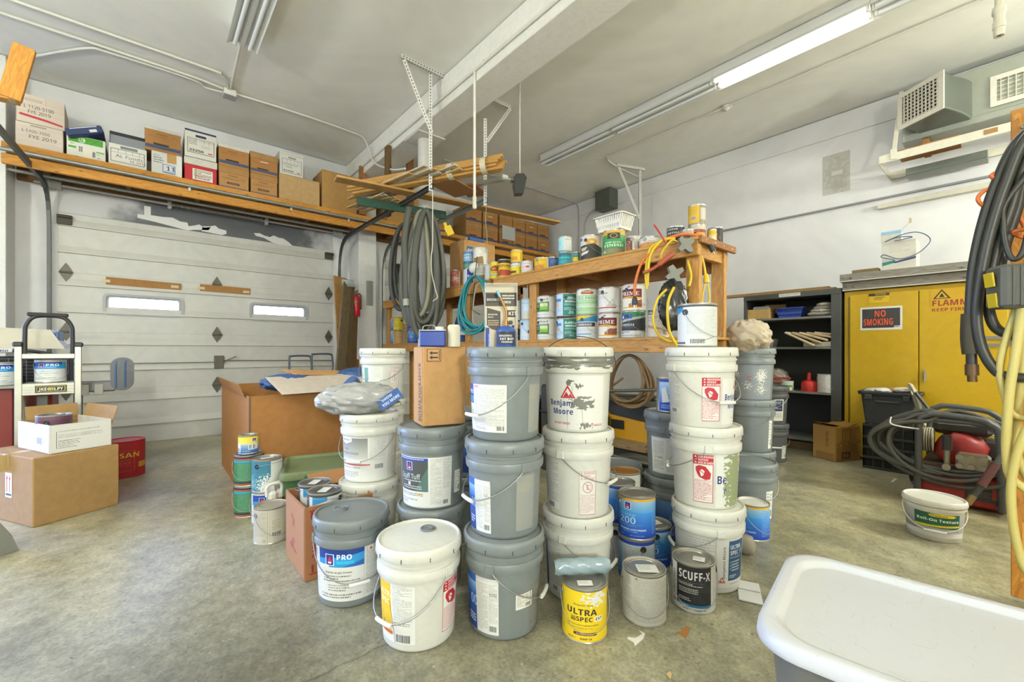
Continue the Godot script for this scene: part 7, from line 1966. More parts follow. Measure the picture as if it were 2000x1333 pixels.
func floor_right():
	# carton on the floor before the shelves
	var c := thing("cardboard_carton", "brown carton standing open on the floor by the yellow cabinet", "carton", Vector3(5.04, 0, -1.01), -25.9)
	var m := card("carton right", "a9823f")
	part(c, "body", bx(Vector3(0.30, 0.325, 0.23), Vector3(0, 0.1625, -0.115), 0.004), m)
	flat_print(c, "printed_front", "cartonpanel", 0.29, 0.315, Transform3D(Basis(), Vector3(0, 0.16, 0.0008)))
	flat_print(c, "printed_side", "thissideup", 0.22, 0.315, Transform3D(Basis(Vector3(0, 0, 1), Vector3.UP, Vector3(-1, 0, 0)), Vector3(-0.1508, 0.16, -0.115)))
	for s in [[-0.09, -0.25], [0.07, 0.2]]:
		part(c, "flap", bx(Vector3(0.14, 0.003, 0.20), Vector3(0, 0, 0), 0.0, Transform3D(Basis(Vector3.BACK, s[1]), Vector3(s[0], 0.333, -0.115))), m)
	# black tote of papers on a milk crate
	var bp := worn("black tote plastic", "3c3e3f", 0.5)
	var t := thing("black_tote", "black plastic tote filled with papers in front of the yellow cabinet", "tote", Vector3(5.0, 0.40, -0.70))
	var tm := MB.new()
	var rows := []
	for s in [[0.0, 0.235, 0.82], [0.0, 0.262, 1.0]]:
		pass
	for k in [[0.0, 0.78], [0.02, 0.80], [0.235, 0.92], [0.255, 0.93], [0.256, 1.02], [0.285, 1.04], [0.285, 0.98], [0.26, 0.90]]:
		var rw := []
		for p in rrect(0.30 * k[1], 0.40 * k[1], 0.03 * k[1], Vector2.ZERO, 4):
			rw.append(Vector3(p.x, k[0], p.y))
		rows.append(rw)
	loft(tm, rows)
	box(tm, Vector3(0.23, 0.01, 0.31), Vector3(0, 0.01, 0), 0.0)
	part(t, "body", tm, bp)
	part(t, "handle", tb(curve([Vector3(-0.146, 0.20, -0.07), Vector3(-0.165, 0.20, -0.065), Vector3(-0.165, 0.20, 0.065), Vector3(-0.146, 0.20, 0.07)], 4), 0.010), bp)
	for s in [-0.13, 0.12]:
		part(t, "latch_lug", bx(Vector3(0.02, 0.045, 0.05), Vector3(-0.15, 0.235, s), 0.005), bp)
	for k in 4:
		blob("paper_wad", ["grey newspaper sheet heaped in the black tote", "white crumpled sheet heaped in the black tote", "brown kraft sheet sticking out of the black tote", "white packet at the back of the black tote"][k], "paper", Vector3(4.99 - 0.03 * (k % 2), 0.685 + 0.006 * k, -0.80 + 0.065 * k), Vector3(0.10, 0.025, 0.085), 200 + k, std("wad %d" % k, ["b9bab8", "cfcfcb", "9a7448", "c9c6bc"][k], 0.6))
	var mk := thing("milk_crate", "black lattice crate under the black tote", "crate", Vector3(5.0, 0, -0.70))
	var lm := MB.new()
	for y in [0.01, 0.10, 0.19, 0.28, 0.385]:
		for s in [-1, 1]:
			box(lm, Vector3(0.012, 0.022, 0.34), Vector3(s * 0.13, y, 0), 0.002)
			box(lm, Vector3(0.27, 0.022, 0.012), Vector3(0, y, s * 0.165), 0.002)
	for i in 6:
		for s in [-1, 1]:
			box(lm, Vector3(0.010, 0.38, 0.010), Vector3(s * 0.13, 0.195, -0.165 + i * 0.066), 0.001)
			box(lm, Vector3(0.010, 0.38, 0.010), Vector3(-0.13 + i * 0.052, 0.195, s * 0.165), 0.001)
	part(mk, "lattice", lm, std("crate black", "2a2b29", 0.55))
	part(mk, "panel", bx(Vector3(0.24, 0.36, 0.31), Vector3(0, 0.19, 0), 0.01), std("crate inner", "20211f", 0.8))
	# folding chair behind the washer
	var ch := thing("folding_chair", "cream and grey folding chair partly hidden by the hose reel", "chair", Vector3(4.80, 0, -0.30), 12.0)
	var tubem := worn("chair tube", "5a5c59", 0.4, 0.5)
	var bk := MB.new()
	var po := PackedVector2Array([Vector2(-0.19, 0), Vector2(0.19, 0), Vector2(0.20, 0.09), Vector2(0.16, 0.17), Vector2(0.08, 0.20), Vector2(-0.08, 0.20), Vector2(-0.16, 0.17), Vector2(-0.20, 0.09)])
	var pi := PackedVector2Array([Vector2(-0.05, 0.11), Vector2(0.05, 0.11), Vector2(0.055, 0.125), Vector2(0.05, 0.14), Vector2(0.02, 0.148), Vector2(-0.02, 0.148), Vector2(-0.05, 0.14), Vector2(-0.055, 0.125)])
	ring(bk, po, pi, -0.008, 0.008, Transform3D(Basis(Vector3.RIGHT, -0.25), Vector3(0, 0.58, -0.20)))
	part(ch, "backrest", bk, std("chair cream", "cfcab2", 0.5))
	part(ch, "seat", bx(Vector3(0.38, 0.018, 0.36), Vector3(0, 0.43, 0.02), 0.008), std("chair cream", "cfcab2", 0.5))
	for s in [-1, 1]:
		part(ch, "leg", tb([Vector3(s * 0.205, 0.01, 0.24), Vector3(s * 0.205, 0.45, -0.08), Vector3(s * 0.20, 0.72, -0.24)], 0.012), tubem)
		part(ch, "leg", tb([Vector3(s * 0.19, 0.01, -0.26), Vector3(s * 0.19, 0.42, 0.14)], 0.012), tubem)
	# oval-looking white pail with a texture label
	var tx := thing("texture_pail", "small white pail with a green roll-on texture label and white bail", "pail", Vector3(3.39, 0, -0.29), face(3.39, -0.29, -4.0))
	var wp: Material = worn("white pail plastic", "d6d7cf", 0.38, 0.0, 3.0)
	part(tx, "body", lt([Vector2(0, 0), Vector2(0.108, 0), Vector2(0.112, 0.004), Vector2(0.122, 0.17), Vector2(0.129, 0.172), Vector2(0.130, 0.186), Vector2(0.125, 0.188), Vector2(0.125, 0.20), Vector2(0, 0.2)], 44), wp)
	part(tx, "lid", lt([Vector2(0.126, 0.192), Vector2(0.135, 0.192), Vector2(0.137, 0.197), Vector2(0.134, 0.216), Vector2(0.128, 0.222), Vector2(0.122, 0.219), Vector2(0.119, 0.213), Vector2(0.0, 0.214)], 44), wp)
	var pm := MB.new()
	patch(pm, 0.1146, 0.1224, 0.028, 0.158, -80, 78, labels["texture"][1])
	part(tx, "printed_label", pm, sheet_mats[labels["texture"][0]])
	var hb := part(tx, "bail", bail(0.128, 0.180, 0.115, 0.0022), std("bail white", "dcdcd8", 0.4))
	hb.rotation.y = deg_to_rad(6)
	part(hb, "grip", tb([Vector3(-0.045, 0.066, 0.140), Vector3(0.045, 0.066, 0.140)], 0.006, 8), std("grip", "dcdcd6", 0.4))
	var pd := MB.new()
	prism(pd, PackedVector2Array([Vector2(-0.06, -0.005), Vector2(0.09, -0.012), Vector2(0.085, 0.006), Vector2(-0.05, 0.008)]), 0.0, 0.003, Transform3D(Basis(Vector3.RIGHT, -PI / 2), Vector3(4.55, 0.0, -0.62)))
	one("paper_strip", "pale paper strip lying on the floor beside the hose coil", "paper", pd, std("strip", "cfcabd", 0.7))

func washer():
	var red := worn("washer red", "9c2a24", 0.45, 0.0, 3.0)
	var stl := worn("washer frame", "56595a", 0.45, 0.3, 3.0)
	var t := thing("pressure_washer", "red engine pressure washer in a grey tube frame", "pressure washer", Vector3(4.10, 0, -0.23), 0.0)
	# base box with front plate; the machine looks towards -x
	part(t, "base", bx(Vector3(0.60, 0.20, 0.44), Vector3(0.31, 0.12, 0.0), 0.015), red)
	flat_print(t, "rating_plate", "washerplate", 0.17, 0.12, facing_left(Vector3(0.0085, 0.125, 0.11)))
	part(t, "tray", bx(Vector3(0.56, 0.03, 0.40), Vector3(0.32, 0.236, 0.0), 0.008), std("tray dark", "3a2a26", 0.6))
	part(t, "engine", lt([Vector2(0, 0), Vector2(0.10, 0), Vector2(0.125, 0.03), Vector2(0.13, 0.12), Vector2(0.11, 0.2), Vector2(0.06, 0.23), Vector2(0, 0.235)], 28), red).transform = Transform3D(Basis(Vector3.RIGHT, 0.5), Vector3(0.30, 0.25, -0.06))
	var fl := MB.new()
	for k in 5:
		lathe(fl, [Vector2(0, 0), Vector2(0.085, 0), Vector2(0.085, 0.008), Vector2(0, 0.008)], 20, Transform3D(Basis(Vector3.RIGHT, -PI / 2), Vector3(0.22, 0.40, -0.14 - k * 0.013)))
	part(t, "recoil_cover", fl, worn("washer cream", "b9b29a", 0.5))
	part(t, "fuel_tank", bx(Vector3(0.26, 0.10, 0.30), Vector3(0.36, 0.50, 0.0), 0.03), worn("tank dark", "3f3f3b", 0.5))
	part(t, "muffler", bx(Vector3(0.14, 0.14, 0.12), Vector3(0.36, 0.36, 0.15), 0.02), worn("tank dark", "3f3f3b", 0.5))
	var pu := MB.new()
	box(pu, Vector3(0.12, 0.11, 0.16), Vector3(0.08, 0.30, 0.06), 0.015)
	for k in 3:
		rod(pu, Vector3(0.02, 0.335, 0.0 + k * 0.055), Vector3(0.0, 0.335, 0.0 + k * 0.055), 0.018)
		rod(pu, Vector3(0.02, 0.28, 0.0 + k * 0.055), Vector3(0.0, 0.28, 0.0 + k * 0.055), 0.018)
	rod(pu, Vector3(0.03, 0.26, -0.06), Vector3(-0.012, 0.26, -0.06), 0.022)
	rod(pu, Vector3(0.04, 0.27, -0.06), Vector3(0.04, 0.37, -0.06), 0.016)
	part(t, "pump", pu, worn("pump metal", "a39c84", 0.4, 0.5, 6.0))
	part(t, "regulator_knob", tb([Vector3(0.04, 0.37, -0.06), Vector3(0.04, 0.47, -0.06)], 0.026, 14), std("knob", "33342f", 0.5))
	# tube frame: hoop at the front, plus rear hoop
	for xx in [-0.03, 0.62]:
		var fr := MB.new()
		tube(fr, curve([Vector3(xx, 0.03, -0.20), Vector3(xx, 0.30, -0.195), Vector3(xx, 0.55, -0.19), Vector3(xx, 0.60, -0.15), Vector3(xx, 0.615, -0.10), Vector3(xx, 0.60, 0.08), Vector3(xx, 0.575, 0.14), Vector3(xx, 0.52, 0.175), Vector3(xx, 0.30, 0.185), Vector3(xx, 0.03, 0.19)], 6), 0.021, 12)
		part(t, "frame_hoop", fr, stl)
	for zz in [-0.19, 0.18]:
		part(t, "side_rail", tb([Vector3(-0.03, 0.05, zz), Vector3(0.62, 0.05, zz)], 0.018), stl)
	for s in [[0.52, -0.27], [0.52, 0.27]]:
		var wl := MB.new()
		lathe(wl, [Vector2(0, -0.03), Vector2(0.08, -0.03), Vector2(0.105, -0.02), Vector2(0.105, 0.02), Vector2(0.08, 0.03), Vector2(0, 0.03)], 24, Transform3D(Basis(Vector3.RIGHT, PI / 2), Vector3(s[0], 0.105, s[1])))
		part(t, "wheel", wl, std("wheel rubber", "2e2e2c", 0.7))
	var drum := thing("red_drum", "red drum end just left of the yellow cords, behind the washer", "drum", Vector3(4.36, 0.0, 0.24))
	part(drum, "shell", lt([Vector2(0, 0), Vector2(0.12, 0), Vector2(0.125, 0.01), Vector2(0.12, 0.02), Vector2(0.12, 0.33), Vector2(0.125, 0.34), Vector2(0.12, 0.35), Vector2(0, 0.35)], 28), red)
	# the hose hung round the frame
	var mb := MB.new()
	var pts := []
	var r := rng(19)
	for k in 9:
		var w := r.randf_range(0.30, 0.42)
		var h := r.randf_range(0.17, 0.235)
		var o := r.randf_range(-0.10, 0.03)
		for i in 26:
			var a := TAU * i / 26.0
			pts.append(Vector3(4.17 + o + 0.05 * sin(a + k), 0.40 + 0.012 * sin(k * 2.0) + h * cos(a) * (1.0 + 0.05 * sin(2 * a + k)), -0.27 + w * sin(a) * (1.0 if sin(a) < 0 else 0.92)))
	tube(mb, curve(pts, 2), 0.0135, 8)
	one("pressure_hose", "grey black pressure hose coiled round the washer frame", "hose", mb, worn("washer hose", "4d4f49", 0.5, 0.0, 5.0))
	var gun := MB.new()
	tube(gun, curve([Vector3(4.06, 0.50, 0.10), Vector3(4.03, 0.47, 0.03), Vector3(3.94, 0.42, -0.03), Vector3(3.90, 0.36, -0.065)], 5), 0.017, 10)
	var g := one("spray_lance", "spray lance with maroon sleeve and brass tip hung before the washer", "lance", gun, worn("washer hose", "4d4f49", 0.5, 0.0, 5.0))
	part(g, "sleeve", tb([Vector3(3.90, 0.36, -0.065), Vector3(3.84, 0.225, -0.125)], 0.022, 12), std("maroon", "5a3330", 0.5))
	part(g, "neck", tb([Vector3(3.84, 0.225, -0.125), Vector3(3.81, 0.165, -0.155)], 0.017, 12), std("knob", "33342f", 0.5))
	part(g, "tip", tb([Vector3(3.81, 0.165, -0.155), Vector3(3.785, 0.115, -0.18)], 0.019, 12), worn("brass", "8a7a50", 0.35, 0.7, 8.0))
	var clip := MB.new()
	tube(clip, curve([Vector3(4.02, 0.575, -0.56), Vector3(4.0, 0.53, -0.56), Vector3(4.0, 0.515, -0.50), Vector3(4.05, 0.505, -0.42)], 5), 0.005, 6)
	one("hook_wire", "pale wire hook holding the hose to the frame", "hook", clip, std("bail white", "dcdcd8", 0.4))

func ducts():
	var gal := worn("duct sheet", "aeb4ab", 0.35, 0.55, 1.2)
	var wh := worn("register white", "d8d5c9", 0.45)
	var t := thing("air_handler", "sheet metal air duct high on the right wall with white grilles", "duct")
	part(t, "plenum", bx(Vector3(0.32, 0.50, 1.70), Vector3(5.915, 3.37, 0.13), 0.006), gal)
	part(t, "seam", bx(Vector3(0.006, 0.012, 1.70), Vector3(5.752, 3.19, 0.13), 0.001), gal)
	# elbow turning from the plenum to its grille
	var A := Vector3(5.55, 3.345, -0.70)
	var dirx := Vector3(-0.56, 0, 0.83)
	var nrm := Vector3(-0.83, 0, -0.56)
	var rows := []
	for k in 8:
		var s := k / 7.0
		var rw := []
		var c := (A + dirx * 0.185).lerp(Vector3(5.76, 3.345, -0.42), s) + nrm * -0.06 * sin(s * PI) * 0.6
		var ax := dirx.lerp(Vector3(0, 0, 1), s).normalized()
		for p in rrect(0.36, 0.30 + 0.05 * s, 0.015, Vector2.ZERO, 2):
			rw.append(c + ax * p.x + Vector3.UP * p.y)
		rows.append(rw)
	var eb := MB.new()
	loft(eb, rows)
	part(t, "elbow", eb, worn("elbow sheet", "7f857f", 0.3, 0.6, 1.2))
	register(t, Transform3D(Basis(dirx, Vector3.UP, nrm), A + dirx * 0.185 + nrm * 0.012), 0.40, 0.34, 10, 8, wh)
	register(t, facing_left(Vector3(5.748, 3.355, 0.13)), 0.52, 0.27, 10, 5, wh)
	part(t, "lower_duct", bx(Vector3(0.20, 0.07, 0.55), Vector3(5.88, 2.83, -0.42), 0.004), worn("elbow sheet", "7f857f", 0.3, 0.6, 1.2))
	# support frame
	var f := thing("duct_frame", "white steel bracket frame carrying the air duct", "frame")
	var fw := worn("frame white", "d0cdbd", 0.5)
	for s in [[Vector3(5.45, 2.905, -0.85), Vector3(5.45, 2.905, 1.3)], [Vector3(6.03, 2.905, -0.85), Vector3(6.03, 2.905, 1.3)]]:
		var m := MB.new()
		bar(m, s[0], s[1], 0.008, 0.075)
		bar(m, s[0] + Vector3(0.03, 0.036, 0), s[1] + Vector3(0.03, 0.036, 0), 0.065, 0.006)
		part(f, "beam", m, fw)
	for z in [-0.85, 0.5]:
		var m := MB.new()
		bar(m, Vector3(5.45, 2.905, z), Vector3(6.075, 2.905, z), 0.008, 0.075)
		part(f, "cross_beam", m, fw)
	for s in [[Vector3(5.445, 2.93, -0.74), Vector3(5.72, 3.63, -0.72)]]:
		var m := MB.new()
		bar(m, s[0], s[1], 0.035, 0.005, Vector3(-1, 0.4, 0))
		bar(m, s[0] + Vector3(-0.004, -0.05, 0), s[0] + Vector3(-0.002, 0.05, 0), 0.05, 0.006, Vector3(-1, 0, 0))
		part(f, "strap", m, fw)
	part(f, "bare_patch", bx(Vector3(0.003, 0.04, 0.08), Vector3(5.4445, 2.91, -0.12), 0.0), std("bare wood", "9a7448", 0.7))
	var wl := MB.new()
	bar(wl, Vector3(6.04, 2.60, -0.95), Vector3(6.04, 2.60, 1.5), 0.07, 0.05)
	one("wall_ledger", "white ledger strip along the wall under the duct", "ledger", wl, fw)
	one("shim_board", "pine shim board under the end of the air duct", "board", bx(Vector3(0.30, 0.030, 0.42), Vector3(5.66, 2.962, -0.52), 0.003), wood("bench pine dark", "b57f42"))
	one("shim_board", "second pine shim board on the duct frame, set further back", "board", bx(Vector3(0.22, 0.12, 0.05), Vector3(5.86, 3.045, -0.55), 0.003), wood("bench pine dark", "b57f42"))
	# air coupling dropping from the ceiling near the camera
	var cp := thing("pipe_drop", "cream threaded pipe end hanging from the ceiling at top right", "pipe", Vector3(2.58, 2.30, -0.035))
	var cm := std("pipe cream", "c9c2ab", 0.5)
	part(cp, "pipe", tb([Vector3(0, 0.12, 0), Vector3(0, 1.47, 0)], 0.013, 12), cm)
	part(cp, "coupling", lt([Vector2(0.007, 0.004), Vector2(0.009, 0), Vector2(0.0155, 0), Vector2(0.0165, 0.03), Vector2(0.019, 0.032), Vector2(0.019, 0.055), Vector2(0.016, 0.06), Vector2(0.016, 0.085), Vector2(0.02, 0.09), Vector2(0.02, 0.115), Vector2(0.013, 0.122), Vector2(0, 0.122)], 14), cm)
	part(cp, "bore", lt([Vector2(0.008, 0.003), Vector2(0, 0.003)], 10), std("slot dark", "55544e", 0.8))

func register(t: Node3D, x: Transform3D, w: float, h: float, nx: int, ny: int, m: Material):
	var fr := MB.new()
	ring(fr, rrect(w, h, 0.006, Vector2.ZERO, 2), rrect(w - 0.08, h - 0.08, 0.003, Vector2.ZERO, 2), 0.0, 0.012, x)
	var g := part(t, "grille_frame", fr, m)
	for i in nx:
		part(g, "vane", bx(Vector3(0.006, h - 0.08, 0.014), Vector3((i + 0.5) / nx * (w - 0.08) - (w - 0.08) / 2, 0, 0.002), 0.0, x), m)
	for i in ny:
		part(g, "vane", bx(Vector3(w - 0.08, 0.008, 0.010), Vector3(0, (i + 0.5) / ny * (h - 0.08) - (h - 0.08) / 2, -0.006), 0.0, x), m)
	part(g, "shade_backing", bx(Vector3(w - 0.075, h - 0.075, 0.004), Vector3(0, 0, -0.010), 0.0, x), std("void", "1c1c1a", 0.9))  # near-black sheet, painted as the shade behind the vanes

func timber_panel():
	# strand-board panel standing at the right edge of the view, hung with hoses and cords
	var im := Image.create(512, 1024, false, Image.FORMAT_RGB8)
	im.fill(Color("b5782a"))
	var r := rng(8)
	for i in 1500:
		var c := Vector2(r.randf_range(0, 512), r.randf_range(0, 1024))
		var d := Vector2.RIGHT.rotated(r.randf_range(0, PI))
		var L := r.randf_range(18, 60)
		var wd := r.randf_range(4, 13)
		var col := Color("c98a34").lerp(Color("8f5a1c"), r.randf()).lerp(Color("dca648"), r.randf() * 0.5)
		for k in int(L):
			for j in int(wd):
				var p := Vector2i(c + d * k + d.orthogonal() * j)
				if p.x >= 0 and p.y >= 0 and p.x < 512 and p.y < 1024:
					im.set_pixelv(p, col if j > 0 else col.darkened(0.3))
	var om := StandardMaterial3D.new()
	om.albedo_texture = tex_of(im)
	om.roughness = 0.45
	om.uv1_scale = Vector3(0.8, 1.6, 1)
	om.resource_name = "strand board"
	var t := thing("strand_board_panel", "orange strand board panel standing at the right edge of the view", "panel", Vector3(2.745, 0, 0))
	part(t, "sheet", bx(Vector3(0.04, 2.03, 1.1), Vector3(0.02, 1.035, 0.545), 0.003), om)
	part(t, "foot", bx(Vector3(0.30, 0.02, 0.9), Vector3(0.10, 0.010, 0.60), 0.003), wood("old board", "8a7656"))
	var bo := MB.new()
	lathe(bo, [Vector2(0.010, 0), Vector2(0.008, 0.006), Vector2(0, 0.008)], 10, Transform3D(Basis(Vector3.BACK, PI / 2), Vector3(0, 1.97, 0.03)))
	part(t, "screw", bo, worn("bolt", "8a8880", 0.4, 0.6))
	part(t, "hanger_bar", tb([Vector3(0.0, 1.95, 0.16), Vector3(-0.22, 1.99, 0.16)], 0.012), worn("bolt", "8a8880", 0.4, 0.6))
	part(t, "hanger_bar", tb([Vector3(0.0, 1.38, 0.08), Vector3(-0.24, 1.40, 0.08)], 0.012), worn("bolt", "8a8880", 0.4, 0.6))
	var X := 2.60
	var rub := worn("welding rubber", "35362f", 0.42, 0.0, 4.0)
	var mk := func(pts: Array, rad: float, dx: float) -> MB:
		var p3 := []
		for p in pts:
			p3.append(Vector3(X + dx, p[0], p[1]))
		var mb := MB.new()
		tube(mb, curve(p3, 6), rad, 10)
		return mb
	var h1 := one("rubber_hose", "thick black rubber hose with a rusty fitting hanging leftmost on the strand board", "hose", mk.call([[1.96, 0.14], [1.93, 0.08], [1.863, 0.010], [1.737, -0.037], [1.581, -0.076], [1.397, -0.104], [1.228, -0.113], [1.15, -0.115]], 0.019, 0.0), rub)
	part(h1, "sleeve", mk.call([[1.20, -0.114], [1.10, -0.116], [1.033, -0.111]], 0.028, 0.0), worn("hose sleeve", "3f3a2c", 0.6, 0.0, 9.0), "scuffed thicker sleeve")
	part(h1, "neck", mk.call([[1.04, -0.111], [0.985, -0.110]], 0.017, 0.0), rub)
	part(h1, "fitting", mk.call([[0.99, -0.110], [0.945, -0.109]], 0.021, 0.0), worn("rusty brass", "6a5238", 0.5, 0.5, 9.0))
	part(h1, "tip", mk.call([[0.945, -0.109], [0.918, -0.108]], 0.015, 0.0), worn("rusty brass", "6a5238", 0.5, 0.5, 9.0))
	one("rubber_hose", "black hose looping lowest across the yellow cabinet from the strand board", "hose", mk.call([[1.95, 0.16], [1.881, 0.042], [1.710, -0.017], [1.495, -0.064], [1.290, -0.090], [1.164, -0.095], [1.058, -0.081], [0.980, -0.051], [0.946, -0.013], [0.942, 0.10]], 0.0185, -0.02), rub)
	one("rubber_hose", "black hose of the middle loop behind the grey outlet box", "hose", mk.call([[1.95, 0.17], [1.812, 0.042], [1.625, -0.003], [1.450, -0.044], [1.308, -0.064], [1.204, -0.062], [1.130, -0.037], [1.10, 0.03], [1.12, 0.10]], 0.0185, 0.02), rub)
	one("rubber_hose", "black hose nearest the panel, running straight down to the outlet box", "hose", mk.call([[1.95, 0.19], [1.752, 0.042], [1.621, 0.013], [1.486, -0.017], [1.367, -0.037], [1.285, -0.042]], 0.0185, 0.04), rub)
	one("rubber_hose", "thin black cable hooking up over the grey outlet box", "cable", mk.call([[1.95, 0.20], [1.666, -0.003], [1.549, -0.023], [1.445, -0.013], [1.406, 0.004], [1.438, 0.028], [1.60, 0.06], [1.9, 0.18]], 0.010, -0.01), rub)
	var oc := MB.new()
	tube(oc, curve([Vector3(2.64, 1.75, 0.02), Vector3(2.62, 1.762, -0.021), Vector3(2.60, 1.763, -0.046), Vector3(2.59, 1.752, -0.055), Vector3(2.60, 1.739, -0.044), Vector3(2.63, 1.742, -0.02), Vector3(2.65, 1.73, 0.02), Vector3(2.63, 1.716, -0.03), Vector3(2.60, 1.704, -0.067), Vector3(2.585, 1.680, -0.089), Vector3(2.585, 1.655, -0.089), Vector3(2.61, 1.635, -0.067), Vector3(2.66, 1.62, 0.0), Vector3(2.66, 1.50, 0.04), Vector3(2.62, 1.52, 0.0), Vector3(2.62, 1.525, 0.08)], 6), 0.0075, 8)
	one("coiled_cord", "orange coiled cord peeping out behind the black hoses", "cord", oc, std("orange rubber", "c9692f", 0.5))
	# grey outlet box with yellow flip covers
	var bxm := thing("outlet_box", "scuffed grey portable outlet box with yellow flip covers", "outlet box", Vector3(2.50, 1.29, -0.012), -60.0)
	part(bxm, "shell", bx(Vector3(0.085, 0.165, 0.10), Vector3.ZERO, 0.012), worn("box grey rubber", "55564f", 0.6, 0.0, 8.0))
	for k in 3:
		part(bxm, "rib", bx(Vector3(0.008, 0.15, 0.006), Vector3(-0.012 + k * 0.022, 0, 0.052), 0.002), worn("box grey rubber", "55564f", 0.6, 0.0, 8.0))
	for s in [0.035, -0.045]:
		var fc := part(bxm, "flip_cover", bx(Vector3(0.006, 0.055, 0.05), Vector3(-0.05, s, 0.0), 0.003), std("flip yellow", "c9b018", 0.45))
		fc.rotation.z = 0.12
	var yc := worn("cord yellow worn", "cdbf72", 0.55, 0.0, 9.0)
	var i := 0
	for s in [[[[1.239, 0.016], [1.139, -0.007], [1.038, -0.027], [0.956, -0.033], [0.884, -0.023], [0.80, 0.0], [0.78, 0.06]], 0.0115, "yellow worn cord bulging leftmost below the outlet box", -0.03], [[[1.33, 0.06], [1.298, 0.023], [1.178, 0.020], [1.058, 0.010], [0.896, -0.007], [0.732, -0.015], [0.631, -0.014], [0.552, -0.002], [0.50, 0.06]], 0.015, "thick yellow worn cord hanging straight down the panel", -0.05], [[[1.33, 0.09], [1.217, 0.035], [1.018, 0.026], [0.837, 0.013], [0.715, 0.007], [0.616, 0.016], [0.521, 0.05]], 0.014, "greyed yellow cord beside the thick one on the panel", 0.0], [[[0.9, 0.10], [0.760, 0.039], [0.677, 0.016], [0.552, -0.002], [0.431, -0.002], [0.313, 0.010], [0.204, 0.039], [0.16, 0.12]], 0.014, "whitish yellow cord curving lowest over the strand board", -0.07]]:
		one("power_cord", s[2], "cord", mk.call(s[0], s[1], s[3]), yc)
	var wr := MB.new()
	for k in 5:
		rod(wr, Vector3(2.53, 1.318 + k * 0.012, 0.045), Vector3(2.53, 1.322 + k * 0.012, 0.13), 0.006)
	one("grey_tape", "grey tape wound round the tops of the yellow cords", "tape", wr, worn("tape grey", "8f9492", 0.4))
# ---------- left side ----------
func open_box(t: Node3D, w: float, h: float, d: float, out: Material, inn: Material, flaps := []):
	# an open-topped carton built of four walls and a floor, its near left corner region at the origin's front centre
	var th := 0.005
	part(t, "front_wall", bx(Vector3(w, h, th), Vector3(0, h / 2, -th / 2), 0.001), out)
	part(t, "back_wall", bx(Vector3(w, h, th), Vector3(0, h / 2, -d + th / 2), 0.001), inn)
	for s in [-1, 1]:
		part(t, "side_wall", bx(Vector3(th, h, d - 2 * th), Vector3(s * (w / 2 - th / 2), h / 2, -d / 2), 0.001), out)
	part(t, "floor_panel", bx(Vector3(w - 2 * th, th, d - 2 * th), Vector3(0, th / 2 + 0.001, -d / 2), 0.0), inn)
	for f in flaps:
		# [hinge point, size, rotation in degrees]
		part(t, "flap", bx(f[1], Vector3.ZERO, 0.001, Transform3D(Basis.from_euler(f[2] * PI / 180.0), f[0])), f[3] if f.size() > 3 else inn)

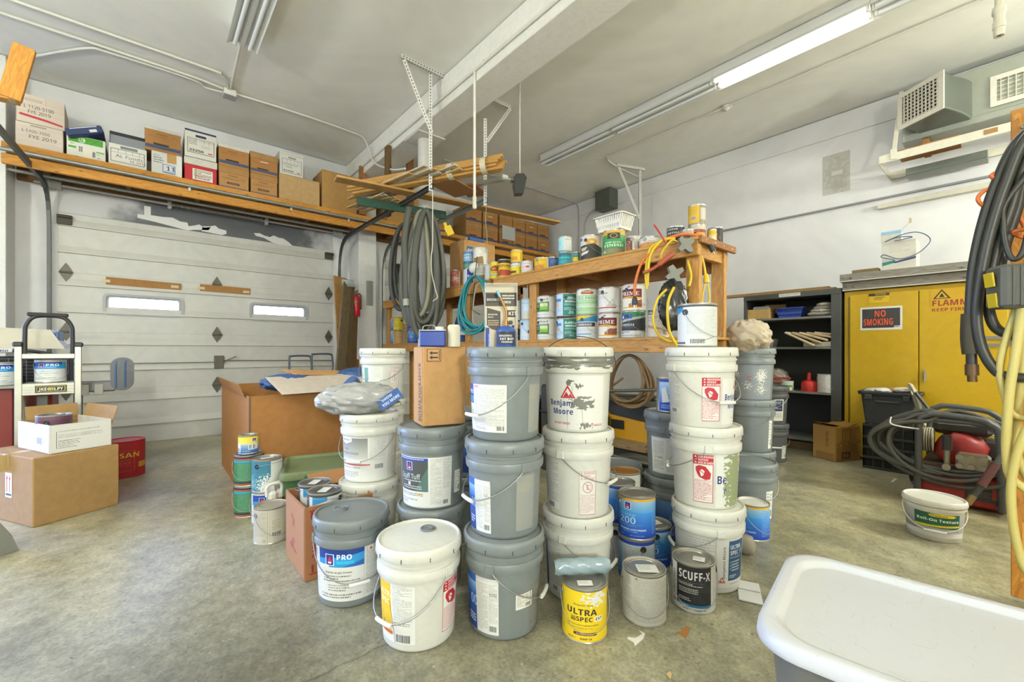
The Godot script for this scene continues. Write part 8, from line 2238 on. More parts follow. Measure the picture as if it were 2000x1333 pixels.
func build_left():
	var al := worn("ladder aluminium", "b9b9ae", 0.35, 0.5, 2.0)
	var blk := std("ladder black", "2b2c2a", 0.45)
	var t := thing("step_ladder", "aluminium step ladder with a black loop handle behind the cartons", "ladder", Vector3(-0.54, 0, -4.55), 1.0)
	for s in [-1, 1]:
		part(t, "rail", bx(Vector3(0.036, 1.085, 0.03), Vector3(s * 0.148, 0.5425, 0), 0.003), al)
		part(t, "cap", bx(Vector3(0.05, 0.035, 0.045), Vector3(s * 0.150, 1.09, 0), 0.008), blk)
		part(t, "rear_leg", tb([Vector3(s * 0.14, 0.01, -0.42), Vector3(s * 0.14, 0.80, -0.03)], 0.013), al)
	var hd := MB.new()
	tube(hd, curve([Vector3(-0.118, 0.98, 0.0), Vector3(-0.118, 1.16, 0.0), Vector3(-0.112, 1.23, 0), Vector3(-0.075, 1.285, 0), Vector3(0, 1.298, 0), Vector3(0.075, 1.285, 0), Vector3(0.112, 1.23, 0), Vector3(0.118, 1.16, 0), Vector3(0.118, 0.98, 0)], 6), 0.013, 12)
	part(t, "loop_handle", hd, blk)
	part(t, "grip_sleeve", bx(Vector3(0.205, 0.028, 0.034), Vector3(-0.005, 1.305, 0), 0.006), std("grip foam", "2f3030", 0.7))
	part(t, "top_rung", bx(Vector3(0.262, 0.035, 0.028), Vector3(0, 1.005, 0.002), 0.003), al)
	var st := part(t, "step", bx(Vector3(0.262, 0.085, 0.24), Vector3(0, 0.768, -0.10), 0.004), al)
	for k in 3:
		part(st, "rib", bx(Vector3(0.262, 0.003, 0.003), Vector3(0, 0.745 + 0.02 * k, 0.021), 0.001), al)
	flat_print(st, "maker_badge", "ladderbadge", 0.158, 0.052, Transform3D(Basis(), Vector3(0.012, 0.768, 0.0225)), "black and yellow badge")
	part(t, "step", bx(Vector3(0.262, 0.06, 0.20), Vector3(0, 0.42, -0.08), 0.004), al)
	can("white can with blue brand band on the ladder step", -0.545, 0.8115, -4.66, "progal", {"turn": 0.0, "bail": 10.0, "h": 0.165})
	# powered machine behind the ladder
	var red := worn("machine red", "7d2a22", 0.5, 0.0, 2.0)
	var m := thing("floor_machine", "red and grey machine with a pale hood behind the ladder", "machine", Vector3(-0.80, 0, -5.10))
	part(m, "cabinet", bx(Vector3(0.46, 0.70, 0.36), Vector3(0, 0.37, 0), 0.02), red)
	part(m, "stripe", bx(Vector3(0.464, 0.05, 0.004), Vector3(0, 0.50, 0.181), 0.0), std("stripe grey", "a9aba6", 0.5))
	part(m, "door", bx(Vector3(0.12, 0.55, 0.012), Vector3(0.05, 0.36, 0.185), 0.004), worn("machine dark", "3f4341", 0.5))
	part(m, "pillar", bx(Vector3(0.06, 0.66, 0.02), Vector3(0.18, 0.36, 0.187), 0.004), worn("machine grey", "8f928c", 0.5))
	var hd2 := MB.new()
	prism(hd2, PackedVector2Array([Vector2(-0.36, 0), Vector2(0.30, 0), Vector2(0.22, 0.15), Vector2(-0.05, 0.16), Vector2(-0.36, 0.11)]), -0.16, 0.16, Transform3D(Basis(), Vector3(0, 1.06, 0)))
	part(m, "hood", hd2, worn("hood cream", "c6c2b2", 0.5), "pale dusty hood")
	part(m, "hood_end", bx(Vector3(0.02, 0.13, 0.30), Vector3(0.255, 1.13, 0), 0.004, Transform3D()), worn("hood blue", "3f5f9a", 0.4))
	part(m, "beading", tb([Vector3(-0.09, 1.065, 0.163), Vector3(-0.045, 1.222, 0.163)], 0.005, 6), worn("hood cream", "c6c2b2", 0.5))
	part(m, "hose_bar", tb(curve([Vector3(-0.28, 1.035, 0.19), Vector3(0.05, 1.045, 0.195), Vector3(0.18, 1.03, 0.19), Vector3(0.26, 1.0, 0.18)], 5), 0.013), blk)
	part(m, "label_sleeve", tb([Vector3(-0.05, 1.043, 0.195), Vector3(0.03, 1.045, 0.195)], 0.017, 12), std("label pale", "c9ccd2", 0.5))
	flat_print(m, "maker_label", "cpi", 0.075, 0.02, Transform3D(Basis(), Vector3(-0.01, 1.044, 0.2125)))
	var wl := MB.new()
	for i in 15:
		box(wl, Vector3(0.004, 0.22, 0.004), Vector3(-0.31 + i * 0.045, 0.88, 0.17), 0.0)
	for i in 9:
		box(wl, Vector3(0.64, 0.004, 0.004), Vector3(0.005, 0.775 + i * 0.026, 0.172), 0.0)
	part(m, "wire_grid", wl, std("grid steel", "55585c", 0.4, 0.5))
	part(m, "grid_back", bx(Vector3(0.64, 0.24, 0.28), Vector3(0.005, 0.88, 0.01), 0.01), std("grid dark", "24262a", 0.7))
	can("second white can with blue brand band, cut by the door frame at the far left", -0.80, 0.795, -4.72, "progal", {"turn": 4.0, "bail": 10.0, "h": 0.165})
	one("shelf_bracket", "grey shelf under the left white can", "shelf", bx(Vector3(0.24, 0.02, 0.30), Vector3(-0.83, 0.784, -4.78), 0.002), worn("machine grey", "8f928c", 0.5))
	one("shelf_post", "red tool chest standing under the left white can", "tool chest", bx(Vector3(0.20, 0.77, 0.24), Vector3(-0.83, 0.388, -4.78), 0.006), red)
	var arm := thing("hoist_motor", "grey motor arm with a ribbed upright end right of the ladder", "motor", Vector3(-0.33, 0.70, -5.0))
	part(arm, "arm", bx(Vector3(0.26, 0.09, 0.10), Vector3(0, 0.045, 0), 0.012), worn("arm grey", "77797a", 0.4, 0.3))
	for k in 2:
		part(arm, "terminal", bx(Vector3(0.055, 0.085, 0.012), Vector3(-0.06 + 0.085 * k, 0.02, 0.056), 0.006), worn("arm pale", "b5b6ae", 0.5))
	var md := MB.new()
	prism(md, rrect(0.15, 0.28, 0.07, Vector2(0.17, 0.145), 8), -0.06, 0.06)
	part(arm, "motor_end", md, worn("motor dark", "55585a", 0.35, 0.3))
	for s in [0.13, 0.19]:
		part(arm, "blue_rib", tb(curve([Vector3(s, 0.03, 0.062), Vector3(s, 0.22, 0.062), Vector3(s + 0.01, 0.27, 0.05)], 4), 0.006), worn("hood blue", "3f5f9a", 0.4))
	part(arm, "post", bx(Vector3(0.05, 0.70, 0.08), Vector3(-0.10, -0.35, 0), 0.004), worn("machine dark", "3f4341", 0.5))
	# big carton, white carton and what it holds
	var brown := card("carton left", "a98654")
	var bb := thing("cardboard_carton", "large taped brown carton on the floor at left with an arrow label", "carton", Vector3(-0.327, 0, -3.848), 29.3)
	part(bb, "body", bx(Vector3(0.42, 0.41, 0.60), Vector3(0, 0.205, -0.30), 0.005), brown)
	part(bb, "tape", bx(Vector3(0.065, 0.10, 0.0012), Vector3(-0.2108, 0.36, -0.28), 0.0, Transform3D()), std("parcel tape", "b39a68", 0.3))
	var tp := MB.new()
	box(tp, Vector3(0.0012, 0.10, 0.07), Vector3(-0.2108, 0.36, -0.30), 0.0)
	box(tp, Vector3(0.424, 0.0012, 0.07), Vector3(0, 0.4108, -0.30), 0.0)
	part(bb, "tape_strip", tp, std("parcel tape", "b39a68", 0.3))
	flat_print(bb, "arrow_label", "uparrows", 0.075, 0.15, Transform3D(Basis(Vector3(0, 0, 1), Vector3.UP, Vector3(-1, 0, 0)), Vector3(-0.2108, 0.225, -0.265)), "white label with two red up arrows")
	var wc := thing("white_carton", "open white carton with flaps up, on the large brown carton", "carton", Vector3(-0.315, 0.4125, -3.873), 24.8)
	var wh := card("archive white", "d6d3c6")
	open_box(wc, 0.295, 0.175, 0.46, wh, brown, [[Vector3(0.165, 0.18, -0.22), Vector3(0.004, 0.16, 0.42), Vector3(0, 0, -16)], [Vector3(0.02, 0.20, -0.47), Vector3(0.26, 0.12, 0.004), Vector3(-14, 0, 0)]])
	flat_print(wc, "printed_side", "whitecartonside", 0.285, 0.165, Transform3D(Basis(), Vector3(0, 0.088, 0.0006)))
	flat_print(wc, "printed_end", "whitecartonend", 0.44, 0.165, Transform3D(Basis(Vector3(0, 0, 1), Vector3.UP, Vector3(-1, 0, 0)), Vector3(-0.1482, 0.088, -0.23)))
	part(wc, "torn_slot", bx(Vector3(0.05, 0.012, 0.004), Vector3(0.02, 0.11, 0.003), 0.002), std("torn paper", "c9c7bd", 0.7))
	can("plum coloured can with a ringed tin lid inside the white carton", -0.455, 0.4195, -4.02, "purple", {"turn": 6.0, "bail": 60.0, "h": 0.215, "lidmat": worn("ring lid", "8a8c92", 0.25, 0.7, 6.0)})
	can("red metal can partly hidden behind the large carton at left", -0.135, 0, -4.83, "gascan", {"name": "fuel_can", "cat": "fuel can", "r": 0.125, "h": 0.30, "ears": false, "tin": worn("can red", "a31f26", 0.35), "lidmat": worn("can red", "a31f26", 0.35)})
	var gs := MB.new()
	prism(gs, PackedVector2Array([Vector2(-0.10, 0), Vector2(0.05, 0), Vector2(0.02, 0.09), Vector2(-0.03, 0.18), Vector2(-0.10, 0.20)]), -0.004, 0.004)
	one("grey_sheet", "grey sheet leaning at the door frame, lower left", "sheet", gs, worn("grey card", "8f908a", 0.6), "", Vector3(-0.55, 0, -3.36), 42)
	# timber bracket at the upper left
	var tbk := thing("timber_bracket", "orange timber bracket of two boards at the top left corner", "bracket")
	var wq := wood("loft pine", "d8983f")
	var bm := MB.new()
	bar(bm, Vector3(-1.95, 2.83, -4.72), Vector3(-0.69, 2.83, -4.56), 0.09, 0.075, Vector3.UP, 0.003)
	part(tbk, "arm", bm, wq)
	var b2 := MB.new()
	bar(b2, Vector3(-0.725, 2.80, -4.53), Vector3(-0.655, 3.19, -4.53), 0.038, 0.11, Vector3.RIGHT, 0.003)
	part(tbk, "upright", b2, wq)
	part(tbk, "ceiling_post", bx(Vector3(0.09, 0.95, 0.04), Vector3(-1.85, 3.295, -4.66), 0.003), wq)
	part(tbk, "bolt", tb([Vector3(-0.72, 2.785, -4.52), Vector3(-0.70, 2.765, -4.48)], 0.012), worn("bolt", "8a8880", 0.4, 0.6))
	# ---------- the huge carton and the things round it ----------
	var hc := thing("cardboard_carton", "huge open brown carton before the garage door, blue sheeting inside", "carton", Vector3(1.05, 0, -3.34))
	var cb := card("carton huge", "a8743c")
	open_box(hc, 1.06, 0.735, 1.35, cb, cb, [[Vector3(0.03, 0.80, -0.06), Vector3(0.82, 0.005, 0.36), Vector3(16, 6, 0), card("flap pale", "d3c6b8")], [Vector3(0.10, 0.86, -0.40), Vector3(0.62, 0.005, 0.36), Vector3(4, 4, -3), card("flap tan", "cf9c58")], [Vector3(-0.56, 0.77, -0.62), Vector3(0.005, 0.10, 1.1), Vector3(0, 0, 22)]])
	part(hc, "corner_gap", bx(Vector3(0.008, 0.70, 0.004), Vector3(-0.522, 0.38, 0.0015), 0.0), std("slot dark", "55544e", 0.8))
	for s in [[0.85, 0.80, -3.62, 0.22, 0.07, "blue sheeting bulging at the left of the huge carton"], [1.40, 0.81, -3.66, 0.24, 0.09, "blue sheeting rolled at the right rim of the huge carton"], [1.15, 0.76, -3.9, 0.4, 0.08, "blue sheeting filling the middle of the huge carton"]]:
		blob("blue_sheeting", s[5], "sheeting", Vector3(s[0], s[1], s[2]), Vector3(s[3], s[4], 0.16), int(s[0] * 100), worn("sheeting blue", "3f5f96", 0.45, 0.0, 4.0), 0.0, 0.35)
	one("plank_stack", "hidden stack of offcuts carrying the sheeting inside the huge carton", "stack", bx(Vector3(0.7, 0.66, 0.5), Vector3(1.1, 0.34, -3.85), 0.01), cb)
	var ht := thing("hand_truck", "dark tubular hand truck behind the huge carton", "hand truck", Vector3(1.42, 0, -5.3))
	var hm := worn("truck steel", "55606e", 0.4, 0.4)
	for s in [[-0.19, 0.98], [0.05, 1.0]]:
		part(ht, "loop", tb(curve([Vector3(s[0], 0.1, 0.0), Vector3(s[0], 0.7, -0.02), Vector3(s[0] + 0.0, s[1] - 0.03, -0.03), Vector3(s[0] + 0.03, s[1], -0.03), Vector3(s[0] + 0.20, s[1], -0.03), Vector3(s[0] + 0.23, s[1] - 0.04, -0.03), Vector3(s[0] + 0.23, s[1] - 0.20, -0.03), Vector3(s[0] + 0.12, s[1] - 0.28, -0.02)], 5), 0.011), hm)
	for k in 4:
		part(ht, "rung", tb([Vector3(-0.20, 0.2 + 0.17 * k, 0), Vector3(0.16, 0.2 + 0.17 * k, 0)], 0.009), hm)
	for k in 2:
		part(ht, "wheel", lt([Vector2(0, 0), Vector2(0.10, 0), Vector2(0.11, 0.02), Vector2(0.10, 0.04), Vector2(0, 0.04)], 20), std("wheel rubber", "2e2e2c", 0.7)).transform = Transform3D(Basis(Vector3.BACK, PI / 2), Vector3(-0.2 + 0.4 * k, 0.112, 0.06))
	# planks leaning by the pier
	var k := 0
	for s in [[1.72, -5.30, 2.12, 2.02, -6.00, 0.14, 0.03, "8a7a5c", "grey weathered plank leaning foremost by the pier, blue paint on it"], [1.84, -5.36, 2.18, 1.95, -6.02, 0.10, 0.035, "7d6a48", "second weathered plank leaning by the pier"], [1.96, -5.45, 2.22, 1.62, -6.02, 0.12, 0.025, "8f7350", "shorter brown plank leaning by the pier"], [2.09, -5.62, 2.24, 0.92, -6.0, 0.08, 0.03, "b8752a", "short orange board at the foot of the pier"], [2.09, -5.95, 2.09, 2.10, -6.27, 0.17, 0.02, "cf9f5c", "new pine board standing behind the weathered planks"]]:
		var lm := MB.new()
		bar(lm, Vector3(s[0], 0.012, s[1]), Vector3(s[2], s[3], s[4]), s[5], s[6], Vector3(0.35, 0, 1), 0.003)
		var lo := one("leaning_plank", s[8], "plank", lm, wood("leaning " + s[7], s[7], 0.75))
		if k == 0:
			var bp := MB.new()
			bar(bp, Vector3(1.893, 0.87, -5.585), Vector3(1.96, 1.19, -5.70), 0.07, 0.003, Vector3(0.35, 0, 1), 0.0)
			part(lo, "blue_smear", bp, std("smear blue", "6f8fbf", 0.5))
			part(lo, "metal_cap", bx(Vector3(0.16, 0.10, 0.05), Vector3(2.115, 1.97, -5.975), 0.004), worn("galvanised", "9da3a2", 0.4, 0.7))
		k += 1
	var fe := thing("fire_extinguisher", "red fire extinguisher hung on the white pier", "fire extinguisher", Vector3(2.235, 1.52, -5.98))
	part(fe, "cylinder", lt([Vector2(0, 0), Vector2(0.048, 0), Vector2(0.053, 0.01), Vector2(0.053, 0.25), Vector2(0.04, 0.29), Vector2(0.018, 0.305), Vector2(0, 0.305)], 24), std("extinguisher red", "b51f24", 0.3))
	part(fe, "valve", bx(Vector3(0.03, 0.035, 0.05), Vector3(0, 0.325, 0), 0.004), std("bracket grey", "77776f", 0.5, 0.5))
	part(fe, "lever", bx(Vector3(0.014, 0.012, 0.10), Vector3(0, 0.355, 0.02), 0.003, Transform3D()), std("ladder black", "2b2c2a", 0.45))
	part(fe, "hose", tb(curve([Vector3(0.02, 0.325, 0.0), Vector3(0.055, 0.30, 0.02), Vector3(0.06, 0.18, 0.02), Vector3(0.058, 0.10, 0.02)], 5), 0.008), std("ladder black", "2b2c2a", 0.45))
	part(fe, "pale_label", bx(Vector3(0.003, 0.12, 0.05), Vector3(-0.0525, 0.14, 0.01), 0.0), std("label pale", "c9ccd2", 0.5))
	part(fe, "strap", lt([Vector2(0.0525, 0.2), Vector2(0.055, 0.2), Vector2(0.055, 0.215), Vector2(0.0525, 0.215)], 24), std("bracket grey", "77776f", 0.5, 0.5))
	# green tote
	var gt := thing("green_tote", "green storage tote with a dusty lid behind the white cans", "tote", Vector3(0.85, 0, -2.98), -16.0)
	var gm := worn("tote green", "3f6a40", 0.5, 0.0, 3.0)
	var rows := []
	for kk in [[0.0, 0.84], [0.01, 0.86], [0.26, 0.97], [0.262, 1.0], [0.285, 1.0]]:
		var rw := []
		for p in rrect(0.38 * kk[1], 0.46 * kk[1], 0.04, Vector2.ZERO, 4):
			rw.append(Vector3(p.x, kk[0], p.y))
		rows.append(rw)
	var gb := MB.new()
	loft(gb, rows)
	part(gt, "body", gb, gm)
	part(gt, "lid", lid_mesh(0.40, 0.48, 0.045, 0.270, 0.045), worn("dusty green", "72805c", 0.7, 0.0, 5.0), "lid grey with dust")
	part(gt, "lid_handle", bx(Vector3(0.13, 0.03, 0.02), Vector3(0.0, 0.285, 0.245), 0.006), gm)
	# red-printed carton with cans
	var bc := thing("cardboard_carton", "brown carton with red print and two white cans, left of the grey pail", "carton", Vector3(0.70, 0, -2.075))
	var bm2 := card("carton bm", "a9764a")
	open_box(bc, 0.315, 0.335, 0.345, bm2, bm2, [[Vector3(0.05, 0.36, -0.33), Vector3(0.20, 0.004, 0.10), Vector3(30, 0, 0)]])
	flat_print(bc, "printed_side", "bmcarton", 0.16, 0.325, Transform3D(Basis(), Vector3(-0.075, 0.167, 0.0006)))
	flat_print(bc, "printed_end", "bmcartonleft", 0.33, 0.325, Transform3D(Basis(Vector3(0, 0, 1), Vector3.UP, Vector3(-1, 0, 0)), Vector3(-0.1582, 0.167, -0.1725)))
	for s in [[0.655, -2.325, "rear white can in the red-printed carton"], [0.655, -2.165, "front white can in the red-printed carton"]]:
		can("lower can hidden in the red-printed carton under the " + s[2].split(" ")[0] + " one", s[0], 0.007, s[1], "whitetext", {"ears": false, "r": 0.077, "h": 0.175})
		can(s[2] + ", paper on its lid", s[0], 0.1825, s[1], "bluewhitegal", {"r": 0.077, "turn": 40.0, "bail": -70.0, "drop": -0.02, "sticker": [0.07, 0.04, 25], "lidmat": worn("lid dark", "6a6a66", 0.4, 0.4)})
	var jb := thing("jug_box", "low brown box holding white jugs behind the dusty can", "box", Vector3(0.585, 0, -2.80))
	part(jb, "body", bx(Vector3(0.12, 0.15, 0.15), Vector3(0, 0.075, -0.04), 0.003), card("jug box", "a5743c"))
	for s in [[0.57, -2.86, "front white jug with a loop handle in the low box"], [0.61, -2.88, "rear white jug with a loop handle in the low box"]]:
		var jg := thing("plastic_jug", s[2], "jug", Vector3(s[0], 0.152, s[1]))
		part(jg, "body", bx(Vector3(0.05, 0.06, 0.05), Vector3(0, 0.03, 0), 0.015), std("jug white", "d6d4c8", 0.4))
		part(jg, "loop", tb(curve([Vector3(-0.03, 0.03, 0.0), Vector3(-0.03, 0.085, 0), Vector3(0.0, 0.10, 0), Vector3(0.045, 0.095, 0), Vector3(0.045, 0.04, 0)], 5), 0.010), std("jug white", "d6d4c8", 0.4))

func lid_mesh(w: float, d: float, r: float, y: float, h: float) -> MB:
	# a moulded tote lid: skirt, raised rim and sunken centre
	var mb := MB.new()
	var rows := []
	for k in [[0.0, 1.0, 0.0], [0.0, 1.012, 0.0], [0.3, 1.015, 0.0], [0.75, 1.008, 0.0], [0.95, 0.985, 0.0], [1.0, 0.955, 0.0], [1.0, 0.90, 0.0], [0.93, 0.875, 0.0], [0.66, 0.855, 0.0], [0.60, 0.83, 0.0]]:
		var rw := []
		var inset: float = (1.0 - k[1]) * minf(w, d)
		for p in rrect(w - inset, d - inset, r, Vector2.ZERO, 6):
			rw.append(Vector3(p.x, y + h * k[0], p.y))
		rows.append(rw)
	loft(mb, rows)
	var c := Vector3(0, y + h * 0.60, 0)
	var last: Array = rows[-1]
	for i in last.size():
		mb.tri(c, last[i], last[(i + 1) % last.size()], Vector3.UP)
	return mb
# ---------- cans on the timber shelves ----------
func build_shelf_goods():
	var gal := [0.0825, 0.193]
	var qt := [0.0535, 0.118]
	# [label, z, base (0 low, 1 top, else height), sheet, radius, height, x, options]
	for s in [
		["light blue can marked A on the low shelf, upper of its pair", -2.91, LOW + 0.194, "light_a", 0.068, 0.19, 2.69, {"ears": false}],
		["light blue can marked B on the low shelf, lower of its pair", -2.91, LOW, "light_b", 0.08, 0.193, 2.69, {"bail": 40.0}],
		["white can with green picture, upper of its pair on the low shelf", -2.68, LOW + 0.194, "kilzx", 0.0825, 0.193, 2.69, {"bail": 60.0}],
		["white can with green picture, lower and stained", -2.68, LOW, "kilzx", 0.0825, 0.193, 2.69, {"bail": 30.0}],
		["teal labelled can, upper, left of the pale green can", -2.455, LOW + 0.194, "teal", 0.0825, 0.193, 2.70, {"turn": 8.0}],
		["teal labelled can, lower, its white bail showing", -2.45, LOW, "teal", 0.0825, 0.18, 2.70, {"bail": 10.0, "turn": 8.0}],
		["pale green primer can with a brown badge on the low shelf", -2.22, LOW + 0.194, "duraprime", 0.0825, 0.205, 2.69, {"ears": false}],
		["blue, yellow and white can under the pale green one", -2.22, LOW, "command", 0.0825, 0.193, 2.69, {"bail": 60.0}],
		["white can with thin red stripe on the low shelf", -2.0, LOW + 0.194, "multi", 0.0825, 0.193, 2.69, {"bail": 50.0}],
		["maroon banded primer can under the red-striped white can", -2.0, LOW, "prime", 0.0825, 0.193, 2.69, {"bail": 50.0}],
		["maroon banded primer can on top of the black and green can", -1.79, LOW + 0.194, "prime", 0.0825, 0.193, 2.70, {"bail": 50.0}],
		["black and green can under the end maroon primer can", -1.79, LOW, "loxon", 0.0825, 0.193, 2.69, {"bail": 55.0}],
		["tan can with a picture of a hand behind the yellow cord loop", -1.585, LOW, "surewr", 0.075, 0.193, 2.69, {"ears": false}],
		["grey black can left of the can marked B", -3.12, LOW, "blackwhite", 0.0825, 0.193, 2.70, {"bail": 40.0}],
		["grey can with a black ear left of the can marked A", -3.12, LOW + 0.194, "whitetext", 0.0825, 0.193, 2.70, {"bail": 70.0}],
		["red faded quart can at the left of the top shelf", -4.06, TOP, "redq", 0.055, 0.19, 2.635, {"ears": false}],
		["blue quart can on top of another beside the brown carton", -3.88, TOP + 0.19, "blueq", 0.06, 0.19, 2.69, {"ears": false}],
		["blue and white quart can at the bottom of its pair", -3.88, TOP, "blueq2", 0.06, 0.188, 2.69, {"ears": false}],
		["dented silver can, upper, with a scrap of white paper", -3.68, TOP + 0.19, "silverq", 0.075, 0.19, 2.70, {"ears": false}],
		["silver and tan can, lower, behind the teal hose", -3.68, TOP, "silverq", 0.075, 0.188, 2.70, {"ears": false, "turn": 20.0}],
		["pale oval tin beside the silver cans", -3.52, TOP, "finelines", 0.05, 0.18, 2.70, {"ears": false}],
		["yellow oval-badge tin on the top shelf", -3.40, TOP, "yeloval", 0.05, 0.185, 2.68, {"ears": false}],
		["yellow stain can with a red brown band on the top shelf", -3.25, TOP, "minwax", 0.062, 0.185, 2.68, {"ears": false}],
		["yellow quart can on top of the swash-labelled one", -3.07, TOP + 0.125, "yelplain", 0.055, 0.122, 2.68, {"ears": false}],
		["yellow swash-labelled quart can at the bottom", -3.07, TOP, "yelswash", 0.055, 0.122, 2.68, {"ears": false}],
		["small white can with pink and yellow dots", -2.92, TOP, "smallwhite", 0.056, 0.12, 2.68, {"ears": false}],
		["round yellow can lying low behind the white dotted can", -2.77, TOP, "yelplain", 0.075, 0.13, 2.73, {"metalear": true, "bail": 50.0}],
		["navy and white small can on the top shelf", -2.59, TOP, "navyq", 0.05, 0.10, 2.68, {"ears": false}],
		["aqua quart can, upper, with a white panel", -2.45, TOP + 0.122, "tealtop", 0.055, 0.125, 2.68, {"ears": false}],
		["dark aqua quart can, lower", -2.45, TOP, "tealbot", 0.055, 0.12, 2.68, {"ears": false}],
		["tiny green and yellow tin right of the aqua cans", -2.325, TOP, "tinygreen", 0.03, 0.10, 2.68, {"ears": false}],
		["tall can with a black and white picture and orange disc", -2.18, TOP, "blackwhite", 0.0825, 0.2, 2.69, {"bail": 60.0}],
		["green and gold finish can under the white basket", -1.96, TOP, "greenfinish", 0.0825, 0.195, 2.69, {"ears": false}],
		["brown can with white back label right of the green can", -1.79, TOP, "browncan", 0.052, 0.118, 2.69, {"metalear": true}],
		["low white can with tan picture on the top shelf", -1.655, TOP, "tanlow", 0.072, 0.085, 2.69, {"metalear": true, "bail": 60.0, "drop": 0.03}],
		["black urethane can near the end of the top shelf", -1.465, TOP, "blackcan", 0.055, 0.118, 2.69, {"ears": false}],
		["short grey brown can before the red can", -1.372, TOP, "greyq", 0.038, 0.078, 2.67, {"ears": false}],
		["red and gold can under the gold one at the end of the top shelf", -1.36, TOP, "redcan", 0.053, 0.122, 2.775, {"ears": false}],
		["gold can on top, highest of all on the timber shelf", -1.36, TOP + 0.124, "goldcan", 0.053, 0.13, 2.775, {"ears": false}],
		["small yellow tin at the end corner of the top shelf", -1.30, TOP, "smallyel", 0.028, 0.10, 2.86, {"ears": false}],
		["black can with a cream ring at the end corner of the top shelf", -1.31, TOP, "blackyellow", 0.045, 0.125, 2.935, {"metalear": true, "bail": 70.0}],
		["yellow gallon can, upper, on the far low shelf", -5.62, LOW + 0.19, "yellowgal", 0.075, 0.185, 2.70, {"ears": false}],
		["tan striped gallon can, lower, on the far low shelf", -5.62, LOW, "tangal", 0.075, 0.188, 2.70, {"ears": false}],
		["brown labelled can, upper, on the far low shelf", -5.36, LOW + 0.19, "browngal", 0.06, 0.18, 2.70, {"ears": false}],
		["brown labelled can, lower, on the far low shelf", -5.36, LOW, "browngal", 0.06, 0.188, 2.70, {"ears": false, "turn": 60.0}],
		["blue and white can at the left end of the far low shelf, upper", -5.76, LOW + 0.19, "pm200_0", 0.05, 0.18, 2.68, {"ears": false, "turn": 30.0}],
		["blue and white can at the left end of the far low shelf, lower", -5.76, LOW, "pm200_0", 0.05, 0.188, 2.68, {"ears": false, "turn": 30.0}],
		["blue gallon can right of the brown cans on the far low shelf, upper", -5.18, LOW + 0.19, "pm200_1", 0.07, 0.18, 2.70, {"ears": false}],
		["blue gallon can right of the brown cans on the far low shelf, lower", -5.18, LOW, "pm200_1", 0.07, 0.188, 2.70, {"ears": false}],
	]:
		var o: Dictionary = s[7]
		o.r = s[4]
		o.h = s[5]
		can(s[0], s[6], s[2], s[1], s[3], o)
	basket("white plastic basket sitting on the green can on the top shelf", Vector3(2.71, TOP + 0.196, -1.97), 0.25, 0.17, 0.115, std("basket white", "dad7cc", 0.5), 0.0)
	var ng := carton("large brown carton with a blue logo panel on the far top shelf", -0.22, 0.22, TOP, 0.54, 0.0, 0.30, "c2955c")
	ng.position = Vector3(2.92, TOP, -3.985)
	flat_print(ng, "logo_panel", "ngk", 0.20, 0.17, Transform3D(Basis(), Vector3(-0.10, 0.40, 0.0006)))
	for k in 5:
		one("caulk_tube", "blue and white caulk tube lying on the brown logo carton, %s of five" % ["first", "second", "third", "fourth", "fifth"][k], "caulk tube", tb([Vector3(2.80, TOP + 0.574, -4.24 + k * 0.05), Vector3(3.0, TOP + 0.574, -4.24 + k * 0.05)], 0.024, 12), std("caulk %d" % (k % 2), ["3f5f9f", "c3c8d0"][k % 2], 0.4))
	# machine and clutter at the far end of the top shelf
	var fm := thing("air_blower", "black dusty blower with a round badge on the far top shelf", "blower", Vector3(2.74, TOP, -5.35))
	var bm := MB.new()
	prism(bm, PackedVector2Array([Vector2(-0.42, 0), Vector2(0.26, 0), Vector2(0.10, 0.22), Vector2(-0.12, 0.34), Vector2(-0.20, 0.50), Vector2(-0.30, 0.50), Vector2(-0.34, 0.2)]), -0.12, 0.12, facing_left(Vector3.ZERO))
	part(fm, "housing", bm, worn("blower black", "34362f", 0.6))
	part(fm, "badge", lt([Vector2(0, 0), Vector2(0.07, 0), Vector2(0.07, 0.004), Vector2(0.05, 0.006), Vector2(0, 0.004)], 24), worn("badge olive", "6a6a34", 0.5)).transform = Transform3D(Basis(Vector3.BACK, PI / 2), Vector3(-0.12, 0.16, -0.08))
	part(fm, "handle", tb(curve([Vector3(0, 0.48, -0.30), Vector3(0, 0.56, -0.2), Vector3(0, 0.52, -0.05), Vector3(0, 0.36, 0.05)], 5), 0.016), std("ladder black", "2b2c2a", 0.45))
	var bt := thing("blue_bottle", "blue plastic bottle on the low shelf left of the teal hose", "bottle", Vector3(2.68, LOW, -3.98), -50.0)
	part(bt, "body", lt([Vector2(0, 0), Vector2(0.085, 0), Vector2(0.09, 0.01), Vector2(0.09, 0.22), Vector2(0.07, 0.28), Vector2(0.025, 0.33), Vector2(0.022, 0.36), Vector2(0, 0.36)], 24), worn("bottle blue", "2f4f90", 0.4))
	part(bt, "print", lt([Vector2(0.0905, 0.08), Vector2(0.091, 0.10), Vector2(0.0905, 0.12)], 24), std("label pale", "c9ccd2", 0.5))
	var dt := thing("cloth_mask", "white dust mask hanging by the green cord before the silver can", "mask", Vector3(2.575, 1.90, -3.62))
	part(dt, "cup", lt([Vector2(0, 0.05), Vector2(0.03, 0.045), Vector2(0.055, 0.02), Vector2(0.06, 0), Vector2(0.056, 0), Vector2(0.05, 0.018), Vector2(0, 0.045)], 20), std("mask white", "d9d8d0", 0.8)).transform = Transform3D(Basis(Vector3.BACK, PI / 2 - 0.4), Vector3(0, 0, 0))
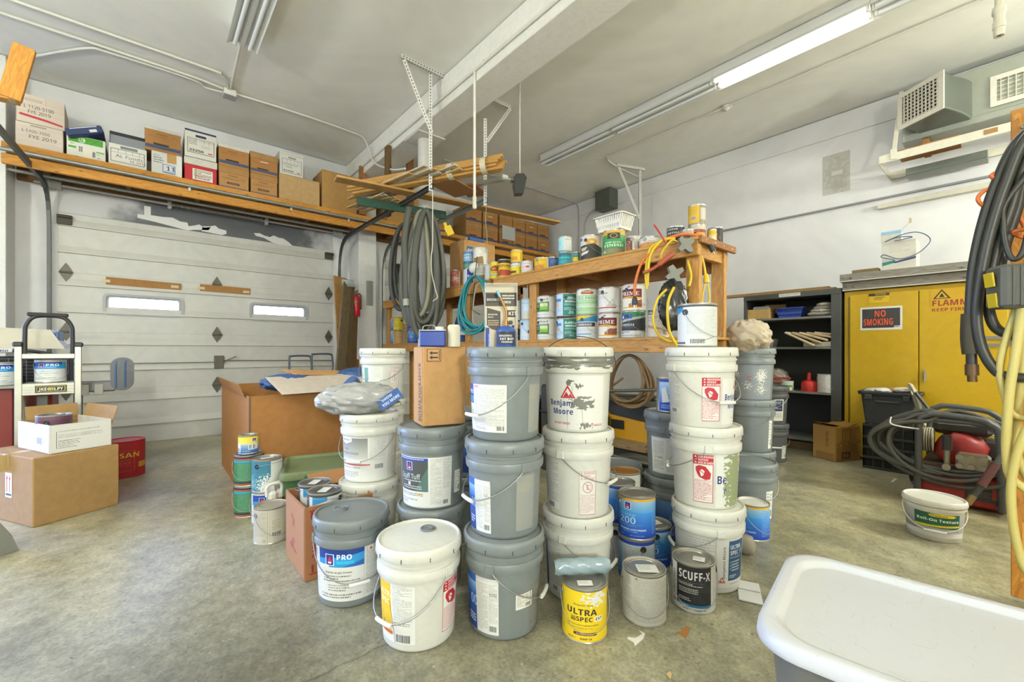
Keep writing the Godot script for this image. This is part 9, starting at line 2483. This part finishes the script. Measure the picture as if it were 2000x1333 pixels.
# ---------- things lying on the pails, and the tote in front ----------
func build_small():
	var P := 0.352
	# carton on the dark-labelled pail
	var c := thing("cardboard_carton", "tall brown carton with two arrows, on the dark-labelled grey pail", "carton", Vector3(1.02, 0.7115, -1.66), -14.0)
	var cm := card("carton centre", "c89a62")
	part(c, "body", bx(Vector3(0.20, 0.352, 0.165), Vector3(0, 0.176, -0.0825), 0.004), cm)
	flat_print(c, "arrow_print", "cartonarrows", 0.072, 0.062, Transform3D(Basis(), Vector3(-0.05, 0.315, 0.0006)), "black arrow print")
	flat_print(c, "side_print", "rotatestock", 0.155, 0.345, Transform3D(Basis(Vector3(0, 0, 1), Vector3.UP, Vector3(-1, 0, 0)), Vector3(-0.1006, 0.176, -0.0825)), "printed stock notice")
	c.rotation_degrees.y = -14.0
	var T := 0.7115 + 0.353
	var bc := thing("solvent_can", "blue rectangular metal can with white cap on the tall carton", "solvent can", Vector3(0.985, T, -1.705), -34.0)
	part(bc, "body", bx(Vector3(0.115, 0.072, 0.07), Vector3(0, 0.036, 0), 0.006), worn("can blue", "1f3f9a", 0.35))
	part(bc, "rim", bx(Vector3(0.118, 0.006, 0.073), Vector3(0, 0.073, 0), 0.002), worn("tin", "b9b8b2", 0.32, 0.75, 4.0))
	part(bc, "silver_side", bx(Vector3(0.002, 0.068, 0.06), Vector3(-0.058, 0.036, 0), 0.0), std("silver side", "c6c8d0", 0.3, 0.4))
	part(bc, "cap", lt([Vector2(0, 0), Vector2(0.019, 0), Vector2(0.019, 0.014), Vector2(0.016, 0.016), Vector2(0, 0.016)], 18), std("cap white", "d9d6c8", 0.5)).position = Vector3(0.03, 0.075, 0)
	part(bc, "wire_handle", tb(curve([Vector3(-0.045, 0.076, 0), Vector3(-0.038, 0.094, 0), Vector3(0.005, 0.096, 0), Vector3(0.012, 0.078, 0)], 5), 0.0025, 6), std("wire", "9b9d9b", 0.35, 0.8))
	var rl := MB.new()
	tube(rl, curve([Vector3(0, 0, 0), Vector3(0, 0.03, 0), Vector3(0, 0.07, 0), Vector3(0, 0.092, 0)], 4), 0.029, 18)
	lathe(rl, [Vector2(0.029, 0.092), Vector2(0.022, 0.100), Vector2(0, 0.101)], 18)
	one("roller_cover", "cream fluffy roller cover standing on the tall carton", "roller cover", rl, worn("roller pile", "dad5c2", 0.9, 0.0, 12.0), "", Vector3(1.065, T, -1.655))
	# torch kit on the centre stack
	var tk := thing("torch_kit", "carded torch kit with brass torch and blue gas bottle on the centre stack", "torch kit", Vector3(1.03, P * 2 + 0.3525, -1.27), -39.0)
	part(tk, "card", bx(Vector3(0.122, 0.245, 0.004), Vector3(0, 0.1235, -0.028), 0.001), card("kit card", "b9ae94"))
	flat_print(tk, "printed_card", "torchcard", 0.120, 0.243, Transform3D(Basis(), Vector3(0, 0.1235, -0.0255)))
	part(tk, "gas_bottle", lt([Vector2(0, 0), Vector2(0.034, 0), Vector2(0.0365, 0.006), Vector2(0.0365, 0.062), Vector2(0.034, 0.070), Vector2(0.02, 0.080), Vector2(0.010, 0.083), Vector2(0, 0.083)], 28), std("gas blue", "2a4f9a", 0.35)).position = Vector3(0.018, 0.002, 0.012)
	var pm := MB.new()
	patch(pm, 0.0368, 0.0368, 0.012, 0.060, -62, 62, labels["torchlabel"][1])
	part(tk, "bottle_label", pm, sheet_mats[labels["torchlabel"][0]]).position = Vector3(0.018, 0.002, 0.012)
	var tt := MB.new()
	rod(tt, Vector3(0.018, 0.085, 0.012), Vector3(0.018, 0.105, 0.012), 0.009, 12)
	tube(tt, curve([Vector3(0.018, 0.105, 0.012), Vector3(0.020, 0.135, 0.012), Vector3(0.012, 0.16, 0.012), Vector3(-0.004, 0.195, 0.012)], 5), 0.005, 8)
	part(tk, "torch", tt, worn("torch brass", "a5743a", 0.3, 0.6, 8.0))
	part(tk, "torch_tip", tb([Vector3(-0.004, 0.195, 0.012), Vector3(-0.016, 0.218, 0.012)], 0.0055, 10), std("tip blue", "6fa5b5", 0.3, 0.5))
	part(tk, "knob", bx(Vector3(0.016, 0.014, 0.010), Vector3(0.036, 0.098, 0.012), 0.003), std("ladder black", "2b2c2a", 0.45))
	var bl := MB.new()
	for s in [[Vector3(0.122, 0.004, 0.05), Vector3(0, 0.244, 0)], [Vector3(0.003, 0.245, 0.05), Vector3(-0.0605, 0.1235, 0)], [Vector3(0.003, 0.245, 0.05), Vector3(0.0605, 0.1235, 0)]]:
		box(bl, s[0], s[1], 0.001)
	var cl := std("clear plastic", "ffffff", 0.08)
	cl.transparency = BaseMaterial3D.TRANSPARENCY_ALPHA
	cl.albedo_color = Color(1, 1, 1, 0.22)
	part(tk, "clear_blister", bl, cl)
	# roller cover in film on the yellow can
	var fz := Vector3(1.265, 0.193 + 0.031, -1.07)
	var rcv := MB.new()
	var rows := []
	var r := rng(12)
	var dr := Vector3(0.80, 0.0, 0.55).normalized()
	var sd := Vector3(-0.55, 0, 0.80).normalized()
	for i in 17:
		var s := i / 16.0
		var rw := []
		for j in 22:
			var a := TAU * j / 22.0
			var rr := (0.029 + 0.0022 * sin(a * 5.0 + i * 1.3) + r.randf_range(-0.001, 0.001)) * (0.80 if i in [0, 16] else 1.0)
			rw.append(dr * (s - 0.5) * 0.215 + sd * cos(a) * rr + Vector3.UP * sin(a) * rr)
		rows.append(rw)
	loft(rcv, rows)
	for e in [0, 16]:
		var cc: Vector3 = dr * (e / 16.0 - 0.5) * 0.215
		for j in 22:
			rcv.tri(cc, rows[e][j], rows[e][(j + 1) % 22], dr * (1.0 if e else -1.0))
	one("roller_cover", "blue grey roller cover wrapped in film lying across the yellow can", "roller cover", rcv, worn("film blue grey", "8fa3ab", 0.22, 0.0, 6.0), "", fz)
	# bags
	blob("plastic_bag", "grey translucent shopping bag with blue print on the silver-labelled white pail", "bag", Vector3(0.885, P * 2 + 0.078, -2.33), Vector3(0.22, 0.088, 0.13), 31, worn("bag grey", "a9abab", 0.2, 0.0, 5.0), -0.35, 0.42, -0.86)
	var bp := thing("bag_print", "blue printed patch on the grey shopping bag", "print", Vector3(0.985, P * 2 + 0.085, -2.155), -24.0)
	flat_print(bp, "print", "bagprint", 0.13, 0.06, Transform3D(Basis(Vector3.BACK, 0.6) * Basis(Vector3.RIGHT, -0.35), Vector3.ZERO))
	var bt := MB.new()
	tube(bt, curve([Vector3(0.80, P * 2 + 0.12, -2.36), Vector3(0.87, P * 2 + 0.18, -2.38), Vector3(0.90, P * 2 + 0.15, -2.40)], 5), 0.022, 10)
	one("blue_roll", "rolled blue sheeting poking out of the grey shopping bag", "roll", bt, worn("sheeting blue", "3f5f96", 0.45, 0.0, 4.0))
	blob("plastic_bag", "beige crumpled plastic bag on the spattered grey pail", "bag", Vector3(3.16, P * 3 + 0.085, -1.19), Vector3(0.16, 0.12, 0.15), 44, worn("bag beige", "b9aa92", 0.4, 0.0, 5.0), 0.0, 0.4, -0.9)
	var wb := MB.new()
	tube(wb, curve([Vector3(3.32, P * 3 - 0.06, -1.12), Vector3(3.345, P * 3 + 0.02, -1.12), Vector3(3.31, P * 3 + 0.11, -1.14), Vector3(3.23, P * 3 + 0.165, -1.18)], 6), 0.004, 6)
	one("pail_wire", "white wire bail standing up beside the beige bag", "wire", wb, std("bail white", "dcdcd8", 0.4))
	# translucent white tote in front
	var t := thing("storage_tote", "translucent storage tote with a scuffed white lid in the right foreground", "tote", Vector3(1.215, 0, 0.02), 8.0)
	rows = []
	for k in [[0.0, 0.76], [0.012, 0.78], [0.43, 0.90], [0.46, 0.905], [0.461, 0.93], [0.47, 0.93]]:
		var rw := []
		var ins: float = (1.0 - k[1]) * 0.48
		for p in rrect(0.48 - ins, 0.80 - ins, 0.07, Vector2.ZERO, 6):
			rw.append(Vector3(p.x, k[0], p.y))
		rows.append(rw)
	var tb_ := MB.new()
	loft(tb_, rows)
	var c0 := Vector3(0, 0, 0)
	for i in rows[0].size():
		tb_.tri(c0, rows[0][i], rows[0][(i + 1) % rows[0].size()], Vector3.DOWN)
	var tm := worn("tote plastic", "66655f", 0.35, 0.0, 2.0)
	part(t, "body", tb_, tm)
	part(t, "lid", lid_mesh(0.48, 0.80, 0.085, 0.455, 0.032), lid_mat(), "scuffed white lid")
	# bits on the floor
	var wp := thing("white_packet", "flat white plastic packet on the floor by the third white stack", "packet", Vector3(1.97, 0.0, -0.735), 25.0)
	part(wp, "sheet", bx(Vector3(0.15, 0.008, 0.09), Vector3(0, 0.005, 0), 0.003), std("packet white", "d9d9d6", 0.4))
	part(wp, "fold", bx(Vector3(0.06, 0.006, 0.085), Vector3(0.04, 0.012, 0), 0.002, Transform3D(Basis(Vector3.BACK, 0.08), Vector3.ZERO)), std("packet white", "d9d9d6", 0.4))
	var rb := MB.new()
	rows = []
	for j in 6:
		var rw := []
		for i in 10:
			var a := TAU * i / 10.0
			var rr: float = [0.030, 0.045, 0.048, 0.042, 0.030, 0.002][j] * r.randf_range(0.85, 1.15)
			rw.append(Vector3(sin(a) * rr, [0.0, 0.01, 0.04, 0.07, 0.085, 0.087][j], cos(a) * rr))
		rows.append(rw)
	loft(rb, rows)
	one("concrete_lump", "broken lump of concrete on the floor right of the third white stack", "rubble", rb, worn("lump", "8a8474", 0.9, 0.0, 9.0), "", Vector3(2.36, 0, -0.90))
	for s in [[1.335, -0.885, "dcdbd4", [-3, -1, -1, 0, 0, 3, 1, 3, 2, 0, 4, -1, 6, -2, 8, 0, 7, -3, 3, -3, 0, -2], "splash of white dried paint on the floor by the yellow can", "paint_splash"], [1.515, -0.80, "a8743c", [-4, -2, -2, 2, 0, 0, 5, -1, 4, -3], "torn orange paper scrap on the floor by the fine-print can", "paper_scrap"], [1.28, -0.72, "c9b27a", [-2, -1, 0, 1, 2, 0, 1, -1], "small yellow scrap on the floor in front of the cans", "paper_scrap"]]:
		var pl := PackedVector2Array()
		for i in range(0, s[3].size(), 2):
			pl.append(Vector2(s[3][i], s[3][i + 1]) * 0.0085)
		var m := MB.new()
		prism(m, pl, 0.0, 0.002, Transform3D(Basis(Vector3.RIGHT, -PI / 2), Vector3.ZERO))
		one(s[5], s[4], "scrap", m, std("scrap " + s[2], s[2], 0.7), "", Vector3(s[0], 0.0003, s[1]), 20)

func lid_mat() -> StandardMaterial3D:
	var im := Image.create(512, 512, false, Image.FORMAT_RGB8)
	im.fill(Color(0.74, 0.745, 0.74))
	var r := rng(6)
	for i in 130:
		var p := Vector2(r.randf_range(0, 512), r.randf_range(0, 512))
		var d := Vector2.RIGHT.rotated(r.randf_range(0, TAU))
		var tone := r.randf_range(0.03, 0.16)
		for k in int(r.randf_range(6, 46)):
			var q := Vector2i(p + d * k)
			d = d.rotated(r.randf_range(-0.06, 0.06))
			if q.x >= 0 and q.y >= 0 and q.x < 512 and q.y < 512:
				im.set_pixelv(q, im.get_pixelv(q).darkened(tone))
	var m := StandardMaterial3D.new()
	m.albedo_texture = tex_of(im)
	m.roughness = 0.38
	m.uv1_triplanar = true
	m.uv1_scale = Vector3.ONE * 2.2
	m.resource_name = "scuffed lid"
	return m
